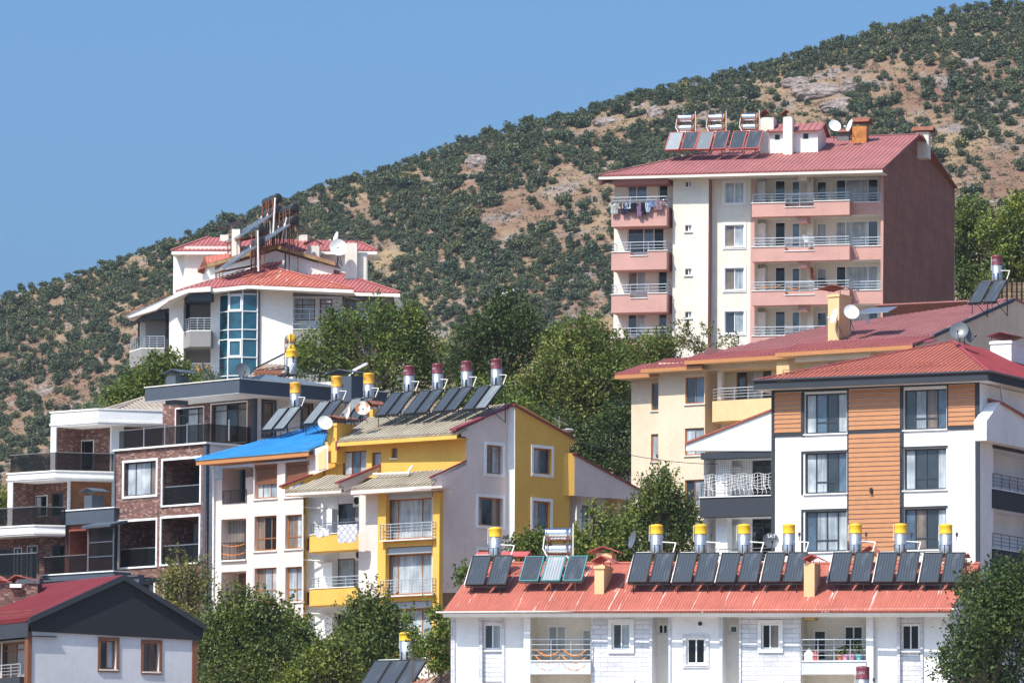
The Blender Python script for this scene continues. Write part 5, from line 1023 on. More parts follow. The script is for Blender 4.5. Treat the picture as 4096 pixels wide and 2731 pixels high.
gr = mb.build('glass_room_frame', M.slategrey, rt); MB().box(F, u0 + .02, u1 - .02, 1.13, 1.15, z0 + .02, z1 - .02).box(F, u0 + .02, u0 + .04, .16, 1.12, z0, z1).build('pane', M.smoke, gr)
MB().prism([F.P(u0 - .25, 1.5, z1), F.P(u1, 1.5, z1), F.P(u1, .16, z1 + .3), F.P(u0 - .25, .16, z1 + .3)], Vector((0, 0, .14))).build('glass_room_roof', M.slategrey, rt)
u0, z0, u1, z1 = F.R(D, (340, 690, 916, 760), 1.3); MB().box(F, u0, u1, -3, 1.3, z0, z1).build('balcony_slab', M.slategrey, rt); MB().box(F, u0 - .05, u1, -2, 1.36, z1 + .003, z1 + .07).build('coping', M.white, rt)
ga = F.uz(D, 356, 640, 1.2)[0]; gb_ = F.uz(D, 693, 620, 1.2)[0]; g_ = MB().box(F, ga, gb_, 1.18, 1.2, z1 + .08, z1 + 1.1).build('glass_panel', M.smoke, rt); MB().box(F, ga, gb_, 1.16, 1.22, z1 + 1.1, z1 + 1.14).build('handrail', M.darkgrey, g_)
mb = MB(); pz = F.uz(D, 750, 735, 3.2)[1]; p0, p1 = F.uz(D, 368, 745, 3.2)[0], F.uz(D, 1128, 700, 3.2)[0]; mb.box(F, p0, p1, 3.0, 3.3, pz - .35, pz); mb.box(F, p0, p1, 2.9, 3.4, pz + .003, pz + .1)
for t in np.linspace(0, 1, 7): u = p0 + (p1 - p0 - .15) * t; mb.box(F, u, u + .14, .02, 2.99, pz - .2, pz - .01); mb.box(F, u, u + .14, 3.05, 3.25, pz - 3.2, pz - .36)
mb.build('pergola', M.slategrey, rt)
chim(F, rt, D, (676, 62, 738, 190), .3, .9, M.slategrey, (655, 4, 770, 34), M.slategrey)
VILLA = (F, rt, FP, SP)
# ================================================================== TERRACED BRICK VILLA AT FAR LEFT
F = fac(Cv, 1030, 600, 343, 40); rt = base_root('terraced_brick_villa', 'terraced dark brick villa with broad white balcony bands and smoked glass rails', 'house', F, -4)
SR = Fac(F.p0, -14)                                   # right hand facet
def bandpart(v, l, c, r, w0, hgt_px, mat, name, dep=1.2, ws=0.0):
    """a white band folded at its corner c: l, c, r are the top line points"""
    pc = at(v(*c), 343 - ws); f1 = Fac(pc, F.a); f2 = Fac(pc, SR.a)
    u_l = f1.uz(v, *l)[0]; u_r = f2.uz(v, *r)[0]; zt_ = f1.uz(v, *c)[1]; zb__ = f1.uz(v, c[0], c[1] + hgt_px)[1]
    mb = MB(); o = -F.n * dep
    pts = [f1.P(u_l, 0, zb__), f1.P(0, 0, zb__), f2.P(u_r, 0, zb__), f2.P(u_r, -dep, zb__), f1.P(u_l, -dep, zb__)]
    mb.prism(pts, Vector((0, 0, zt_ - zb__))); b_ = mb.build(name, mat, rt)
    up = [f1.P(u_l - .05, .06, zt_ + .003), f1.P(0, .06, zt_ + .003), f2.P(u_r, .06, zt_ + .003), f2.P(u_r, -dep, zt_ + .003), f1.P(u_l - .05, -dep, zt_ + .003)]
    mb = MB().prism(up, Vector((0, 0, .09))); lo = [p + Vector((0, 0, zb__ - zt_ - .003 + .1)) for p in up]; mb.prism(lo, Vector((0, 0, .12))); mb.build('coping', M.white2, b_)
    return f1, f2, u_l, u_r, zt_, zb__
f1, f2, ul, ur, z1t, z1b = bandpart(Cv, (530, 580), (1030, 492), (1720, 512), 0, 150, M.white, 'roof_band', 6)
g1, g2, ul2, ur2, z2t, z2b = bandpart(Cv, (80, 1225), (583, 1138), (1215, 1155), 0, 82, M.white, 'balcony_band', 8, 2.5)
h1, h2, ul3, ur3, z3t, z3b = bandpart(D, (-260, 370), (278, 308), (525, 312), 0, 72, M.white, 'balcony_band', 8, 5)
ue_ = f1.uz(Cv, 1170, 900, -2.2)[0]; wallp(f1, [(ul + .1, z2t - .2), (ue_, z2t - .2), (ue_, z1b), (ul + .1, z1b)], [win(f1, Cv, (775, 820, 975, 1130), rt, w=-2.2, fm=M.anth, pn='kk', rec=.05, trim=(M.white, .05, .03))], M.brick, rt, -2.2, 'brick_wall')
MB().box(f1, ul, ul + .45, -6, -.02, z2t, z1b + .001).build('side_fin', M.white, rt); MB().poly([f1.P(ul + .46, -.1, z2t), f1.P(ul + .46, -2.2, z2t), f1.P(ul + .46, -2.2, z1b), f1.P(ul + .46, -.1, z1b)]).build('brick_cheek', M.brick, rt)
bx(f2, rt, 'white_pier', M.white, Cv, (1164, 650, 1292, 1160), -1.5, -1.0); bx(f2, rt, 'wood_cladding', M.woodclad, Cv, (1296, 650, 1720, 1160), -3.0, -1.6)
ue_ = g1.uz(Cv, 722, 1400, -2.0)[0]; wallp(g1, [(ul2 + .1, z3t - .2), (ue_, z3t - .2), (ue_, z2b), (ul2 + .1, z2b)], [win(g1, Cv, (365, 1395, 490, 1600), rt, w=-2.0, fm=M.anth, pn='ck', rec=.05, trim=(M.white, .05, .03)), win(g1, Cv, (540, 1360, 660, 1600), rt, w=-2.0, fm=M.anth, pn='k', cols=(), rec=.05)], M.brick, rt, -2.0, 'brick_wall')
MB().box(g1, ul2, ul2 + .4, -6, -.02, z3t - 3, z2b + .001).build('side_fin', M.white, rt); MB().poly([g1.P(ul2 + .41, -.1, z3t), g1.P(ul2 + .41, -2, z3t), g1.P(ul2 + .41, -2, z2b), g1.P(ul2 + .41, -.1, z2b)]).build('brick_cheek', M.brick, rt)
bx(g2, rt, 'white_pier', M.white, Cv, (716, 1235, 737, 1560), -1.5, -1.0); bx(g2, rt, 'wood_cladding', M.woodclad, Cv, (737, 1240, 1172, 1560), -2.0, -1.2); bx(g2, rt, 'white_pier', M.white, Cv, (1172, 1235, 1205, 1560), -1.5, -1.0)
for (fa, fb, x0, xr, z) in ((g1, g2, ul2, ur2, z2t), (h1, h2, ul3, ur3, z3t)):
    mb = MB().box(fa, x0 + .1, -.1, -.14, -.12, z + .1, z + 1.15).box(fb, .05, xr, -.14, -.12, z + .1, z + 1.15); g_ = mb.build('glass_panel', M.smoke, rt)
    hm = MB().box(fa, x0 + .1, -.1, -.16, -.1, z + 1.152, z + 1.2).box(fb, .05, xr, -.16, -.1, z + 1.152, z + 1.2)
    for t in np.linspace(0, 1, 4): hm.box(fa, x0 + .1 + (-.3 - x0) * t, x0 + .15 + (-.3 - x0) * t, -.16, -.145, z + .1, z + 1.15); hm.box(fb, .05 + (xr - .3) * t, .1 + (xr - .3) * t, -.16, -.145, z + .1, z + 1.15)
    hm.build('handrail', M.darkgrey, g_)
hs = [win(h1, D, (-60, 490, 105, 700), rt, w=-1.6, fm=M.anth, pn='kk', rec=.05), win(h1, D, (118, 486, 172, 700), rt, w=-1.6, fm=M.anth, pn='ng', rec=.05, trim=(M.white, .05, .03)), win(h1, D, (222, 470, 298, 730), rt, w=-1.6, fm=M.anth, pn='ck', rec=.05, trim=(M.white, .05, .03))]
wallp(h1, [(ul3, 8), (h1.uz(D, 325, 500, -1.6)[0], 8), (h1.uz(D, 325, 500, -1.6)[0], z3b + .1), (ul3, z3b + .1)], hs, M.brick, rt, -1.6, 'brick_wall')
hs = [win(h2, D, (418, 462, 520, 700), rt, w=-1.2, fm=M.anth, pn='k', cols=(), rec=.05)]; uu = h2.uz(D, 318, 500, -1.2)[0]
wallp(h2, [(uu, 8), (uu + 8, 8), (uu + 8, z3b + .1), (uu, z3b + .1)], hs, M.brick, rt, -1.2, 'brick_wall')
u0, u1 = h1.uz(D, -50, 650, .2)[0], h1.uz(D, 300, 650, .2)[0]; zr = h1.uz(D, 150, 735, .2)[1]; g_ = MB().box(h1, u0, u1, .2, .22, zr, zr + 1.5).build('glass_panel', M.smoke, rt); MB().box(h1, u0, u1, .17, .25, zr + 1.502, zr + 1.56).build('handrail', M.darkgrey, g_)
MB().box(h1, u0, u1 + .3, -1.5, .3, zr - .6, zr - .01).build('balcony_slab', M.slategrey, rt)
pl = slope(f1, f1.P(0, -1.0, z1t + .1), 20); q = [f1.P(-5.5, -1.0, z1t + .12), f1.P(3.5, -1.0, z1t + .12), pl.pt(Cv, 1700, 372), pl.pt(Cv, 1480, 380)]
tp = slope(f2, f2.P(0, -2.0, z1t - .1), 16); q = [tp.pt(Cv, 1080, 500), tp.pt(Cv, 1760, 510), tp.pt(Cv, 1760, 352), tp.pt(Cv, 1508, 372)]
ribroof('tile_roof', q, M.tile, rt, pitch=.3, rw=.16, rh=.07, thick=.1, trim=M.tile, edge=[(3, 0)])
tl = slope(f1, q[0], 18); ribroof('tile_roof', [f1.P(ul + 3, -2, z1t), q[0], q[3]], M.tile, rt, pitch=.3, rw=.16, rh=.07)
TVILLA = (F, rt)
# ================================================================== GREY HOUSE AT LOWER LEFT
F = fac(D, 252, 1300, 255, -29); rt = base_root('grey_gabled_house', 'pale grey house with big charcoal gable, brown corner boards and crimson sheet roof', 'house', F, 5)
OF = dict(fm=M.wood, rec=.22, fw=.08)
hs = [win(F, D, (806, 1222, 934, 1455), rt, pn='gn', trim=(M.brown, .13, .05), sill=M.offwhite, **OF), win(F, D, (1152, 1242, 1278, 1474), rt, pn='gg', trim=(M.brown, .13, .05), sill=M.offwhite, **OF)]
wallp(F, [(252, 1140), (1546, 1218), (1546, 1750), (252, 1750)], hs, M.bluegrey, rt, 0, 'wall', D)
u0, z0, u1, z1 = F.R(D, (222, 1155, 254, 1750), .06); MB().box(F, u0, u1, -.3, .06, z0, z1).build('corner_board', M.brown, rt); ua, z0, ub, z1 = F.R(D, (1545, 1228, 1586, 1750), .06); MB().box(F, ua, ub, -.3, .06, z0, z1).build('corner_board', M.brown, rt)
gp = [F.uz(D, x, y, .12) for x, y in ((228, 1062), (990, 718), (1642, 1118), (1622, 1224), (256, 1150))]; MB().prism([F.P(u, .12, z) for u, z in gp], -F.n * .3).build('charcoal_gable', M.chard, rt)
p0, pa, p1 = [F.P(u, .16, z) for u, z in gp[:3]]
rb = MB(); rb.prism([p0 + Vector((0, 0, .12)), pa + Vector((0, 0, .12)), pa - Vector((0, 0, .14)), p0 - Vector((0, 0, .14))], F.n * .12); rb.prism([pa + Vector((0, 0, .12)), p1 + Vector((0, 0, .12)), p1 - Vector((0, 0, .14)), pa - Vector((0, 0, .14))], F.n * .12); rb.build('barge_board', M.gutter, rt)
bk = -F.n * 16; ribroof('roof', [p0 + bk, p0 + Vector((0, 0, .02)), pa + Vector((0, 0, .02)), pa + bk], M.redd, rt, pitch=.36, rw=.14, rh=.11, thick=.1)
ribroof('roof', [p1 + Vector((0, 0, .02)), p1 + bk, pa + bk, pa + Vector((0, 0, .02))], M.redd, rt, pitch=.36, rw=.14, rh=.11, thick=.1)
Lf = Fac(F.P(u0, 0, 0), F.a + 90); zt = gp[0][1] - .12
# the side seen at the far left: charcoal eave, window, rail
Lw = Fac(F.P(u0 + .0, -.2, 0), F.a + 90)
hs = [win(Lw, D, (22, 1238, 204, 1560), rt, w=-.9, pn='gn', cols=(.55,), rows=(.8,), fm=M.wood, rec=.08, fw=.1, trim=(M.offwhite, .12, .05), name='balcony_door')]
zz = Lw.uz(D, 100, 1150)[1]; wallp(Lw, [(-14, 4), (0, 4), (0, zz), (-14, zz)], hs, M.char, rt, -.9, 'side_wall')
sb = MB(); q0 = p0 + bk; sb.prism([p0 - Vector((0, 0, .1)), q0 - Vector((0, 0, .1)), q0 - Vector((0, 0, .75)), p0 - Vector((0, 0, .75))], Lw.n * .05); sb.build('fascia', M.char, rt)
MB().prism([p0 - Vector((0, 0, .72)), q0 - Vector((0, 0, .72)), q0 - Vector((0, 0, .72)) - Lw.n * 1.4, p0 - Vector((0, 0, .72)) - Lw.n * 1.4], Vector((0, 0, .04))).build('soffit', M.char, rt)
a, b = Lw.uz(D, -60, 1500, .1), Lw.uz(D, 203, 1500, .1); zr0, zr1 = Lw.uz(D, 100, 1520, .1)[1], Lw.uz(D, 100, 1418, .1)[1]; b = (min(b[0], -.3), b[1]); railing(Lw, rt, [(a[0], .1), (b[0], .1)], zr0, zr1, 4, .9); MB().box(Lw, a[0], b[0], -.88, .14, zr0 - .9, zr0).build('balcony_parapet', M.char, rt)
sg_ = MB()
for k in range(6):
    t = k / 5; p = p0 + bk * (.04 + .3 * t) + (pa - p0) * .1; sg_.tube(p, p + Vector((0, 0, .45)), .02, 4)
for hgt in (.15, .3): sg_.tube(p0 + bk * .04 + (pa - p0) * .1 + Vector((0, 0, hgt)), p0 + bk * .34 + (pa - p0) * .1 + Vector((0, 0, hgt)), .018, 4)
sg_.build('snow_guard', M.rust, rt)
shell(F, u0 + .02, ub, -.31, -16, 4, zt - .7, M.bluegrey, rt, left=False)
GREYH = (F, rt)
# ================================================================== WHITE HOUSE ABOVE THE TREES
F = fac(A, 1150, 1000, 390, 4); rt = base_root('white_glass_house', 'white apartment house with curved teal glass stair bay and layered red roofs', 'apartment block', F, 4); zb = 20
WD = dict(fm=M.wood, rec=.1, fw=.09)
hs = [recess(F, A, (1396, 880, 1742, 1120), rt, 1.4, M.white, M.white, [dict(r=(1396, 886, 1556, 1052), pn='cc', cols=(.42,), rows=(.68,), **WD), dict(r=(1588, 890, 1680, 1118), pn='c', cols=(), rows=(.82,), name='balcony_door', **WD)]),
      recess(F, A, (1396, 1205, 1742, 1450), rt, 1.4, M.white, M.white, [dict(r=(1396, 1215, 1556, 1380), pn='gg', cols=(.42,), rows=(.68,), **WD)])]
wallp(F, [(1140, 815), (1752, 830), (1752, 1700), (1140, 1700)], hs, M.white2, rt, 0, 'wall', A)
bx(F, rt, 'dark_band', M.darkgrey, A, (1396, 832, 1750, 878), .003, .06)
for a, b in ((1118, 1203), (1452, 1540)):
    u0, z0, u1, z1 = F.R(A, (1394, a, 1750, b), .3); pp = MB().box(F, u0, u1, .004, .3, z0, z1).build('balcony_parapet', M.grey, rt); MB().box(F, u0, u1, .01, .34, z1 + .003, z1 + .06).build('coping', M.white2, pp)
    railing(F, rt, [(u0, .2), (u1, .2)], z1 + .06, z1 + 1.45 if a < 1200 else z1 + 1.0, 4, 1.0)
hs = [win(F, A, (1772, 905, 2020, 1075), rt, w=-.25, pn='gcb', cols=(.3, .72), rows=(.72,), **WD), win(F, A, (1772, 1225, 2020, 1400), rt, w=-.25, pn='gcb', cols=(.3, .72), **WD)]
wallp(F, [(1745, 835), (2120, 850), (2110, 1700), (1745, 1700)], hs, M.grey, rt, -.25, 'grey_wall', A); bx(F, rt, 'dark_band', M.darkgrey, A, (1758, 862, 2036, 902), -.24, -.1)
# curved glass bay
P_ = [F.pt(A, 864, 1100, -.5), F.pt(A, 928, 1100, .25), F.pt(A, 1030, 1100, .5), F.pt(A, 1138, 1100, .25), F.pt(A, 1156, 1100, 0)]
zg0, zg1 = zb, F.uz(A, 1000, 815, .4)[1]; zz = [F.uz(A, 1000, y, .4)[1] for y in (862, 985, 1117, 1187, 1318, 1450)]
fr = MB(); pb = MB(); lv = [zg1] + zz + [zz[-1] - 3]
for k in range(3):
    p, q = P_[k], P_[k + 1]; p = Vector((p.x, p.y, 0)); q = Vector((q.x, q.y, 0)); nn = (q - p).cross(Vector((0, 0, 1))).normalized()
    for r in range(len(lv) - 1):
        pb.cm = 2 if r == 0 else (1 if (k == 1 and r in (1, 4)) or (k > 0 and r >= 4) else 0)
        pb.poly([p + Vector((0, 0, lv[r + 1])), q + Vector((0, 0, lv[r + 1])), q + Vector((0, 0, lv[r])), p + Vector((0, 0, lv[r]))])
        fr.prism([p + nn * .01 + Vector((0, 0, lv[r + 1] - .03)), q + nn * .01 + Vector((0, 0, lv[r + 1] - .03)), q + nn * .01 + Vector((0, 0, lv[r + 1] + .03)), p + nn * .01 + Vector((0, 0, lv[r + 1] + .03))], nn * .05)
        if k == 1 and r in (1, 4):
            d = (q - p).normalized(); L_ = (q - p).length
            for (s0, s1, h0, h1) in ((.06, L_ - .06, lv[r] - .14, lv[r] - .05), (.06, L_ - .06, lv[r + 1] + .05, lv[r + 1] + .14), (.06, .14, lv[r + 1] + .14, lv[r] - .14), (L_ - .14, L_ - .06, lv[r + 1] + .14, lv[r] - .14)):
                fr.prism([p + d * s0 + nn * .012 + Vector((0, 0, h0)), p + d * s1 + nn * .012 + Vector((0, 0, h0)), p + d * s1 + nn * .012 + Vector((0, 0, h1)), p + d * s0 + nn * .012 + Vector((0, 0, h1))], nn * .06)
for k in range(4): p = Vector((P_[k].x, P_[k].y, 0)); fr.tube(p + Vector((0, 0, zg0)), p + Vector((0, 0, zg1)), .05, 6)
go = fr.build('glass_bay_frame', M.pvc, rt); pb.build('pane', [M.teal, M.tealb, M.darkgrey], go)
q = [Vector((p.x, p.y, zg0)) for p in P_[3:]]; MB().poly([q[0], q[1], q[1] + Vector((0, 0, zg1 - zg0)), q[0] + Vector((0, 0, zg1 - zg0))]).build('bay_edge', M.darkgrey, rt)
# left part: walls and two tiers of corner balconies
wallp(F, [(800, 820), (868, 812), (868, 1700), (800, 1700)], [], M.white2, rt, -.5, 'wall', A)
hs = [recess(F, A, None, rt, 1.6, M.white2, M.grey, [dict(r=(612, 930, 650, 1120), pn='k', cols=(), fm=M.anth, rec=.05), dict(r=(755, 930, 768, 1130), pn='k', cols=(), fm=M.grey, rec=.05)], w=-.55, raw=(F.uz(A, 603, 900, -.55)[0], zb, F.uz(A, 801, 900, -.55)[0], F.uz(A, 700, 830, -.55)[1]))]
wallp(F, [(500, 885), (604, 872), (604, 1700), (500, 1700)], [], M.white2, rt, -.5, 'wall', A)
uq0, uq1 = F.uz(A, 330, 1100, -2)[0], F.uz(A, 502, 1100, -2)[0]
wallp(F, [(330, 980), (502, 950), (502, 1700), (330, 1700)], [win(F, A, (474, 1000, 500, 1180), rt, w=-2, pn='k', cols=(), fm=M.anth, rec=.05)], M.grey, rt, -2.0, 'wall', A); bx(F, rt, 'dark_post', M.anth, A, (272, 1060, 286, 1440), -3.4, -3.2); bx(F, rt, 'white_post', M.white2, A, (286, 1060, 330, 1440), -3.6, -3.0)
def corner_balcony(xl, xc, xr, ytop, ybot, yrail, ybeam, w, wr, beamtop):
    zt_ = F.uz(A, xc, ytop, w)[1]; z0_ = F.uz(A, xc, ybot, w)[1]; ul_, uc_, ur_ = F.uz(A, xl, ytop, wr)[0], F.uz(A, xc, ytop, w)[0], F.uz(A, xr, ytop, w)[0]
    fp = [(ur_, -.6 + min(0, wr)), (ur_, w), (uc_, w), (ul_, wr), (ul_, -.6 + min(0, wr))]
    pp = MB().prism([F.P(u, ww, z0_) for u, ww in fp], Vector((0, 0, zt_ - z0_))).build('balcony_parapet', M.grey, rt); MB().prism([F.P(u, ww, zt_ + .003) for u, ww in fp], Vector((0, 0, .07))).build('coping', M.white2, pp)
    railing(F, rt, [(ur_, w - .08), (uc_ + .03, w - .08), (ul_ + .08, wr - .05)], zt_ + .07, F.uz(A, xc, yrail, w)[1], 5, .55)
    if ybeam:
        zb0, zb1 = F.uz(A, xc, ybeam, w)[1], F.uz(A, xc, beamtop, w)[1]; MB().prism([F.P(u, ww, zb0) for u, ww in fp], Vector((0, 0, zb1 - zb0))).build('dark_beam', M.slategrey, rt)
corner_balcony(566, 650, 802, 1128, 1240, 1033, 905, .9, -1.6, 848)
corner_balcony(600, 660, 800, 1440, 1540, 1362, None, .9, -1.2, 0)
corner_balcony(214, 300, 466, 1255, 1370, 1166, 1040, -.6, -3.2, 985)
# roofs: orange front hip, pink slopes either side
pl = slope(F, F.pt(A, 1060, 790, 1.0), 20); q = [pl.pt(A, *p) for p in ((1060, 788), (1834, 822), (1258, 672), (1035, 742))]; ribroof('roof', q, M.redo, rt, pitch=.3, rw=.06, rh=.04, trim=M.redo, edge=[(1, 2), (2, 3)])
fascia(rt, [q[0] - Vector((0, 0, .09)), q[1] - Vector((0, 0, .09))], .22, .05, M.white2, F.n)
MB().prism([q[0] - Vector((0, 0, .3)), q[1] - Vector((0, 0, .3)), q[1] - F.n * 2 - Vector((0, 0, .3)), q[0] - F.n * 2 - Vector((0, 0, .3))], Vector((0, 0, .04))).build('soffit', M.white2, rt)
FL = Fac(q[0], 24); pL = slope(FL, q[0], 20); r_ = [pL.pt(A, *p) for p in ((548, 842), (1060, 788), (1258, 672), (1360, 588), (1050, 690))]; ribroof('roof', r_, M.redp, rt, pitch=.3, rw=.06, rh=.04, trim=M.redp, edge=[(0, 4)])
fascia(rt, [r_[0] - Vector((0, 0, .09)), r_[1] - Vector((0, 0, .09))], .25, .05, M.white2, FL.n); MB().prism([r_[0] - Vector((0, 0, .34)), r_[1] - Vector((0, 0, .34)), r_[1] - FL.n * 2 - Vector((0, 0, .34)), r_[0] - FL.n * 2 - Vector((0, 0, .34))], Vector((0, 0, .05))).build('soffit', M.white2, rt)
pr = slope(F, F.pt(A, 1900, 845, .3), 19); q = [pr.pt(A, *p) for p in ((1700, 838), (2172, 850), (1360, 588), (1262, 668))]; ribroof('roof', q, M.redp, rt, pitch=.3, rw=.06, rh=.04, trim=M.redp, edge=[(1, 2)])
fascia(rt, [q[0] - Vector((0, 0, .09)), q[1] - Vector((0, 0, .09))], .22, .05, M.white2, F.n)
pq = [F.pt(A, *p, .1) for p in ((172, 1018), (470, 890), (510, 872), (505, 905), (405, 975), (215, 1032))]; MB().prism(pq, -F.n * 3.5).build('sloping_eave', M.white2, rt)
MB().prism([F.pt(A, 170, 1014, .2), F.pt(A, 512, 862, .2), F.pt(A, 512, 862, -4.5), F.pt(A, 170, 1014, -4.5)], Vector((0, 0, .08))).build('rusty_roof', M.rust, rt)
pq = [F.pt(A, *p, 1.3) for p in ((488, 912), (545, 850), (640, 822), (800, 805), (800, 842), (640, 850))]; MB().prism(pq, -F.n * 2.6).build('sloping_eave', M.white2, rt)
wallp(F, [(445, 895), (520, 870), (610, 860), (610, 945), (440, 972)], [], M.white2, rt, -.4, 'parapet_wall', A)
# pediment behind the main roof
wp = -5.0
MB().prism([F.pt(A, *p, wp) for p in ((812, 740), (812, 690), (1270, 548), (1690, 668), (1690, 800), (812, 800))], -F.n * .3).build('pediment_wall', M.white2, rt)
rb = MB(); a_, b_, c_ = F.pt(A, 775, 668, wp + .4), F.pt(A, 1270, 530, wp + .4), F.pt(A, 1702, 656, wp + .4); t = Vector((0, 0, .22))
rb.prism([a_, b_, b_ + t, a_ + t], -F.n * .5); rb.prism([b_, c_, c_ + t, b_ + t], -F.n * .5); rb.build('wooden_barge_board', plain('weathered_wood', (.30, .20, .09), .9, var=.3), rt)
rf = MB(); rf.prism([a_ + t, b_ + t, b_ + t - F.n * 4, a_ + t - F.n * 4], Vector((0, 0, .06))); rf.prism([b_ + t, c_ + t, c_ + t - F.n * 4, b_ + t - F.n * 4], Vector((0, 0, .06))); rf.build('pediment_roof', M.redp, rt)
q0, q1, q2, q3 = [F.pt(A, *p, w_) for p, w_ in (((772, 662), wp + .2), ((945, 632), wp + .2), ((940, 600), wp - 2), ((752, 592), wp - 2))]; ribroof('small_roof', [q0, q1, q2, q3], M.redo, rt, pitch=.3)
bx(F, rt, 'wall', M.white2, A, (742, 650, 830, 760), wp - 3, wp + .1)
MB().prism([F.pt(A, *p, wp + .2) for p in ((705, 702), (755, 590), (775, 662), (748, 715))], -F.n * .3).build('barge_board', M.rust, rt); MB().prism([F.pt(A, 704, 690, wp + .6), F.pt(A, 752, 672, wp + .6), F.pt(A, 752, 664, wp - .6), F.pt(A, 704, 682, wp - .6)], Vector((0, 0, .06))).build('small_roof', M.redp, rt)
# top storey
wt = -9
wallp(F, [(612, 515), (1350, 515), (1350, 880), (612, 880)], [], M.lilac, rt, wt, 'top_wall', A); wallp(F, [(1340, 530), (1935, 550), (1935, 860), (1340, 860)], [], M.white2, rt, wt, 'top_wall', A)
p, q = F.pt(A, 612, 700, wt), F.pt(A, 530, 700, wt - 3.0); zt, zl = F.uz(A, 612, 530, wt)[1], zb; MB().poly([Vector((p.x, p.y, zl)), Vector((q.x, q.y, zl)), Vector((q.x, q.y, zt)), Vector((p.x, p.y, zt))]).build('side_wall', M.white2, rt)
bx(F, rt, 'corner_trim', M.anth, A, (1928, 565, 1938, 850), wt, wt + .1)
pt_ = slope(F, F.pt(A, 1300, 548, wt + .7), 17); q = [pt_.pt(A, *p) for p in ((518, 545), (2005, 545), (1860, 478), (785, 450))]; ribroof('top_roof', q, M.redp, rt, pitch=.3, rw=.06, rh=.04, trim=M.redp, edge=[(0, 3), (1, 2)])
fascia(rt, [q[0] - Vector((0, 0, .09)), q[1] - Vector((0, 0, .09))], .2, .05, M.white2, F.n); MB().prism([q[0] - Vector((0, 0, .27)), q[1] - Vector((0, 0, .27)), q[1] - F.n * 4 - Vector((0, 0, .27)), q[0] - F.n * 4 - Vector((0, 0, .27))], Vector((0, 0, .05))).build('soffit', M.offwhite, rt)
for bd, w_, cp in (((952, 392, 1012, 610), wp - 1.5, (930, 340, 1050, 362)), ((868, 432, 930, 470), wt - 3, (850, 376, 950, 392)), ((1426, 432, 1500, 480), wt - 3, (1412, 386, 1528, 416)), ((1500, 512, 1586, 620), wp - 2, (1472, 466, 1610, 500)), ((1772, 492, 1858, 760), wp + 1.5, (1730, 438, 1882, 474))):
    chim(F, rt, A, bd, w_, .8, M.offwhite, cp, M.anth)
for (xa, ya, xb, yb_, w_, r_) in ((1050, 100, 1012, 790, -5.2, .07), (718, 720, 732, 1500, -.6, .07), (1270, 470, 1150, 985, -4, .045), (950, 540, 960, 830, -6, .04), (1262, 690, 1250, 935, -4, .045)): MB().tube(F.pt(N_, xb, yb_, w_), F.pt(N_, xa, ya, w_), r_, 10).build('vent_pipe', M.pipe, rt)
bx(F, rt, 'chimney_wall', M.offwhite, A, (1858, 560, 1928, 780), wp, wp + 1)
shell(F, F.uz(A, 500, 1000, -.5)[0], F.uz(A, 2110, 1000, -.25)[0], -2.2, -9.2, zb, F.uz(A, 1300, 830)[1], M.white2, rt)
WHITEH = (F, rt, wp)
# ================================================================== scraps of roofs behind and in front
F = fac(I, 200, 1240, 252, 20); rt = base_root('rusty_roofed_shed', 'small house below with rusty tin roof and a rust capped chimney', 'house', F, 0)
p = slope(F, F.pt(I, 150, 1290, 0), 20); q = [p.pt(I, -120, 1330), p.pt(I, 330, 1330), p.pt(I, 330, 1205), p.pt(I, 60, 1252)]; ribroof('roof', q, metal_sheet('rusty_tin', (.25, .10, .06), worn=(.45, .38, .32), wornamt=(.5, .62)), rt, pitch=.3)
MB().box(F, -4, 6, -5, -.1, 5, min(a.z for a in q) - .1).build('wall', M.tan, rt); chim(F, rt, I, (132, 1165, 185, 1250), -1.0, 1.2, M.offwhite, (112, 1104, 285, 1144), M.rustorange, 'slope', band=1)
F = fac(E, 840, 240, 362, 20); rt = base_root('tin_roofed_house', 'half hidden house with rusty corrugated tin roof behind charcoal parapet', 'house', F, 0)
q = [F.pt(E, 620, 290, .5), F.pt(E, 1060, 300, .5), F.pt(E, 1000, 150, -3.5), F.pt(E, 790, 150, -3.5)]; ribroof('roof', q, metal_sheet('pale_rusty_tin', (.42, .33, .27), worn=(.30, .12, .06), wornamt=(.5, .62)), rt, pitch=.3)
ribroof('porch_roof', [F.pt(E, 690, 248, 1.5), F.pt(E, 985, 248, 1.5), F.pt(E, 985, 212, 0), F.pt(E, 700, 208, 0)], M.rust, rt, pitch=.3); MB().box(F, -6, 5, -5, -.2, 18, min(a.z for a in q) - .2).build('wall', M.offwhite, rt)
TINH = (F, rt)
F = fac(O_, 200, 1250, 262, 8); rt = base_root('brick_chimney', 'brick stack with orange red gabled cowls above the crimson roof', 'chimney', F, 0)
u0, z0, u1, z1 = F.R(O_, (0, 1240, 560, 1400), 0); MB().box(F, u0, u1, -1, 0, 5, z1).build('stack', M.brick, rt); bx(F, rt, 'white_vent', M.white, O_, (146, 1248, 320, 1300), -.1, .25)
for r, nm in (((100, 1120, 575, 1205), 'cowl'), ((-150, 1115, 90, 1210), 'cowl'), ((-60, 1190, 170, 1225), 'cowl')):
    a0, b0, a1, b1 = F.R(O_, r, .2); um = a0 + (a1 - a0) * .27; g = MB(); g.prism([F.P(a0, -1.2, b0), F.P(a0, .2, b0), F.P(um, .2, b1), F.P(um, -1.2, b1)], Vector((0, 0, .04))); g.prism([F.P(um, -1.2, b1), F.P(um, .2, b1), F.P(a1, .2, b0), F.P(a1, -1.2, b0)], Vector((0, 0, .04)))
    for u in np.linspace(a0 + .2, a1 - .2, 5): g.tube(F.P(u, .1, z1), F.P(u, .1, b0 + .1), .02, 4)
    g.build(nm, M.redo, rt)
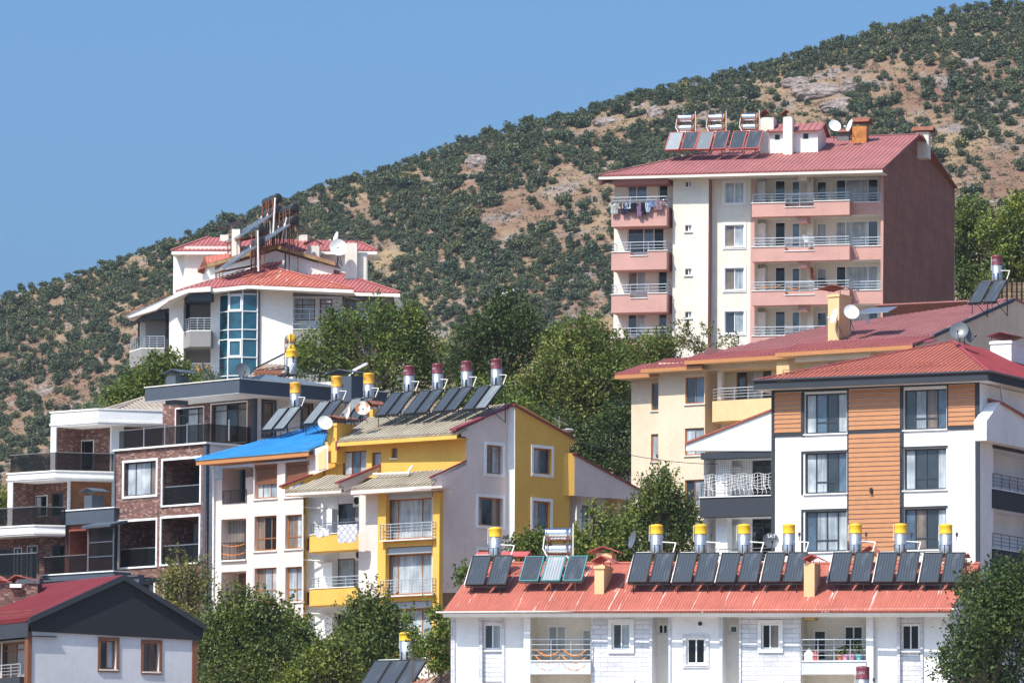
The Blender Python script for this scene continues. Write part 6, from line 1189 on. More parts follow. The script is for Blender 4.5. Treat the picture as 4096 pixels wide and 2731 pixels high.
# ================================================================== SOLAR WATER HEATERS
def lettering(txt, size, r, z, ang, mat, parent):
    """raised letters wrapped round a tank of radius r"""
    cu = bpy.data.curves.new('lettering', 'FONT'); cu.body = txt; cu.size = size; cu.extrude = 0; cu.align_x = 'CENTER'
    o = bpy.data.objects.new('lettering', cu); col.objects.link(o); bpy.context.view_layer.update()
    me = bpy.data.meshes.new_from_object(o.evaluated_get(bpy.context.evaluated_depsgraph_get())); bpy.data.objects.remove(o); bpy.data.curves.remove(cu)
    for v in me.vertices: t = ang + v.co.x / r; v.co = Vector((math.sin(t) * (r + .006), -math.cos(t) * (r + .006), z + v.co.y))
    me.materials.clear(); me.materials.append(mat); q = bpy.data.objects.new('lettering', me); col.objects.link(q); q.parent = parent; return q
LF = Fac((0, 0), 0)                                          # local frame: u = x, w = -y
def panel_set(rt, n, wd, gap, run, rise, frame, mats, ytop=.12):
    tot = n * wd + (n - 1) * gap; up = Vector((0, run, rise)); L_ = up.length; up.normalize(); nr = Vector((0, -rise, run)).normalized()
    for k in range(n):
        x0 = -tot / 2 + k * (wd + gap); o = Vector((x0, -ytop - run, -rise)); X_ = Vector((1, 0, 0)); f = .045
        fb = MB(); fb.prism([o, o + X_ * wd, o + X_ * wd + up * L_, o + up * L_], nr * .07)
        for (a, b, c, d) in ((0, f, 0, L_), (wd - f, wd, 0, L_), (f, wd - f, 0, f), (f, wd - f, L_ - f, L_)): fb.prism([o + X_ * a + up * c + nr * .071, o + X_ * b + up * c + nr * .071, o + X_ * b + up * d + nr * .071, o + X_ * a + up * d + nr * .071], nr * .03)
        po = fb.build('collector_panel', frame, rt)
        MB().poly([o + X_ * f + up * f + nr * .078, o + X_ * (wd - f) + up * f + nr * .078, o + X_ * (wd - f) + up * (L_ - f) + nr * .078, o + X_ * f + up * (L_ - f) + nr * .078]).build('glass', mats[k % len(mats)], po)
    return tot
def vertical_heater(name, r, h, capmat, capf, text=None, run=1.42, rise=1.36, leg=.55, label='', wd=.84, npan=2, gap=.13, lblmat=None):
    rt = thing(name, label, 'solar heater'); tot = panel_set(rt, npan, wd, gap, run, rise, M.black, [M.col])
    t = MB().lathe(Vector((0, .25, 0)), [(r * .96, .0), (r, .03), (r, h * (1 - capf))], 24); t = t.build('tank', M.tank, rt, True)
    c = MB().lathe(Vector((0, .25, 0)), [(r * 1.03, h * (1 - capf)), (r * 1.03, h * (1 - capf) + .03), (r * 1.01, h * (1 - capf) + .04), (r * 1.01, h - .1), (r * 1.03, h - .09), (r * 1.02, h - .03), (r * .9, h), (r * .2, h + .03)], 24).build('cap', capmat, t, True)
    MB().lathe(Vector((0, .25, h * .3)), [(r + .004, 0), (r + .012, .01), (r + .004, .02)], 24).lathe(Vector((0, .25, .06)), [(r + .004, 0), (r + .012, .01), (r + .004, .02)], 24).build('seam', M.steel, t)
    sb = MB()
    for x in (-r, -r * .1, r * .75): sb.box(LF, x - .02, x + .02, -.25 + r * .8 if abs(x) < r * .9 else -.25, -.25 + r * (1.06 if abs(x) < r * .9 else .2), -.05, h * .32)
    for x in (-tot / 2 + .25, tot / 2 - .25):
        sb.tube((x, -run - .1, -rise - leg), (x, -run - .12, -rise + .05), .025, 5); sb.tube((x, .3, -rise - leg), (x, .3, .0), .03, 5); sb.tube((x, -run - .1, -rise - .04), (x, .3, -.75 * rise), .02, 5); sb.tube((x, -run + .2, -rise + .2), (x, .3, -rise - leg), .02, 5)
    sb.box(LF, -tot / 2, tot / 2, -.32, -.26, -.06, -.01); sb.box(LF, -r, r, -.5, -.02, -.055, -.005); sb.box(LF, -tot / 2, tot / 2, run + .05, run + .12, -rise - .06, -rise - .01); sb.build('stand', M.black, rt)
    pb = MB(); zt = h * .42
    pb.path([Vector((r * .9, .2, zt)), Vector((r + .62, .1, zt - .05)), Vector((r + .52 if tot < 2.3 else tot / 2 - .1, -.1, .02))], .028, 6); pb.build('hot_pipe', M.pipe, rt); pb = MB(); pb.path([Vector((-r, .2, .1)), Vector((-tot / 2 + .05, .05, .08)), Vector((-tot / 2 - .02, -.12, -.02)), Vector((-tot / 2 - .05, -run - .1, -rise + .05))], .026, 6)
    pb.build('cold_pipe', M.pipe, rt); MB().tube((-r - .05, .2, h * .45), (-r - .04, .2, h * .98), .014, 5).build('sight_pipe', M.pipe, rt)
    ab = MB().tube((r + .2, .2, zt - .02), (r + .2, .2, zt + .22), .016, 5).lathe(Vector((r + .2, .2, zt + .22)), [(.03, 0), (.055, .03), (.055, .15), (.03, .18)], 10); ab.build('air_vent', plain('vent_bulb', (.30, .22, .13), .4) if name == 'x' else M.anth, rt)
    if text: q = lettering(text[0], text[1], r * 1.02, h * (1 - capf) + text[2], text[3], text[4], t); q.location = (0, .25, 0)
    return rt
def twin_heater(label, frame, tankm, endm, npan, mats, standm, wd=.92, run=1.35, rise=1.4, gap=.1, tl=1.1, leg=.35, r=.26, pole=True, pr=.022):
    rt = thing('twin_tank_solar_heater', label, 'solar heater'); tot = panel_set(rt, npan, wd, gap, run, rise, frame, mats)
    for nm, z in (('lower_tank', .35), ('upper_tank', 1.05)):
        t = MB().lathe(Vector((-tl / 2, .25, z)), [(r, 0)] + [x for k in range(6) for x in ((r, .1 + k * (tl - .2) / 6), (r * 1.025, .12 + k * (tl - .2) / 6), (r, .14 + k * (tl - .2) / 6))] + [(r, tl)], 22, Vector((1, 0, 0))).build('tank', tankm, rt, True)
        MB().lathe(Vector((tl / 2 + .002, .25, z)), [(r * 1.04, -.06), (r * 1.04, .0), (r * .85, .035), (r * .3, .05)], 22, Vector((1, 0, 0))).build('end_cap', endm, t, True); MB().lathe(Vector((-tl / 2 - .002, .25, z)), [(r * .3, -.05), (r * .85, -.035), (r * 1.04, 0), (r * 1.04, .05)], 22, Vector((1, 0, 0))).build('end_cap', endm, t, True)
    sb = MB()
    for x in (-tl / 2 + .12, tl / 2 - .12):
        for y in (.0, .5): sb.tube((x, y, -rise - leg), (x, y, 1.05), pr, 5)
        for z in (.07, .78): sb.tube((x, -.05, z), (x, .55, z), .022, 5)
    for z in (.07, .78):
        for y in (.0, .5): sb.tube((-tl / 2, y, z), (tl / 2, y, z), .02, 5)
    for x in (-tot / 2 + .3, 0, tot / 2 - .3): sb.tube((x, -run - .05, -rise - leg), (x, -run - .1, -rise + .05), .024, 5); sb.tube((x, -run - .05, -rise - .04), (x, .0, -.7 * rise), .02, 5)
    sb.box(LF, -tot / 2, tot / 2, run + .02, run + .1, -rise - .05, -rise - .01); sb.build('stand', standm, rt)
    pb = MB()
    if pole: MB().tube((tl / 2 + .12, .1, -.6), (tl / 2 + .12, .1, 1.5), .03, 6).build('overflow_pipe', M.pipe, rt)
    pb.path([Vector((-tl / 2 - .06, .1, .95)), Vector((-tl / 2 - .12, .05, .4)), Vector((-tl / 2 + .1, -.1, .06)), Vector((tl / 2 - .1, -.1, .06)), Vector((tl / 2, -.15, -.1))], .028, 6); pb.build('pipework', M.pipe, rt)
    return rt
def put(proto, v, x, y, F, w, psi=None, label=None, group=None, first=False, s=1.0):
    p = F.pt(v, x, y, w); o = proto if first else copy_tree(proto, label=label, group=group); o.location = p; o.rotation_euler = (0, 0, -rad(F.a if psi is None else psi)); o.scale = (s, s, s)
    if first and group: o['group'] = group
    if first and label: o['label'] = label
    return o
def glassmat(o, k, m):
    ps = [c for c in bpy.data.objects if c.parent == o and c.name.startswith('collector_panel')]; ps.sort(key=lambda c: min(q[0] for q in c.bound_box)); g = [c for c in bpy.data.objects if c.parent == ps[k]][0]
    g.material_slots[0].link = 'OBJECT'; g.material_slots[0].material = m
# the row on the long white block
F, rt_, pl_ = BLOCK; gname = 'solar heaters with yellow caps on the block roof'; wT = -2.5
hy = vertical_heater('solar_water_heater', .27, 1.30, M.yelcap, .32)
LB = ['yellow capped solar heater at the left end of the orange red roof', 'yellow capped solar heater just right of the flat-topped orange chimney, edge-on dark dish behind', 'yellow capped solar heater in front of the dark trees, second of the middle four', 'yellow capped solar heater left of the lettered grey dish', 'yellow capped solar heater half hidden by the lone yellow chimney',
      'yellow capped solar heater in front of the orange cladding', 'yellow capped solar heater second from the right end of the roof', 'yellow capped solar heater at the right end of the roof with bluish panels']
for k, (v, x, y) in enumerate(((I, 612, 332), (I, 1828, 312), (I, 2161, 312), (J, 231, 312), (J, 569, 310), (J, 1073, 309), (J, 1415, 309), (J, 1758, 312))): put(hy, v, x, y, F, wT, None, LB[k], gname, k == 0)
tw = twin_heater('shiny twin tank solar heater with turquoise framed panels, the middle panel clouded white', plain('turquoise_frame', (.05, .22, .24), .5), M.chrome, M.steel, 3, [M.col, M.colw, M.colg], M.rust, .85, 1.3, 1.15, .12); put(tw, I, 1092, 338, F, wT, None, None, None, True)
glassmat(tw, 2, M.col)
# maroon capped row on the yellow house
F, rt_, S_, F2_ = YELLOW; lm = plain('pale_label', (.50, .42, .47), .6)
hm = vertical_heater('solar_water_heater', .30, 1.55, M.marcap, .36, ('SLAN', .2, .2, -.35, lm), 1.4, 1.4, .6)
LB = ['maroon capped solar heater farthest left of the four on the weathered roof', 'maroon capped solar heater second from left on the weathered roof', 'maroon capped solar heater third from left on the weathered roof', 'maroon capped solar heater nearest the gable peak, with one pale panel']
for k, (x, y) in enumerate(((437, 336), (661, 321), (888, 302), (1122, 286))):
    o = put(hm, G, x, y, F2_, -2.6, None, LB[k], 'maroon capped solar heaters', k == 0)
    if k == 3: glassmat(o, 1, M.colg)
put(hm, K, 1254, 594, CREAMH[0], -5.0, None, 'maroon capped solar heater alone at the top of the long faded roof', 'maroon capped solar heaters')
put(hm, J, 1128, 1420, BLOCK[0], 5.5, None, 'maroon tank top poking up at the bottom edge before the flower balcony', 'maroon capped solar heaters', s=.93)
# orange capped heaters on the blue roof
F, rt_, pl_ = BLUEH; dk = plain('faded_print', (.16, .10, .12), .6)
ho = vertical_heater('solar_water_heater', .31, 1.5, M.orcap, .42, ('unc', .34, .22, -.45, dk), 1.45, 1.4, .9)
LB = ['orange capped solar heater standing highest off the blue roof at left', 'orange capped solar heater in the middle of the blue roof', 'orange capped solar heater behind the rusty dish']
wr = (pl_.pt(E, 820, 945) - F.p0).dot(F.n)
for k, (x, y) in enumerate(((1093, 607), (1525, 541), (1862, 512))):
    o = put(ho, E, x, y, F, wr - 1.6 - k * .4, 42, LB[k], 'orange capped solar heaters', k == 0)
    glassmat(o, 0, M.colg); glassmat(o, 1, M.colg if k == 0 else M.col)  # grey glass colour stands for the sky mirrored in these panels
put(hy, A, 1350, 1445, TINH[0], .5, 70, 'yellow capped solar heater beside the tree above the charcoal parapet', 'solar heaters behind the villa', s=1.25)
ht = twin_heater('yellow ended twin tank solar heater tilted behind the tall yellow tank', M.black, M.steel, M.yelcap, 1, [M.col], M.rust, .9, 1.9, 1.0); put(ht, A, 1345, 1300, TINH[0], -2, 78, None, None, True)
# bottom edge, three panels on the unseen roof
h3 = vertical_heater('solar_water_heater', .33, 1.33, M.yelcap, .29, None, 1.5, 1.5, .5, 'yellow capped solar heater with three big panels at the bottom edge below the yellow house', .95, 3, .06)
put(h3, V, 1733, 1392, fac(V, 1733, 1392, 262, 35), 0, None, None, None, True)
# tower roof
F, rt_ = TOWER; tt = twin_heater('x', M.redtrim, M.chrome, M.rustorange, 2, [M.col], M.rust, .98, 1.4, 1.4, .14, 1.15)
LB = ['shiny twin tank solar heater with a white clouded panel, leftmost on the tall tower', 'shiny twin tank solar heater with a greenish clouded panel, middle on the tall tower', 'shiny twin tank solar heater with two dark panels beside the tower chimneys']
for k, (x, y) in enumerate(((578, 174), (738, 171), (912, 168))):
    o = put(tt, B, x, y, F, -4.2, 16, LB[k], 'twin tank heaters on the tower', k == 0)
    TT = (TT if k else []) + [o]
for k in (0, 1): glassmat(TT[k], 0, (M.colw, M.colg)[k])
# black tanks on the white house
F, rt_, wp_ = WHITEH; tb_ = twin_heater('x', M.steel, plain('black_tank', (.035, .036, .04), .35), M.black, 2, [M.colg], M.rust, .95, 1.9, 1.35, .1, 1.1, 1.4, .27, False, .04)
LB = ['black twin tank solar heater lowest on the white house roof, panels edge on', 'foremost black twin tank solar heater of the right hand bank on the white house', 'black twin tank heater second in the right hand bank', 'black twin tank heater at the back of the right hand bank', 'foremost black twin tank heater of the topmost bank', 'black twin tank heater at the back of the topmost bank']
ex = Vector((math.cos(rad(72)), -math.sin(rad(72)), 0))
for k, (x, y, b, w_) in enumerate(((640, 1075, 0, -2.5), (1285, 655, 0, -4.5), (1285, 655, 1, -4.5), (1285, 655, 2, -4.5), (960, 470, 0, -7), (960, 470, 1, -7))):
    o = put(tb_, N_, x, y, F, w_, 72, LB[k], 'black tank solar heaters', k == 0, 1.22); o.location = Vector(o.location) - ex * (1.6 * b)
# ================================================================== SATELLITE DISHES
def dish(v, x, y, F, w, r, az, el, mat, label, mast=.7, group='satellite dishes'):
    """az: degrees the dish is turned to the left of facing the camera; el: tilt up"""
    p = F.pt(v, x, y, w); ax = Vector((-math.sin(rad(az)) * math.cos(rad(el)), -math.cos(rad(az)) * math.cos(rad(el)), math.sin(rad(el))))
    rt = thing('satellite_dish', label, 'satellite dish', p - Vector((0, 0, mast + r * .6)), group); pr = [(r * t, r * .22 * t * t) for t in (.02, .25, .45, .65, .82, .95, 1.0)]
    mb = MB(); mb.lathe(p - ax * r * .11, pr, 28, ax); mb.f.pop(); mb.m.pop(); mb.lathe(p - ax * (r * .11 + .02), [(a, b) for a, b in pr], 28, ax); mb.f.pop(); mb.m.pop(); mb.build('reflector', mat, rt, True)
    dn = (Vector((0, 0, -1)) - ax * (-ax.z)).normalized(); tip = p + ax * r * .95 + dn * r * .55; b0 = p + dn * r * .95
    MB().tube(b0, tip, .018, 5).lathe(tip, [(.035, 0), (.05, .04), (.05, .13), (.03, .16)], 8, (p - tip).normalized()).build('feed_arm', M.pipe if mat is M.dishw else M.black, rt)
    bk = p - ax * r * .3; MB().tube(p - ax * .05, bk, .05, 6).tube(bk, Vector((bk.x, bk.y, p.z - mast - r * .6)), .03, 6).tube(Vector((bk.x, bk.y, p.z - r)), Vector((bk.x + .3, bk.y + .3, p.z - mast - r * .6)), .02, 5).build('mast', M.anth, rt)
    return rt
F = TOWER[0]; dish(B, 1360, 136, F, -7.2, .44, -18, 22, M.dishw, 'white satellite dish facing out on the tower roof left of the orange chimney'); dish(B, 1441, 134, F, -7.2, .44, 72, 18, M.dishw, 'white satellite dish seen nearly edge on against the orange tower chimney')
F = CREAMH[0]; dish(H, 1361, 140, F, -2.8, .46, -12, 20, M.dishw, 'white satellite dish facing out beside the tall yellow chimney', 1.0); dish(H, 1268, 162, F, -2.9, .46, 68, 15, M.dishw, 'thin edge on white satellite dish in front of the tall yellow chimney', .7)
F = MODERN[0]; dish(H, 1976, 247, F, -4.5, .5, 14, 22, M.dishd, 'dark grey satellite dish with glare on the hip of the red roof', .3); dish(H, 2022, 262, F, -5.2, .5, -62, 15, M.dishd, 'second dark dish turned away behind the glaring one', .3)
F = BLOCK[0]; dish(I, 1660, 205, F, -3.6, .42, 72, 14, M.dishd, 'dark dish seen edge on beside the first of the middle heaters'); d_ = dish(J, 440, 210, F, -3.6, .36, -10, 16, M.dishd, 'dark grey dish with white lettering standing before the balcony doorway')
cu = bpy.data.curves.new('lettering', 'FONT'); cu.body = 'SAT'; cu.size = .22; cu.align_x = 'CENTER'; lo = bpy.data.objects.new('lettering', cu); col.objects.link(lo); bpy.context.view_layer.update(); me = bpy.data.meshes.new_from_object(lo.evaluated_get(bpy.context.evaluated_depsgraph_get())); bpy.data.objects.remove(lo)
ax = Vector((math.sin(rad(10)) * math.cos(rad(16)), -math.cos(rad(10)) * math.cos(rad(16)), math.sin(rad(16)))); ex_ = Vector((math.cos(rad(10)), math.sin(rad(10)), 0)); ey_ = ax.cross(ex_); pc = F.pt(J, 445, 190, -3.6) + ax * .05
for v_ in me.vertices: v_.co = pc + ex_ * v_.co.x + ey_ * v_.co.y - ORG[d_.name]
me.materials.clear(); me.materials.append(M.white); lo = bpy.data.objects.new('lettering', me); col.objects.link(lo); lo.parent = d_
F = YELLOW[3]; dish(E, 1437, 760, F, 1.0, .42, -14, 20, M.dishw, 'clean white satellite dish left of the yellow chimney', .4); dish(E, 1688, 652, F, .4, .42, 74, 12, M.dishr, 'rusty satellite dish seen edge on right of the yellow chimney', .5); dish(E, 1830, 606, F, .4, .42, -6, 18, M.dishr, 'white satellite dish with a big rust patch', .5)
dish(E, 577, 212, VILLA[3], -2.5, .44, -20, 15, M.dishd, 'dark mesh satellite dish behind the charcoal parapet', .6)
F = WHITEH[0]; dish(A, 1722, 525, F, WHITEH[2] + 2.4, .62, -14, 16, M.dishw, 'large white satellite dish beside the white house chimney', .9); dish(A, 1708, 460, F, WHITEH[2] + 1.5, .5, 70, 14, M.dishw, 'edge on white dish rising behind the large one', 1.6)
# ================================================================== TREES
def pal(n, a, b, c, t=.28): return foliage(n, a, b, c, False, t, .6)
M.lf_mid = pal('green_leaves', (.06, .10, .016), (.11, .155, .026), (.20, .235, .05)); M.lf_dark = pal('dark_green_leaves', (.058, .088, .02), (.10, .138, .03), (.17, .20, .05)); M.lf_light = pal('yellow_green_leaves', (.08, .115, .018), (.14, .178, .03), (.24, .265, .06))
M.lf_olive = pal('olive_drooping_leaves', (.10, .105, .03), (.17, .17, .05), (.27, .26, .09)); M.lf_grey = pal('grey_green_leaves', (.07, .10, .055), (.12, .16, .09), (.18, .22, .13))
M.lf_deep = pal('deep_green_leaves', (.03, .055, .015), (.055, .088, .022), (.10, .135, .038))  # darkest green of the leaf colours
def tree(name, label, d, blobs, nleaf, size, mat, seed, group=None, spread=20, sub=None, per=14, tips=0, aspect=.5, gap=.0, cat='tree', tr=None, plumes=()):
    """blobs: (x, y, r) measured on the 2352-wide picture at distance d; each is a rounded lump of the crown with its own depth"""
    r = np.random.default_rng(seed); k = d / (FPX / 1.7415); bl = []
    cxm = sum(b[0] for b in blobs) / len(blobs); zmin = 1e9
    nleaf = int(nleaf * 1.25); blobs = list(blobs)
    for x, y0, y1, w_ in plumes:
        m_ = max(2, int((y1 - y0) / (w_ * .8)))
        for q in range(m_ + 1): t = q / m_; blobs.append((x + r.normal() * w_ * .25, y0 + w_ * .6 + (y1 - y0) * t, w_ * (.45 + .55 * t)))
    for x, y, rr in blobs:
        p = at(D_(x, y), d); dep = r.uniform(-1, 1) * rr * k * .8
        bl.append(((p.x, p.y + dep, p.z), (rr * k * r.uniform(.9, 1.1), rr * k * .9, rr * k * r.uniform(.85, 1.05)))); zmin = min(zmin, p.z - rr * k)
    bp = at(D_(cxm, 1500), d); g = gz(bp.x, bp.y); rt = thing(name, label, cat, (bp.x, bp.y, g), group); o = np.array((bp.x, bp.y, g))
    c = blob_points(r, nleaf, bl, sub or .32, per, .7)
    # feathery shoots standing out of the outline
    sh = []
    for q in range(tips):
        b = bl[r.integers(len(bl))]; dr = np.array([r.normal() * .6, r.normal() * .5, abs(r.normal()) + .5]); dr /= np.linalg.norm(dr); s0 = np.array(b[0]) + dr * np.array(b[1]) * .9; L_ = r.uniform(.4, 1.0)
        t = r.uniform(0, 1, 22)[:, None]; sh.append(s0 + dr * L_ * t + r.normal(size=(22, 3)) * .07 * (1.3 - t))
    if sh: c = np.concatenate([c] + sh)
    v, f = leaf_quads(c, size, r, aspect); co = bpy.data.objects.new('crown', mkfol('crown', v - o, f, mat)); col.objects.link(co); co.parent = rt
    mb = MB(); top = Vector((bp.x, bp.y, max(g + 1, zmin + .3))); base = Vector((bp.x, bp.y, g - .3)); R_ = max(.12, .05 * (top.z - g + 2)); R_ = tr or min(R_, .3); mb.tube(base, top, R_ * 1.3, 9, R_ * .8)
    for b in bl:
        q = Vector(b[0]); m_ = top.lerp(q, .5) + Vector((r.normal() * .2, r.normal() * .2, .3)); mb.tube(top, m_, R_ * .6, 6, R_ * .35); mb.tube(m_, q, R_ * .35, 5, R_ * .15)
        for z in range(3): e = q + Vector(tuple(r.normal(size=3) * np.array(b[1]) * .6)); mb.tube(q, e, R_ * .16, 4, .012)
    mb.build('trunk', M.bark, rt); return rt
tree('leafy_tree', 'broad bright green tree right below the white house balconies', 366, [(735, 800, 50), (790, 755, 52), (860, 745, 55), (930, 765, 58), (975, 805, 45), (698, 835, 36), (830, 830, 66), (920, 850, 66), (770, 850, 48), (990, 865, 50), (872, 712, 22), (945, 722, 24), (760, 735, 22)], 17000, .22, M.lf_mid, 1, tips=50, plumes=[(872, 684, 770, 16), (945, 692, 780, 15), (760, 716, 790, 14), (905, 712, 780, 13), (800, 722, 790, 13), (700, 775, 840, 14), (975, 735, 800, 13)])
tree('tall_tree', 'tall dark green tree left of the pink tower, highest of the mid wood', 374, [(1170, 708, 40), (1122, 745, 46), (1205, 752, 46), (1080, 785, 46), (1160, 800, 66), (1232, 805, 44), (1060, 830, 40), (1140, 860, 60)], 12000, .22, M.lf_deep, 2, tips=40, plumes=[(1170, 668, 740, 18), (1140, 690, 750, 14), (1205, 690, 760, 15), (1100, 735, 790, 14)])
tree('grey_green_tree', 'soft grey green tree behind the maroon capped tanks', 380, [(1038, 798, 34), (1078, 838, 44), (1020, 850, 40), (1100, 880, 44)], 6000, .16, M.lf_grey, 3)
tree('leafy_tree', 'wide olive green tree between the yellow house and the pink tower', 362, [(1290, 785, 44), (1342, 765, 42), (1392, 800, 44), (1300, 850, 64), (1382, 870, 62), (1250, 900, 56), (1335, 940, 70), (1425, 940, 44), (1200, 905, 54), (1440, 870, 30)], 18000, .22, M.lf_light, 4, tips=60, plumes=[(1342, 722, 790, 15), (1300, 740, 800, 14), (1262, 775, 840, 14), (1385, 765, 820, 13), (1225, 830, 900, 15), (1420, 830, 900, 13)])
tree('dark_tree', 'dark glossy tree in the shade beside the cream house wall', 352, [(1395, 1010, 54), (1340, 1040, 60), (1270, 990, 56), (1420, 960, 40), (1390, 1080, 50), (1440, 1060, 30), (1210, 980, 50), (1310, 1100, 50), (1160, 930, 40)], 12000, .22, M.lf_deep, 5, tips=30)
tree('leafy_tree', 'deep green tree just behind the gable peak of the yellow house', 345, [(1150, 930, 40), (1190, 960, 50), (1110, 910, 36), (1240, 1010, 44), (1060, 930, 36)], 7000, .24, M.lf_mid, 15, tips=20)
tree('bush', 'sprawling bush at the foot of the pink tower balconies', 368, [(1440, 812, 34), (1502, 800, 32), (1405, 842, 34), (1470, 850, 36), (1530, 800, 24), (1540, 830, 24)], 6500, .2, M.lf_light, 6, tips=24, cat='bush')
tree('twiggy_sapling', 'sparse twiggy sapling with brown tips against the cream tower wall', 366, [(1565, 780, 13), (1590, 790, 14), (1578, 758, 8), (1610, 800, 14), (1628, 765, 7), (1660, 792, 12), (1690, 790, 10), (1555, 745, 6)], 900, .18, M.lf_olive, 7, sub=.2, tips=18, tr=.05)
tree('leafy_tree', 'green tree rising behind the dark brick villa and its grey tiled roof', 362, [(352, 862, 36), (398, 848, 32), (300, 898, 40), (375, 895, 46), (258, 926, 26), (440, 880, 24), (330, 925, 36), (385, 828, 14), (355, 835, 14)], 8000, .22, M.lf_mid, 8, tips=30)
tree('silvery_tree', 'small silvery tree below the white house lower balcony', 366, [(470, 872, 20), (450, 888, 22), (485, 890, 16)], 1900, .16, M.lf_grey, 9, tips=10, tr=.06)
tree('silvery_tree', 'small silvery shoots left of the grey tiled roof', 350, [(215, 945, 12), (198, 950, 9)], 500, .16, M.lf_grey, 19, tips=6, tr=.05)
tree('dense_tree', 'dense dark green tree covering the foot of the cream windows at left', 286, [(500, 1465, 52), (560, 1425, 52), (612, 1440, 52), (480, 1535, 54), (560, 1525, 72), (640, 1520, 60), (545, 1372, 20), (600, 1390, 22), (520, 1400, 24), (485, 1410, 20), (570, 1590, 80)], 15000, .18, M.lf_dark, 10, tips=90, plumes=[(543, 1338, 1450, 15), (503, 1385, 1460, 14), (602, 1365, 1450, 15), (642, 1378, 1470, 14), (575, 1372, 1450, 12), (470, 1425, 1500, 14), (622, 1392, 1460, 12), (525, 1375, 1450, 12)])
tree('dense_tree', 'green tree in front of the lowest curved yellow balcony', 289, [(672, 1460, 40), (650, 1410, 20), (640, 1480, 40), (690, 1520, 44), (660, 1570, 60), (705, 1490, 20)], 7000, .19, M.lf_mid, 11, tips=30, plumes=[(655, 1388, 1470, 12), (690, 1425, 1500, 13), (672, 1410, 1480, 10)])
tree('leafy_tree', 'tall dark leafy tree hiding the bottom of the yellow window bay', 288, [(822, 1425, 36), (868, 1412, 38), (905, 1450, 40), (822, 1490, 50), (925, 1500, 36), (855, 1540, 56), (850, 1382, 16), (812, 1395, 16), (915, 1415, 16), (900, 1560, 50)], 11000, .19, M.lf_dark, 12, tips=50, plumes=[(850, 1352, 1450, 16), (812, 1370, 1450, 13), (880, 1378, 1460, 14), (912, 1392, 1480, 13), (788, 1412, 1480, 11), (832, 1365, 1430, 10)])
tree('leafy_tree', 'light green tree low between the two darker trees', 282, [(760, 1530, 40), (720, 1550, 40), (790, 1560, 44), (745, 1495, 20), (690, 1575, 44), (770, 1490, 14)], 7500, .18, M.lf_light, 13, tips=40, plumes=[(740, 1460, 1540, 13), (768, 1470, 1540, 12), (710, 1490, 1550, 12), (800, 1480, 1550, 12)])
tree('drooping_tree', 'narrow olive tree with drooping leaves before the dark brick villa', 300, [(410, 1325, 28), (440, 1362, 28), (395, 1372, 24), (428, 1412, 30), (405, 1272, 8), (455, 1292, 9), (460, 1335, 18), (385, 1335, 16), (450, 1440, 26)], 5200, .2, M.lf_olive, 14, tips=30, aspect=.32)
tree('dark_tree', 'dark dense tree between the rose annex and the netted balcony', 312, [(1522, 1135, 38), (1485, 1172, 42), (1572, 1172, 36), (1515, 1205, 52), (1452, 1205, 32), (1592, 1225, 30), (1520, 1092, 14), (1540, 1250, 44), (1475, 1255, 36), (1490, 1115, 18), (1600, 1280, 30)], 11000, .19, M.lf_dark, 16, tips=50, plumes=[(1522, 1072, 1150, 13), (1490, 1098, 1170, 12), (1560, 1120, 1190, 12), (1585, 1160, 1220, 11), (1455, 1160, 1220, 11)])
tree('leafy_tree', 'light green tree in front of the rose annex balcony', 292, [(1390, 1205, 26), (1425, 1248, 36), (1352, 1262, 34), (1442, 1215, 18), (1392, 1275, 36), (1330, 1250, 20), (1365, 1190, 12), (1450, 1275, 30), (1410, 1300, 34)], 7000, .19, M.lf_light, 17, tips=40)
tree('bush', 'small bush between the yellow wall and the shiny tank', 284, [(1222, 1250, 20), (1236, 1240, 15), (1212, 1268, 16), (1180, 1262, 10)], 1700, .18, M.lf_mid, 18, tips=14, cat='bush', tr=.06)
tree('dark_tree', 'big dark tree at the bottom right corner before the white block', 236, [(2290, 1355, 50), (2330, 1338, 46), (2262, 1425, 54), (2322, 1435, 64), (2232, 1505, 54), (2300, 1525, 74), (2182, 1530, 28), (2216, 1345, 14), (2245, 1380, 30), (2360, 1400, 50), (2200, 1470, 22), (2165, 1545, 14), (2260, 1580, 70)], 16000, .17, M.lf_deep, 20, tips=80)
tree('leaning_tree', 'sparse leafy branches hanging at the left end of the white block', 252, [(1002, 1412, 14), (1018, 1448, 18), (1004, 1490, 20), (1024, 1520, 16), (985, 1470, 8), (1062, 1318, 8), (1056, 1335, 7), (975, 1500, 10), (1000, 1530, 14)], 2600, .17, M.lf_mid, 21, sub=.16, tips=24, tr=.05)
tree('leafy_tree', 'small leafy shoots beside the yellow tank at the bottom edge', 258, [(948, 1455, 10), (955, 1490, 12), (940, 1425, 6)], 600, .16, M.lf_mid, 26, sub=.16, tips=10, tr=.03)
tree('leafy_tree', 'hazy green tree against the maroon end wall of the tower', 425, [(2232, 490, 42), (2205, 540, 36), (2255, 560, 50), (2215, 640, 44), (2290, 640, 50), (2200, 600, 30), (2250, 690, 50)], 10000, .28, M.lf_dark, 22, tips=20)
tree('leafy_tree', 'bright green tree at the right edge above the lone heater', 415, [(2295, 530, 48), (2342, 505, 40), (2330, 590, 50), (2365, 560, 50), (2330, 470, 20), (2310, 650, 40), (2360, 640, 40)], 9500, .28, M.lf_light, 23, tips=30)
tree('leafy_tree', 'bit of green tree at the far left edge above the terraced villa', 372, [(4, 1150, 16), (-12, 1175, 24), (0, 1190, 16), (-30, 1130, 30)], 2600, .2, M.lf_light, 24, tips=10)
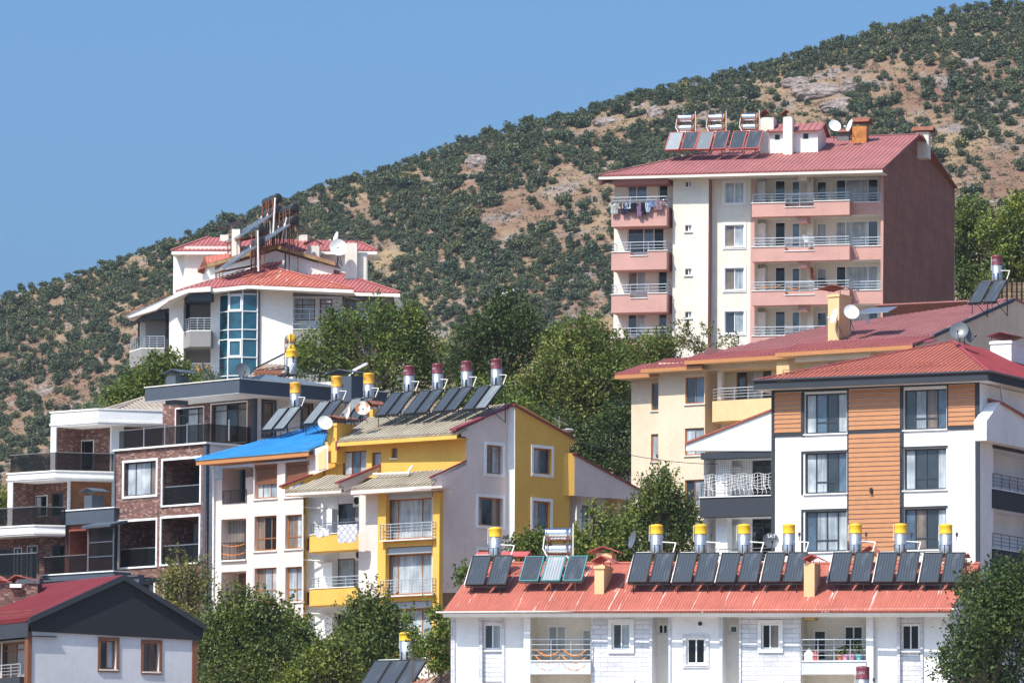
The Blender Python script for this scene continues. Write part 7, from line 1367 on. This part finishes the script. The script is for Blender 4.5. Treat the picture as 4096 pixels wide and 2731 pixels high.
# ================================================================== SMALL THINGS
def garland(F, name, label, ends, sag, rows, dz, mat, r=.03, n=22, seed=1, group='strings of drying fruit'):
    (u0, z0), (u1, z1), w = ends; rr = np.random.default_rng(seed); strn = MB(); R0 = []
    for q in range(rows):
        pp = None; mb = MB(); R0.append(mb)
        for k in range(n):
            t = k / (n - 1); z = z0 + (z1 - z0) * t - sag * 4 * t * (1 - t) - dz * q; p = F.P(u0 + (u1 - u0) * t, w, z); a = r * rr.uniform(.7, 1.4)
            mb.lathe(p - Vector((0, 0, a)), [(a * .3, 0), (a * .95, a * .6), (a * .95, a * 1.3), (a * .3, a * 2)], 6)
            if pp is not None: strn.tube(pp, p, .006, 3)
            pp = p
    c = F.P((u0 + u1) / 2, w, min(z0, z1)); rt = thing(name, label, 'garland', c, group); 
    for mb in R0: mb.build('dried_fruit', mat, rt)
    strn.build('string', M.pipe, rt)
F = BLOCK[0]
for k, (x0, x1, lb) in enumerate(((930, 1108, 'left orange fruit garlands of the pair hung on the block balcony rail'), (1132, 1304, 'right orange fruit garlands of the pair hung on the block balcony rail'))):
    garland(F, 'drying_garland', lb, (F.uz(I, x0, 1026, .28), F.uz(I, x1, 1032, .28), .28), .26, 3, .31, M.orangefruit, seed=k)
F = BLUEH[0]; garland(F, 'drying_garland', 'two orange fruit garlands on the black balcony railing of the blue roofed house', (F.uz(V, 280, 458, -.35), F.uz(V, 456, 450, -.35), -.35), .12, 2, .5, M.orangefruit, seed=5, n=22)
F = WHITEH[0]
for k, (x, lb) in enumerate(((715, 'left orange bunch hung on the white house lower railing'), (785, 'right orange bunch hung on the white house lower railing'))): garland(F, 'drying_bunch', lb, (F.uz(A, x - 4, 1375, .95), F.uz(A, x + 4, 1432, .95), .95), 0, 2, .04, M.orangefruit, .09, 10, k)
F = TOWER[0]; garland(F, 'drying_garland', 'orange garland draped on the tower balcony rail beside the cabinet', (F.uz(B, 975, 978, .9), F.uz(B, 1075, 974, .9), .9), .08, 1, 0, M.orangefruit, seed=8, n=18); garland(F, 'drying_garland', 'orange garland across the notched rail of the tower balcony', (F.uz(B, 1118, 980, .95), F.uz(B, 1182, 980, .95), .95), .14, 1, 0, M.orangefruit, seed=9, n=12); garland(F, 'drying_bunch', 'dark red pepper bunch hanging on the tower balcony wall', (F.uz(B, 1240, 880, -.8), F.uz(B, 1243, 932, -.8), -.8), 0, 2, .05, M.redfruit, .09, 12, 3)
def cloth(name, label, cat, F, pts, w, mat, group=None, thick=.03, seed=0, nu=8, nv=8, wave=.05):
    """a hanging cloth: outline given by left/right edges as (uL, uR, z) rows from top to bottom"""
    r = np.random.default_rng(seed); mb = MB(); g = []
    for (ul, ur, z) in pts:
        g.append([F.P(ul + (ur - ul) * k / nu, w + wave * math.sin(k * 1.7 + seed + z * 2) * .6 + wave * .4 * r.normal(), z) for k in range(nu + 1)])
    for a, b in zip(g, g[1:]):
        for k in range(nu): mb.poly([a[k], a[k + 1], b[k + 1], b[k]])
    for a, b in zip(g, g[1:]):
        for k in range(nu): mb.poly([a[k] - F.n * thick, b[k] - F.n * thick, b[k + 1] - F.n * thick, a[k + 1] - F.n * thick])
    return tag(mb.build(name, mat, None, org=g[0][nu // 2]), label, cat, group)
def fab(n, c): return plain(n, c, .9, spec=.1, var=.2)
F = TOWER[0]; wl0 = 1.75; gl = 'laundry on the top tower balcony'
def shirt(x, y0, y1, wd, mat, lb, k, slv=True):
    u, z = F.uz(B, x, y0, wl0); h = z - F.uz(B, x, y1, wl0)[1]; a = wd / 2
    rows = [(u - a * .9, u + a * .9, z)] + ([(u - a * 1.5, u + a * 1.45, z - h * .12), (u - a * 1.5, u + a * 1.4, z - h * .28), (u - a * .95, u + a * .95, z - h * .32)] if slv else []) + [(u - a * .9, u + a * .95, z - h * .6), (u - a * 1.05, u + a, z - h * .85), (u - a * .7, u + a * .8, z - h)]
    return cloth('hanging_shirt', lb, 'clothing', F, rows, wl0, mat, gl, seed=k)
def trousers(x, y0, y1, wd, mat, lb, k):
    u, z = F.uz(B, x, y0, wl0); h = z - F.uz(B, x, y1, wl0)[1]; a = wd / 2
    return cloth('hanging_trousers', lb, 'clothing', F, [(u - a * .9, u + a * .9, z), (u - a, u + a, z - h * .3), (u - a * .95, u + a * .9, z - h * .65), (u - a * .6, u + a * .75, z - h * .95), (u - a * .3, u + a * .6, z - h)], wl0, mat, gl, seed=k)
shirt(206, 538, 598, .5, fab('sage_cloth', (.34, .37, .35)), 'sage grey shirt at the left end of the tower washing line', 1); shirt(232, 538, 570, .6, fab('taupe_cloth', (.36, .30, .28)), 'short taupe cloth second along the tower washing line', 2, False); shirt(258, 540, 598, .45, fab('navy_cloth', (.03, .035, .07)), 'navy shirt on the tower washing line', 3); shirt(277, 540, 570, .45, fab('sky_cloth', (.42, .50, .60)), 'pale blue top on the tower washing line', 4)
shirt(304, 540, 588, .65, fab('black_cloth', (.015, .015, .02)), 'broad black shirt on the tower washing line', 5); trousers(337, 540, 612, .42, fab('purple_cloth', (.18, .11, .20)), 'purple patterned trousers on the tower washing line', 6); trousers(360, 538, 602, .42, fab('black_cloth', (.015, .015, .02)), 'narrow black trousers on the tower washing line', 7); trousers(382, 536, 588, .38, fab('iceblue_cloth', (.38, .45, .56)), 'ice blue trousers on the tower washing line', 8); shirt(406, 530, 560, .5, fab('denim_cloth', (.14, .22, .38)), 'denim blue top on the tower washing line', 9); shirt(436, 522, 576, .6, fab('mauve_cloth', (.24, .15, .17)), 'mauve shirt at the right end of the tower washing line', 10)
a_, b_ = F.pt(B, 190, 540, wl0), F.pt(B, 462, 522, wl0); tag(MB().tube(a_, b_, .012, 4).tube(F.pt(B, 190, 560, 1.4), a_, .02, 4).tube(F.pt(B, 470, 540, 1.4), b_, .02, 4).build('washing_line', M.steel, None, org=a_), 'thin washing line stretched along the top tower balcony rail', 'washing line')
F, u0, u1, zc = YB
m, nd, lk, p = newmat('lattice_print_cloth'); uv = nd.new('ShaderNodeTexCoord').outputs['UV']; q_ = nd.new('ShaderNodeMapping'); q_.inputs['Rotation'].default_value = (0, 0, .785); q_.inputs['Scale'].default_value = (3.2, 3.2, 1); lk.new(uv, q_.inputs[0]); bt = nd.new('ShaderNodeTexBrick'); bt.offset = 0; bt.inputs['Scale'].default_value = 1; bt.inputs['Brick Width'].default_value = 1; bt.inputs['Row Height'].default_value = 1; bt.inputs['Mortar Size'].default_value = .05; bt.inputs['Color1'].default_value = bt.inputs['Color2'].default_value = (.55, .54, .56, 1); bt.inputs['Mortar'].default_value = (.16, .16, .19, 1); lk.new(q_.outputs[0], bt.inputs['Vector']); lk.new(bt.outputs['Color'], p.inputs['Base Color']); p.inputs['Roughness'].default_value = .9
ua, za = F.uz(V, 1208, 298, 1.08); ub, zb_ = F.uz(V, 1362, 300, 1.08); zl = F.uz(V, 1280, 440, 1.08)[1]
cloth('hanging_bedspread', 'white bedspread with grey lattice print hung over the upper yellow balcony', 'bedspread', F, [(ua, ub, za), (ua, ub + .02, za - .4), (ua + .02, ub - .08, za - .9), (ua + .05, ub - .2, zl)], 1.08, m, seed=3, wave=.035)
ua, za = F.uz(V, 1040, 340, 1.0); ub = F.uz(V, 1145, 340, 1.0)[0]; cloth('folded_sheet', 'small crumpled white sheet lying over the upper yellow parapet', 'bed sheet', F, [(ua + .25, ub - .2, za + .08), (ua + .1, ub, za), (ua, ub + .02, za - .35), (ua + .15, ub - .5, za - .42)], 1.1, fab('white_cloth', (.58, .57, .59)), seed=5, wave=.06)
def ac(v, x0, y0, x1, y1, F, w, label):
    u0, z0, u1, z1 = F.R(v, (x0, y0, x1, y1), w); rt = thing('air_conditioner', label, 'air conditioner', F.P((u0 + u1) / 2, w - .15, z0), 'air conditioner units'); u1 = max(u1, u0 + .75); MB().box(F, u0, u1, w - .32, w, z0, z1).build('case', M.pvc, rt)
    c = F.P(u0 + .3, w + .002, (z0 + z1) / 2); g = MB()
    for r_ in (.08, .15, .22): g.lathe(c, [(r_, 0), (r_, .012), (r_ - .02, .012), (r_ - .02, 0)], 20, F.n)
    g.build('fan_grille', M.anth, rt); b = MB(); b.box(F, u0 + .05, u0 + .1, w - .45, w, z0 - .06, z0 - .003); b.box(F, u1 - .1, u1 - .05, w - .45, w, z0 - .06, z0 - .003); b.build('bracket', M.steel, rt)
F = YELLOW[0]; ac(V, 1328, 55, 1376, 150, F, -1.5, 'air conditioner under the porch roof of the top yellow balcony'); ac(V, 1345, 500, 1380, 578, F, -1.5, 'air conditioner in the second yellow balcony')
F, u0, u1, zc, wc = BALC_R
def pot(x, hgt, mat, plant, label, seed, pm=None):
    p = F.pt(J, x, 1118, .05); p.z = zc + .055; rt = thing('flower_pot', label, 'flower pot', p, 'flower pots on the block balcony'); MB().lathe(p, [(.1, 0), (.14, .22), (.155, .23), (.155, .26), (.12, .26)], 14).build('pot', mat, rt)
    r = np.random.default_rng(seed); c = np.array(p) + np.array([0, 0, .26 + hgt * .5]) + r.normal(size=(90, 3)) * np.array([.1, .1, hgt * .3]); v, f = leaf_quads(c, .12, r); o = bpy.data.objects.new('foliage', mkfol('foliage', v - np.array(p), f, plant)); col.objects.link(o); o.parent = rt
pot(965, .25, plain('terracotta', (.42, .13, .07), .7), M.lf_mid, 'terracotta pot on the right block balcony', 1); pot(1002, .3, plain('pink_pot', (.60, .28, .40), .5), M.lf_dark, 'pale pink pot left of the deeper pink one', 2); pot(1052, .5, plain('magenta_pot', (.62, .22, .36), .5), M.lf_olive, 'deeper pink pot with a tall brownish plant', 3); pot(1106, .5, plain('cyan_pot', (.10, .42, .52), .5), M.lf_mid, 'turquoise pot at the right end of the balcony', 4)
p = F.pt(J, 780, 1118, .05); p.z = zc + .055; rt = thing('red_bottle', 'red plastic bottle on the right block balcony floor', 'bottle', p); MB().lathe(p, [(.12, 0), (.13, .05), (.13, .25), (.06, .34), (.05, .40)], 14).build('body', M.redtrim, rt, True); MB().lathe(p + Vector((0, 0, .4)), [(.05, 0), (.05, .06)], 10).build('cap', M.redtrim, rt)
p = F.pt(J, 730, 1118, .05); p.z = zc + .055; rt = thing('white_canister', 'white plastic canisters tied together behind the right block balcony rail', 'canister', p); MB().lathe(p, [(.2, 0), (.22, .05), (.22, .32), (.1, .42), (.07, .5)], 14).build('body', M.pvc, rt, True); MB().lathe(p + Vector((0, 0, .5)), [(.06, 0), (.06, .06)], 10).build('cap', M.steel, rt)
# net strung across the balcony of the white and orange house
F, u0, u1, zc, wg = NETB; ua, ub = F.uz(H, 524, 1100, wg + .35)[0], F.uz(H, 905, 1100, wg + .35)[0]; zt, zm = F.uz(H, 700, 972, wg + .35)[1], F.uz(H, 700, 1065, wg + .35)[1]; mb = MB(); mw = MB(); n = 30
for k in range(n + 1):
    u = ua + (ub - ua) * k / n; mb.tube(F.P(u, wg + .34, zm), F.P(u + .05 * math.sin(k), wg + .34, zt), .006, 3); u2 = u + .06 * math.sin(k * 1.3); mw.tube(F.P(u2, wg + .36, zm), F.P(u2 + .05 * math.cos(k), wg + .37, (zm + zc) / 2), .012, 3); mw.tube(F.P(u2 + .05 * math.cos(k), wg + .37, (zm + zc) / 2), F.P(u + .1 * (k % 2), wg + .36, zc + .12 + .2 * (k % 2)), .012, 3)
for q in range(8): z = zm + (zt - zm) * q / 7; mb.tube(F.P(ua, wg + .34, z), F.P(ub, wg + .34, z), .006, 3)
for q in range(6):
    z = zc + .4 + (zm - zc - .4) * q / 5
    for k in range(n): mw.tube(F.P(ua + (ub - ua) * k / n, wg + .37, z + .05 * math.sin(k * .9 + q)), F.P(ua + (ub - ua) * (k + 1) / n, wg + .37, z + .05 * math.sin((k + 1) * .9 + q)), .012, 3)
rt = thing('balcony_net', 'sagging white and black bird net strung over the left balcony of the orange clad house', 'net', F.P((ua + ub) / 2, wg + .36, zc)); mb.build('black_mesh', M.black, rt); mw.build('white_mesh', M.pvc, rt)
S = MODERN[3]; p0, p1 = S.uz(Q_, 478, 990, -.4), S.uz(Q_, 600, 990, -.4)
cloth('white_rug', 'white patterned rug draped inside the right flank balcony rail', 'rug', S, [(p0[0], p1[0] + 1, S.uz(Q_, 540, 968, -.4)[1]), (p0[0] - .05, p1[0] + 1, S.uz(Q_, 540, 990, -.4)[1]), (p0[0], p1[0] + 1, S.uz(Q_, 540, 1022, -.4)[1])], -.3, m, seed=4)
# cables and lamps
def cable(name, label, a, b, sag, r=.018):
    mb = MB(); pts = [a.lerp(b, t) - Vector((0, 0, sag * 4 * t * (1 - t))) for t in np.linspace(0, 1, 17)]; mb.path(pts, r, 4); tag(mb.build(name, M.black, None, org=a), label, 'cable')
cable('power_cable', 'black overhead cable sagging from the yellow roof to the netted balcony', YELLOW[2].pt(G, 1725, 690, .5), MODERN[0].pt(H, 600, 1005, wg + .4), .35)
cable('power_cable', 'thin upper wire crossing the mountain left of the tower', at(L(800, 1348), 400), at(L(1500, 1346), 400), .1, .012); cable('power_cable', 'thin lower wire crossing the mountain left of the tower', at(L(960, 1412), 400), at(L(1500, 1384), 400), .1, .012)
def lamp(v, x, y, d, ang, label, sc_l=1):
    p = at(v(x, y), d); g = gz(p.x + .8, p.y); rt = thing('street_lamp', label, 'street lamp', (p.x - .9 * math.cos(ang), p.y, g)); dv = Vector((math.cos(ang), 0, math.sin(ang))); b = p - dv * .9 * sc_l
    MB().tube(Vector((b.x, b.y, g)), Vector((b.x, b.y, b.z - .2)), .07, 8, .045).tube(Vector((b.x, b.y, b.z - .2)), p - dv * .3 * sc_l, .035, 6).build('pole', M.steel, rt)
    e = Vector((0, .13 * sc_l, 0)); nn = Vector((-dv.z, 0, dv.x)); MB().prism([p - dv * .35 * sc_l - e, p + dv * .3 * sc_l - e * .8, p + dv * .38 * sc_l, p + dv * .3 * sc_l + e * .8, p - dv * .35 * sc_l + e], nn * .11 * sc_l).build('lamp_head', M.pvc, rt)
lamp(E, 1808, 190, 352, .5, 'tilted white street lamp head above the dark chimney cowl', 1.4); lamp(L, 835, 1366, 384, .35, 'white street lamp head at the top of the tall wood tree', 1.2)
# balcony furniture on the tower
F = TOWER[0]
def chair(v, x, y, F, w, mat, label, rz):
    p = F.pt(v, x, y, w); rt = thing('garden_chair', label, 'chair', p); X_ = Vector((math.cos(rz), math.sin(rz), 0)); Y_ = Vector((-math.sin(rz), math.cos(rz), 0)); Z_ = Vector((0, 0, 1))
    MB().prism([p - X_ * .24 - Y_ * .22 + Z_ * .43, p + X_ * .24 - Y_ * .22 + Z_ * .43, p + X_ * .22 + Y_ * .22 + Z_ * .43, p - X_ * .22 + Y_ * .22 + Z_ * .43], Z_ * .04).build('seat', mat, rt)
    b = MB()
    for k in range(5): q = p + Y_ * .22 + X_ * (-.2 + .1 * k); b.prism([q - X_ * .03 + Z_ * .47, q + X_ * .03 + Z_ * .47, q + X_ * .03 + Y_ * .08 + Z_ * .86, q - X_ * .03 + Y_ * .08 + Z_ * .86], Y_ * .025)
    b.prism([p + Y_ * .3 - X_ * .24 + Z_ * .86, p + Y_ * .3 + X_ * .24 + Z_ * .86, p + Y_ * .3 + X_ * .22 + Z_ * .92, p + Y_ * .3 - X_ * .22 + Z_ * .92], Y_ * .03); b.build('backrest', mat, rt)
    for a in (-.21, .21):
        for c in (-.19, .19): MB().tube(p + X_ * a * 1.1 + Y_ * c * 1.1, p + X_ * a + Y_ * c + Z_ * .43, .02, 5).build('leg', mat, rt)
chair(B, 1302, 1002, F, -.9, M.black, 'black slatted garden chair on the third tower balcony', .4); chair(B, 1226, 778, F, .4, M.pvc, 'white garden chair on the second tower balcony behind the notched rail', .8)
# ------------------------------------------------------------------ summer haze in the air
m = bpy.data.materials.new('summer_haze'); m.use_nodes = True; nd = m.node_tree.nodes; nd.clear(); lk = m.node_tree.links
ou = nd.new('ShaderNodeOutputMaterial'); pv = nd.new('ShaderNodeVolumePrincipled'); pv.inputs['Color'].default_value = (.80, .88, 1, 1); pv.inputs['Density'].default_value = .00006; pv.inputs['Anisotropy'].default_value = .2
lk.new(pv.outputs[0], ou.inputs['Volume'])
hz_ = MB().prism([(-1540, 1600, -3), (1600, 1600, -3), (1600, -230, -3), (-1540, -230, -3)], Vector((0, 0, 240))).build('haze', m); hz_['kind'] = 'stuff'; hz_.visible_shadow = True
# ------------------------------------------------------------------ bits at the edges
p0_, p1_ = at(K(1225, 700), 402), at(K(1640, 700), 402); zt_, zl_ = at(K(1400, 600), 402).z, at(K(1400, 900), 402).z
rt = thing('retaining_wall', 'rough tan stone retaining wall with dark wire fence behind the lone heater', 'wall', (p0_.x, p0_.y, zl_ - 4)); Fw = Fac((p0_.x, p0_.y), 6); Lw_ = (p1_ - p0_).length
MB().box(Fw, 0, Lw_, -.6, 0, zl_ - 4, zt_).build('stone_face', brick('rough_tan_stone', (.34, .23, .14), (.26, .18, .11), (.42, .30, .20), (.15, .11, .08), .5, .3, .9), rt)
mb = MB()
for k in range(8): mb.tube(Fw.P(.3 + Lw_ * k / 8, .1, zl_), Fw.P(.3 + Lw_ * k / 8, .1, zt_ + .3), .035, 5)
for z in (.25, .5, .75, 1.0): mb.tube(Fw.P(0, .1, zl_ + (zt_ - zl_) * z), Fw.P(Lw_, .1, zl_ + (zt_ - zl_) * z), .02, 4)
mb.build('wire_fence', M.black, rt)
S_ = YELLOW[2]; q = S_.pt(G, 1640, 600, -.6); rt = thing('roof_antenna', 'small grey antenna with white unit on the rear slope of the yellow house', 'antenna', q - Vector((0, 0, .5)))
MB().tube(q - Vector((0, 0, .5)), q + Vector((0, 0, .6)), .025, 5).tube(q + Vector((-.4, 0, .5)), q + Vector((.5, 0, .1)), .02, 4).build('mast', M.steel, rt)
u_ = q + S_.e * .75 - Vector((0, 0, .15)); MB().tube(q, u_, .03, 5).build('arm', M.anth, rt); MB().lathe(u_ - Vector((0, 0, .1)), [(.12, 0), (.3, .08), (.34, .14), (.2, .18)], 14).build('unit', M.dishw, rt)
rt = thing('porch_lamp', 'round ceiling lamp under the rose annex porch', 'lamp', YELLOW[2].pt(G, 1888, 1170, .2)); q = YELLOW[2].pt(G, 1888, 1172, .2); MB().lathe(q - Vector((0, 0, .16)), [(.06, 0), (.13, .06), (.15, .13)], 12).build('shade', M.offwhite, rt); MB().lathe(q - Vector((0, 0, .03)), [(.16, 0), (.16, .03)], 12).build('base', M.pvc, rt)
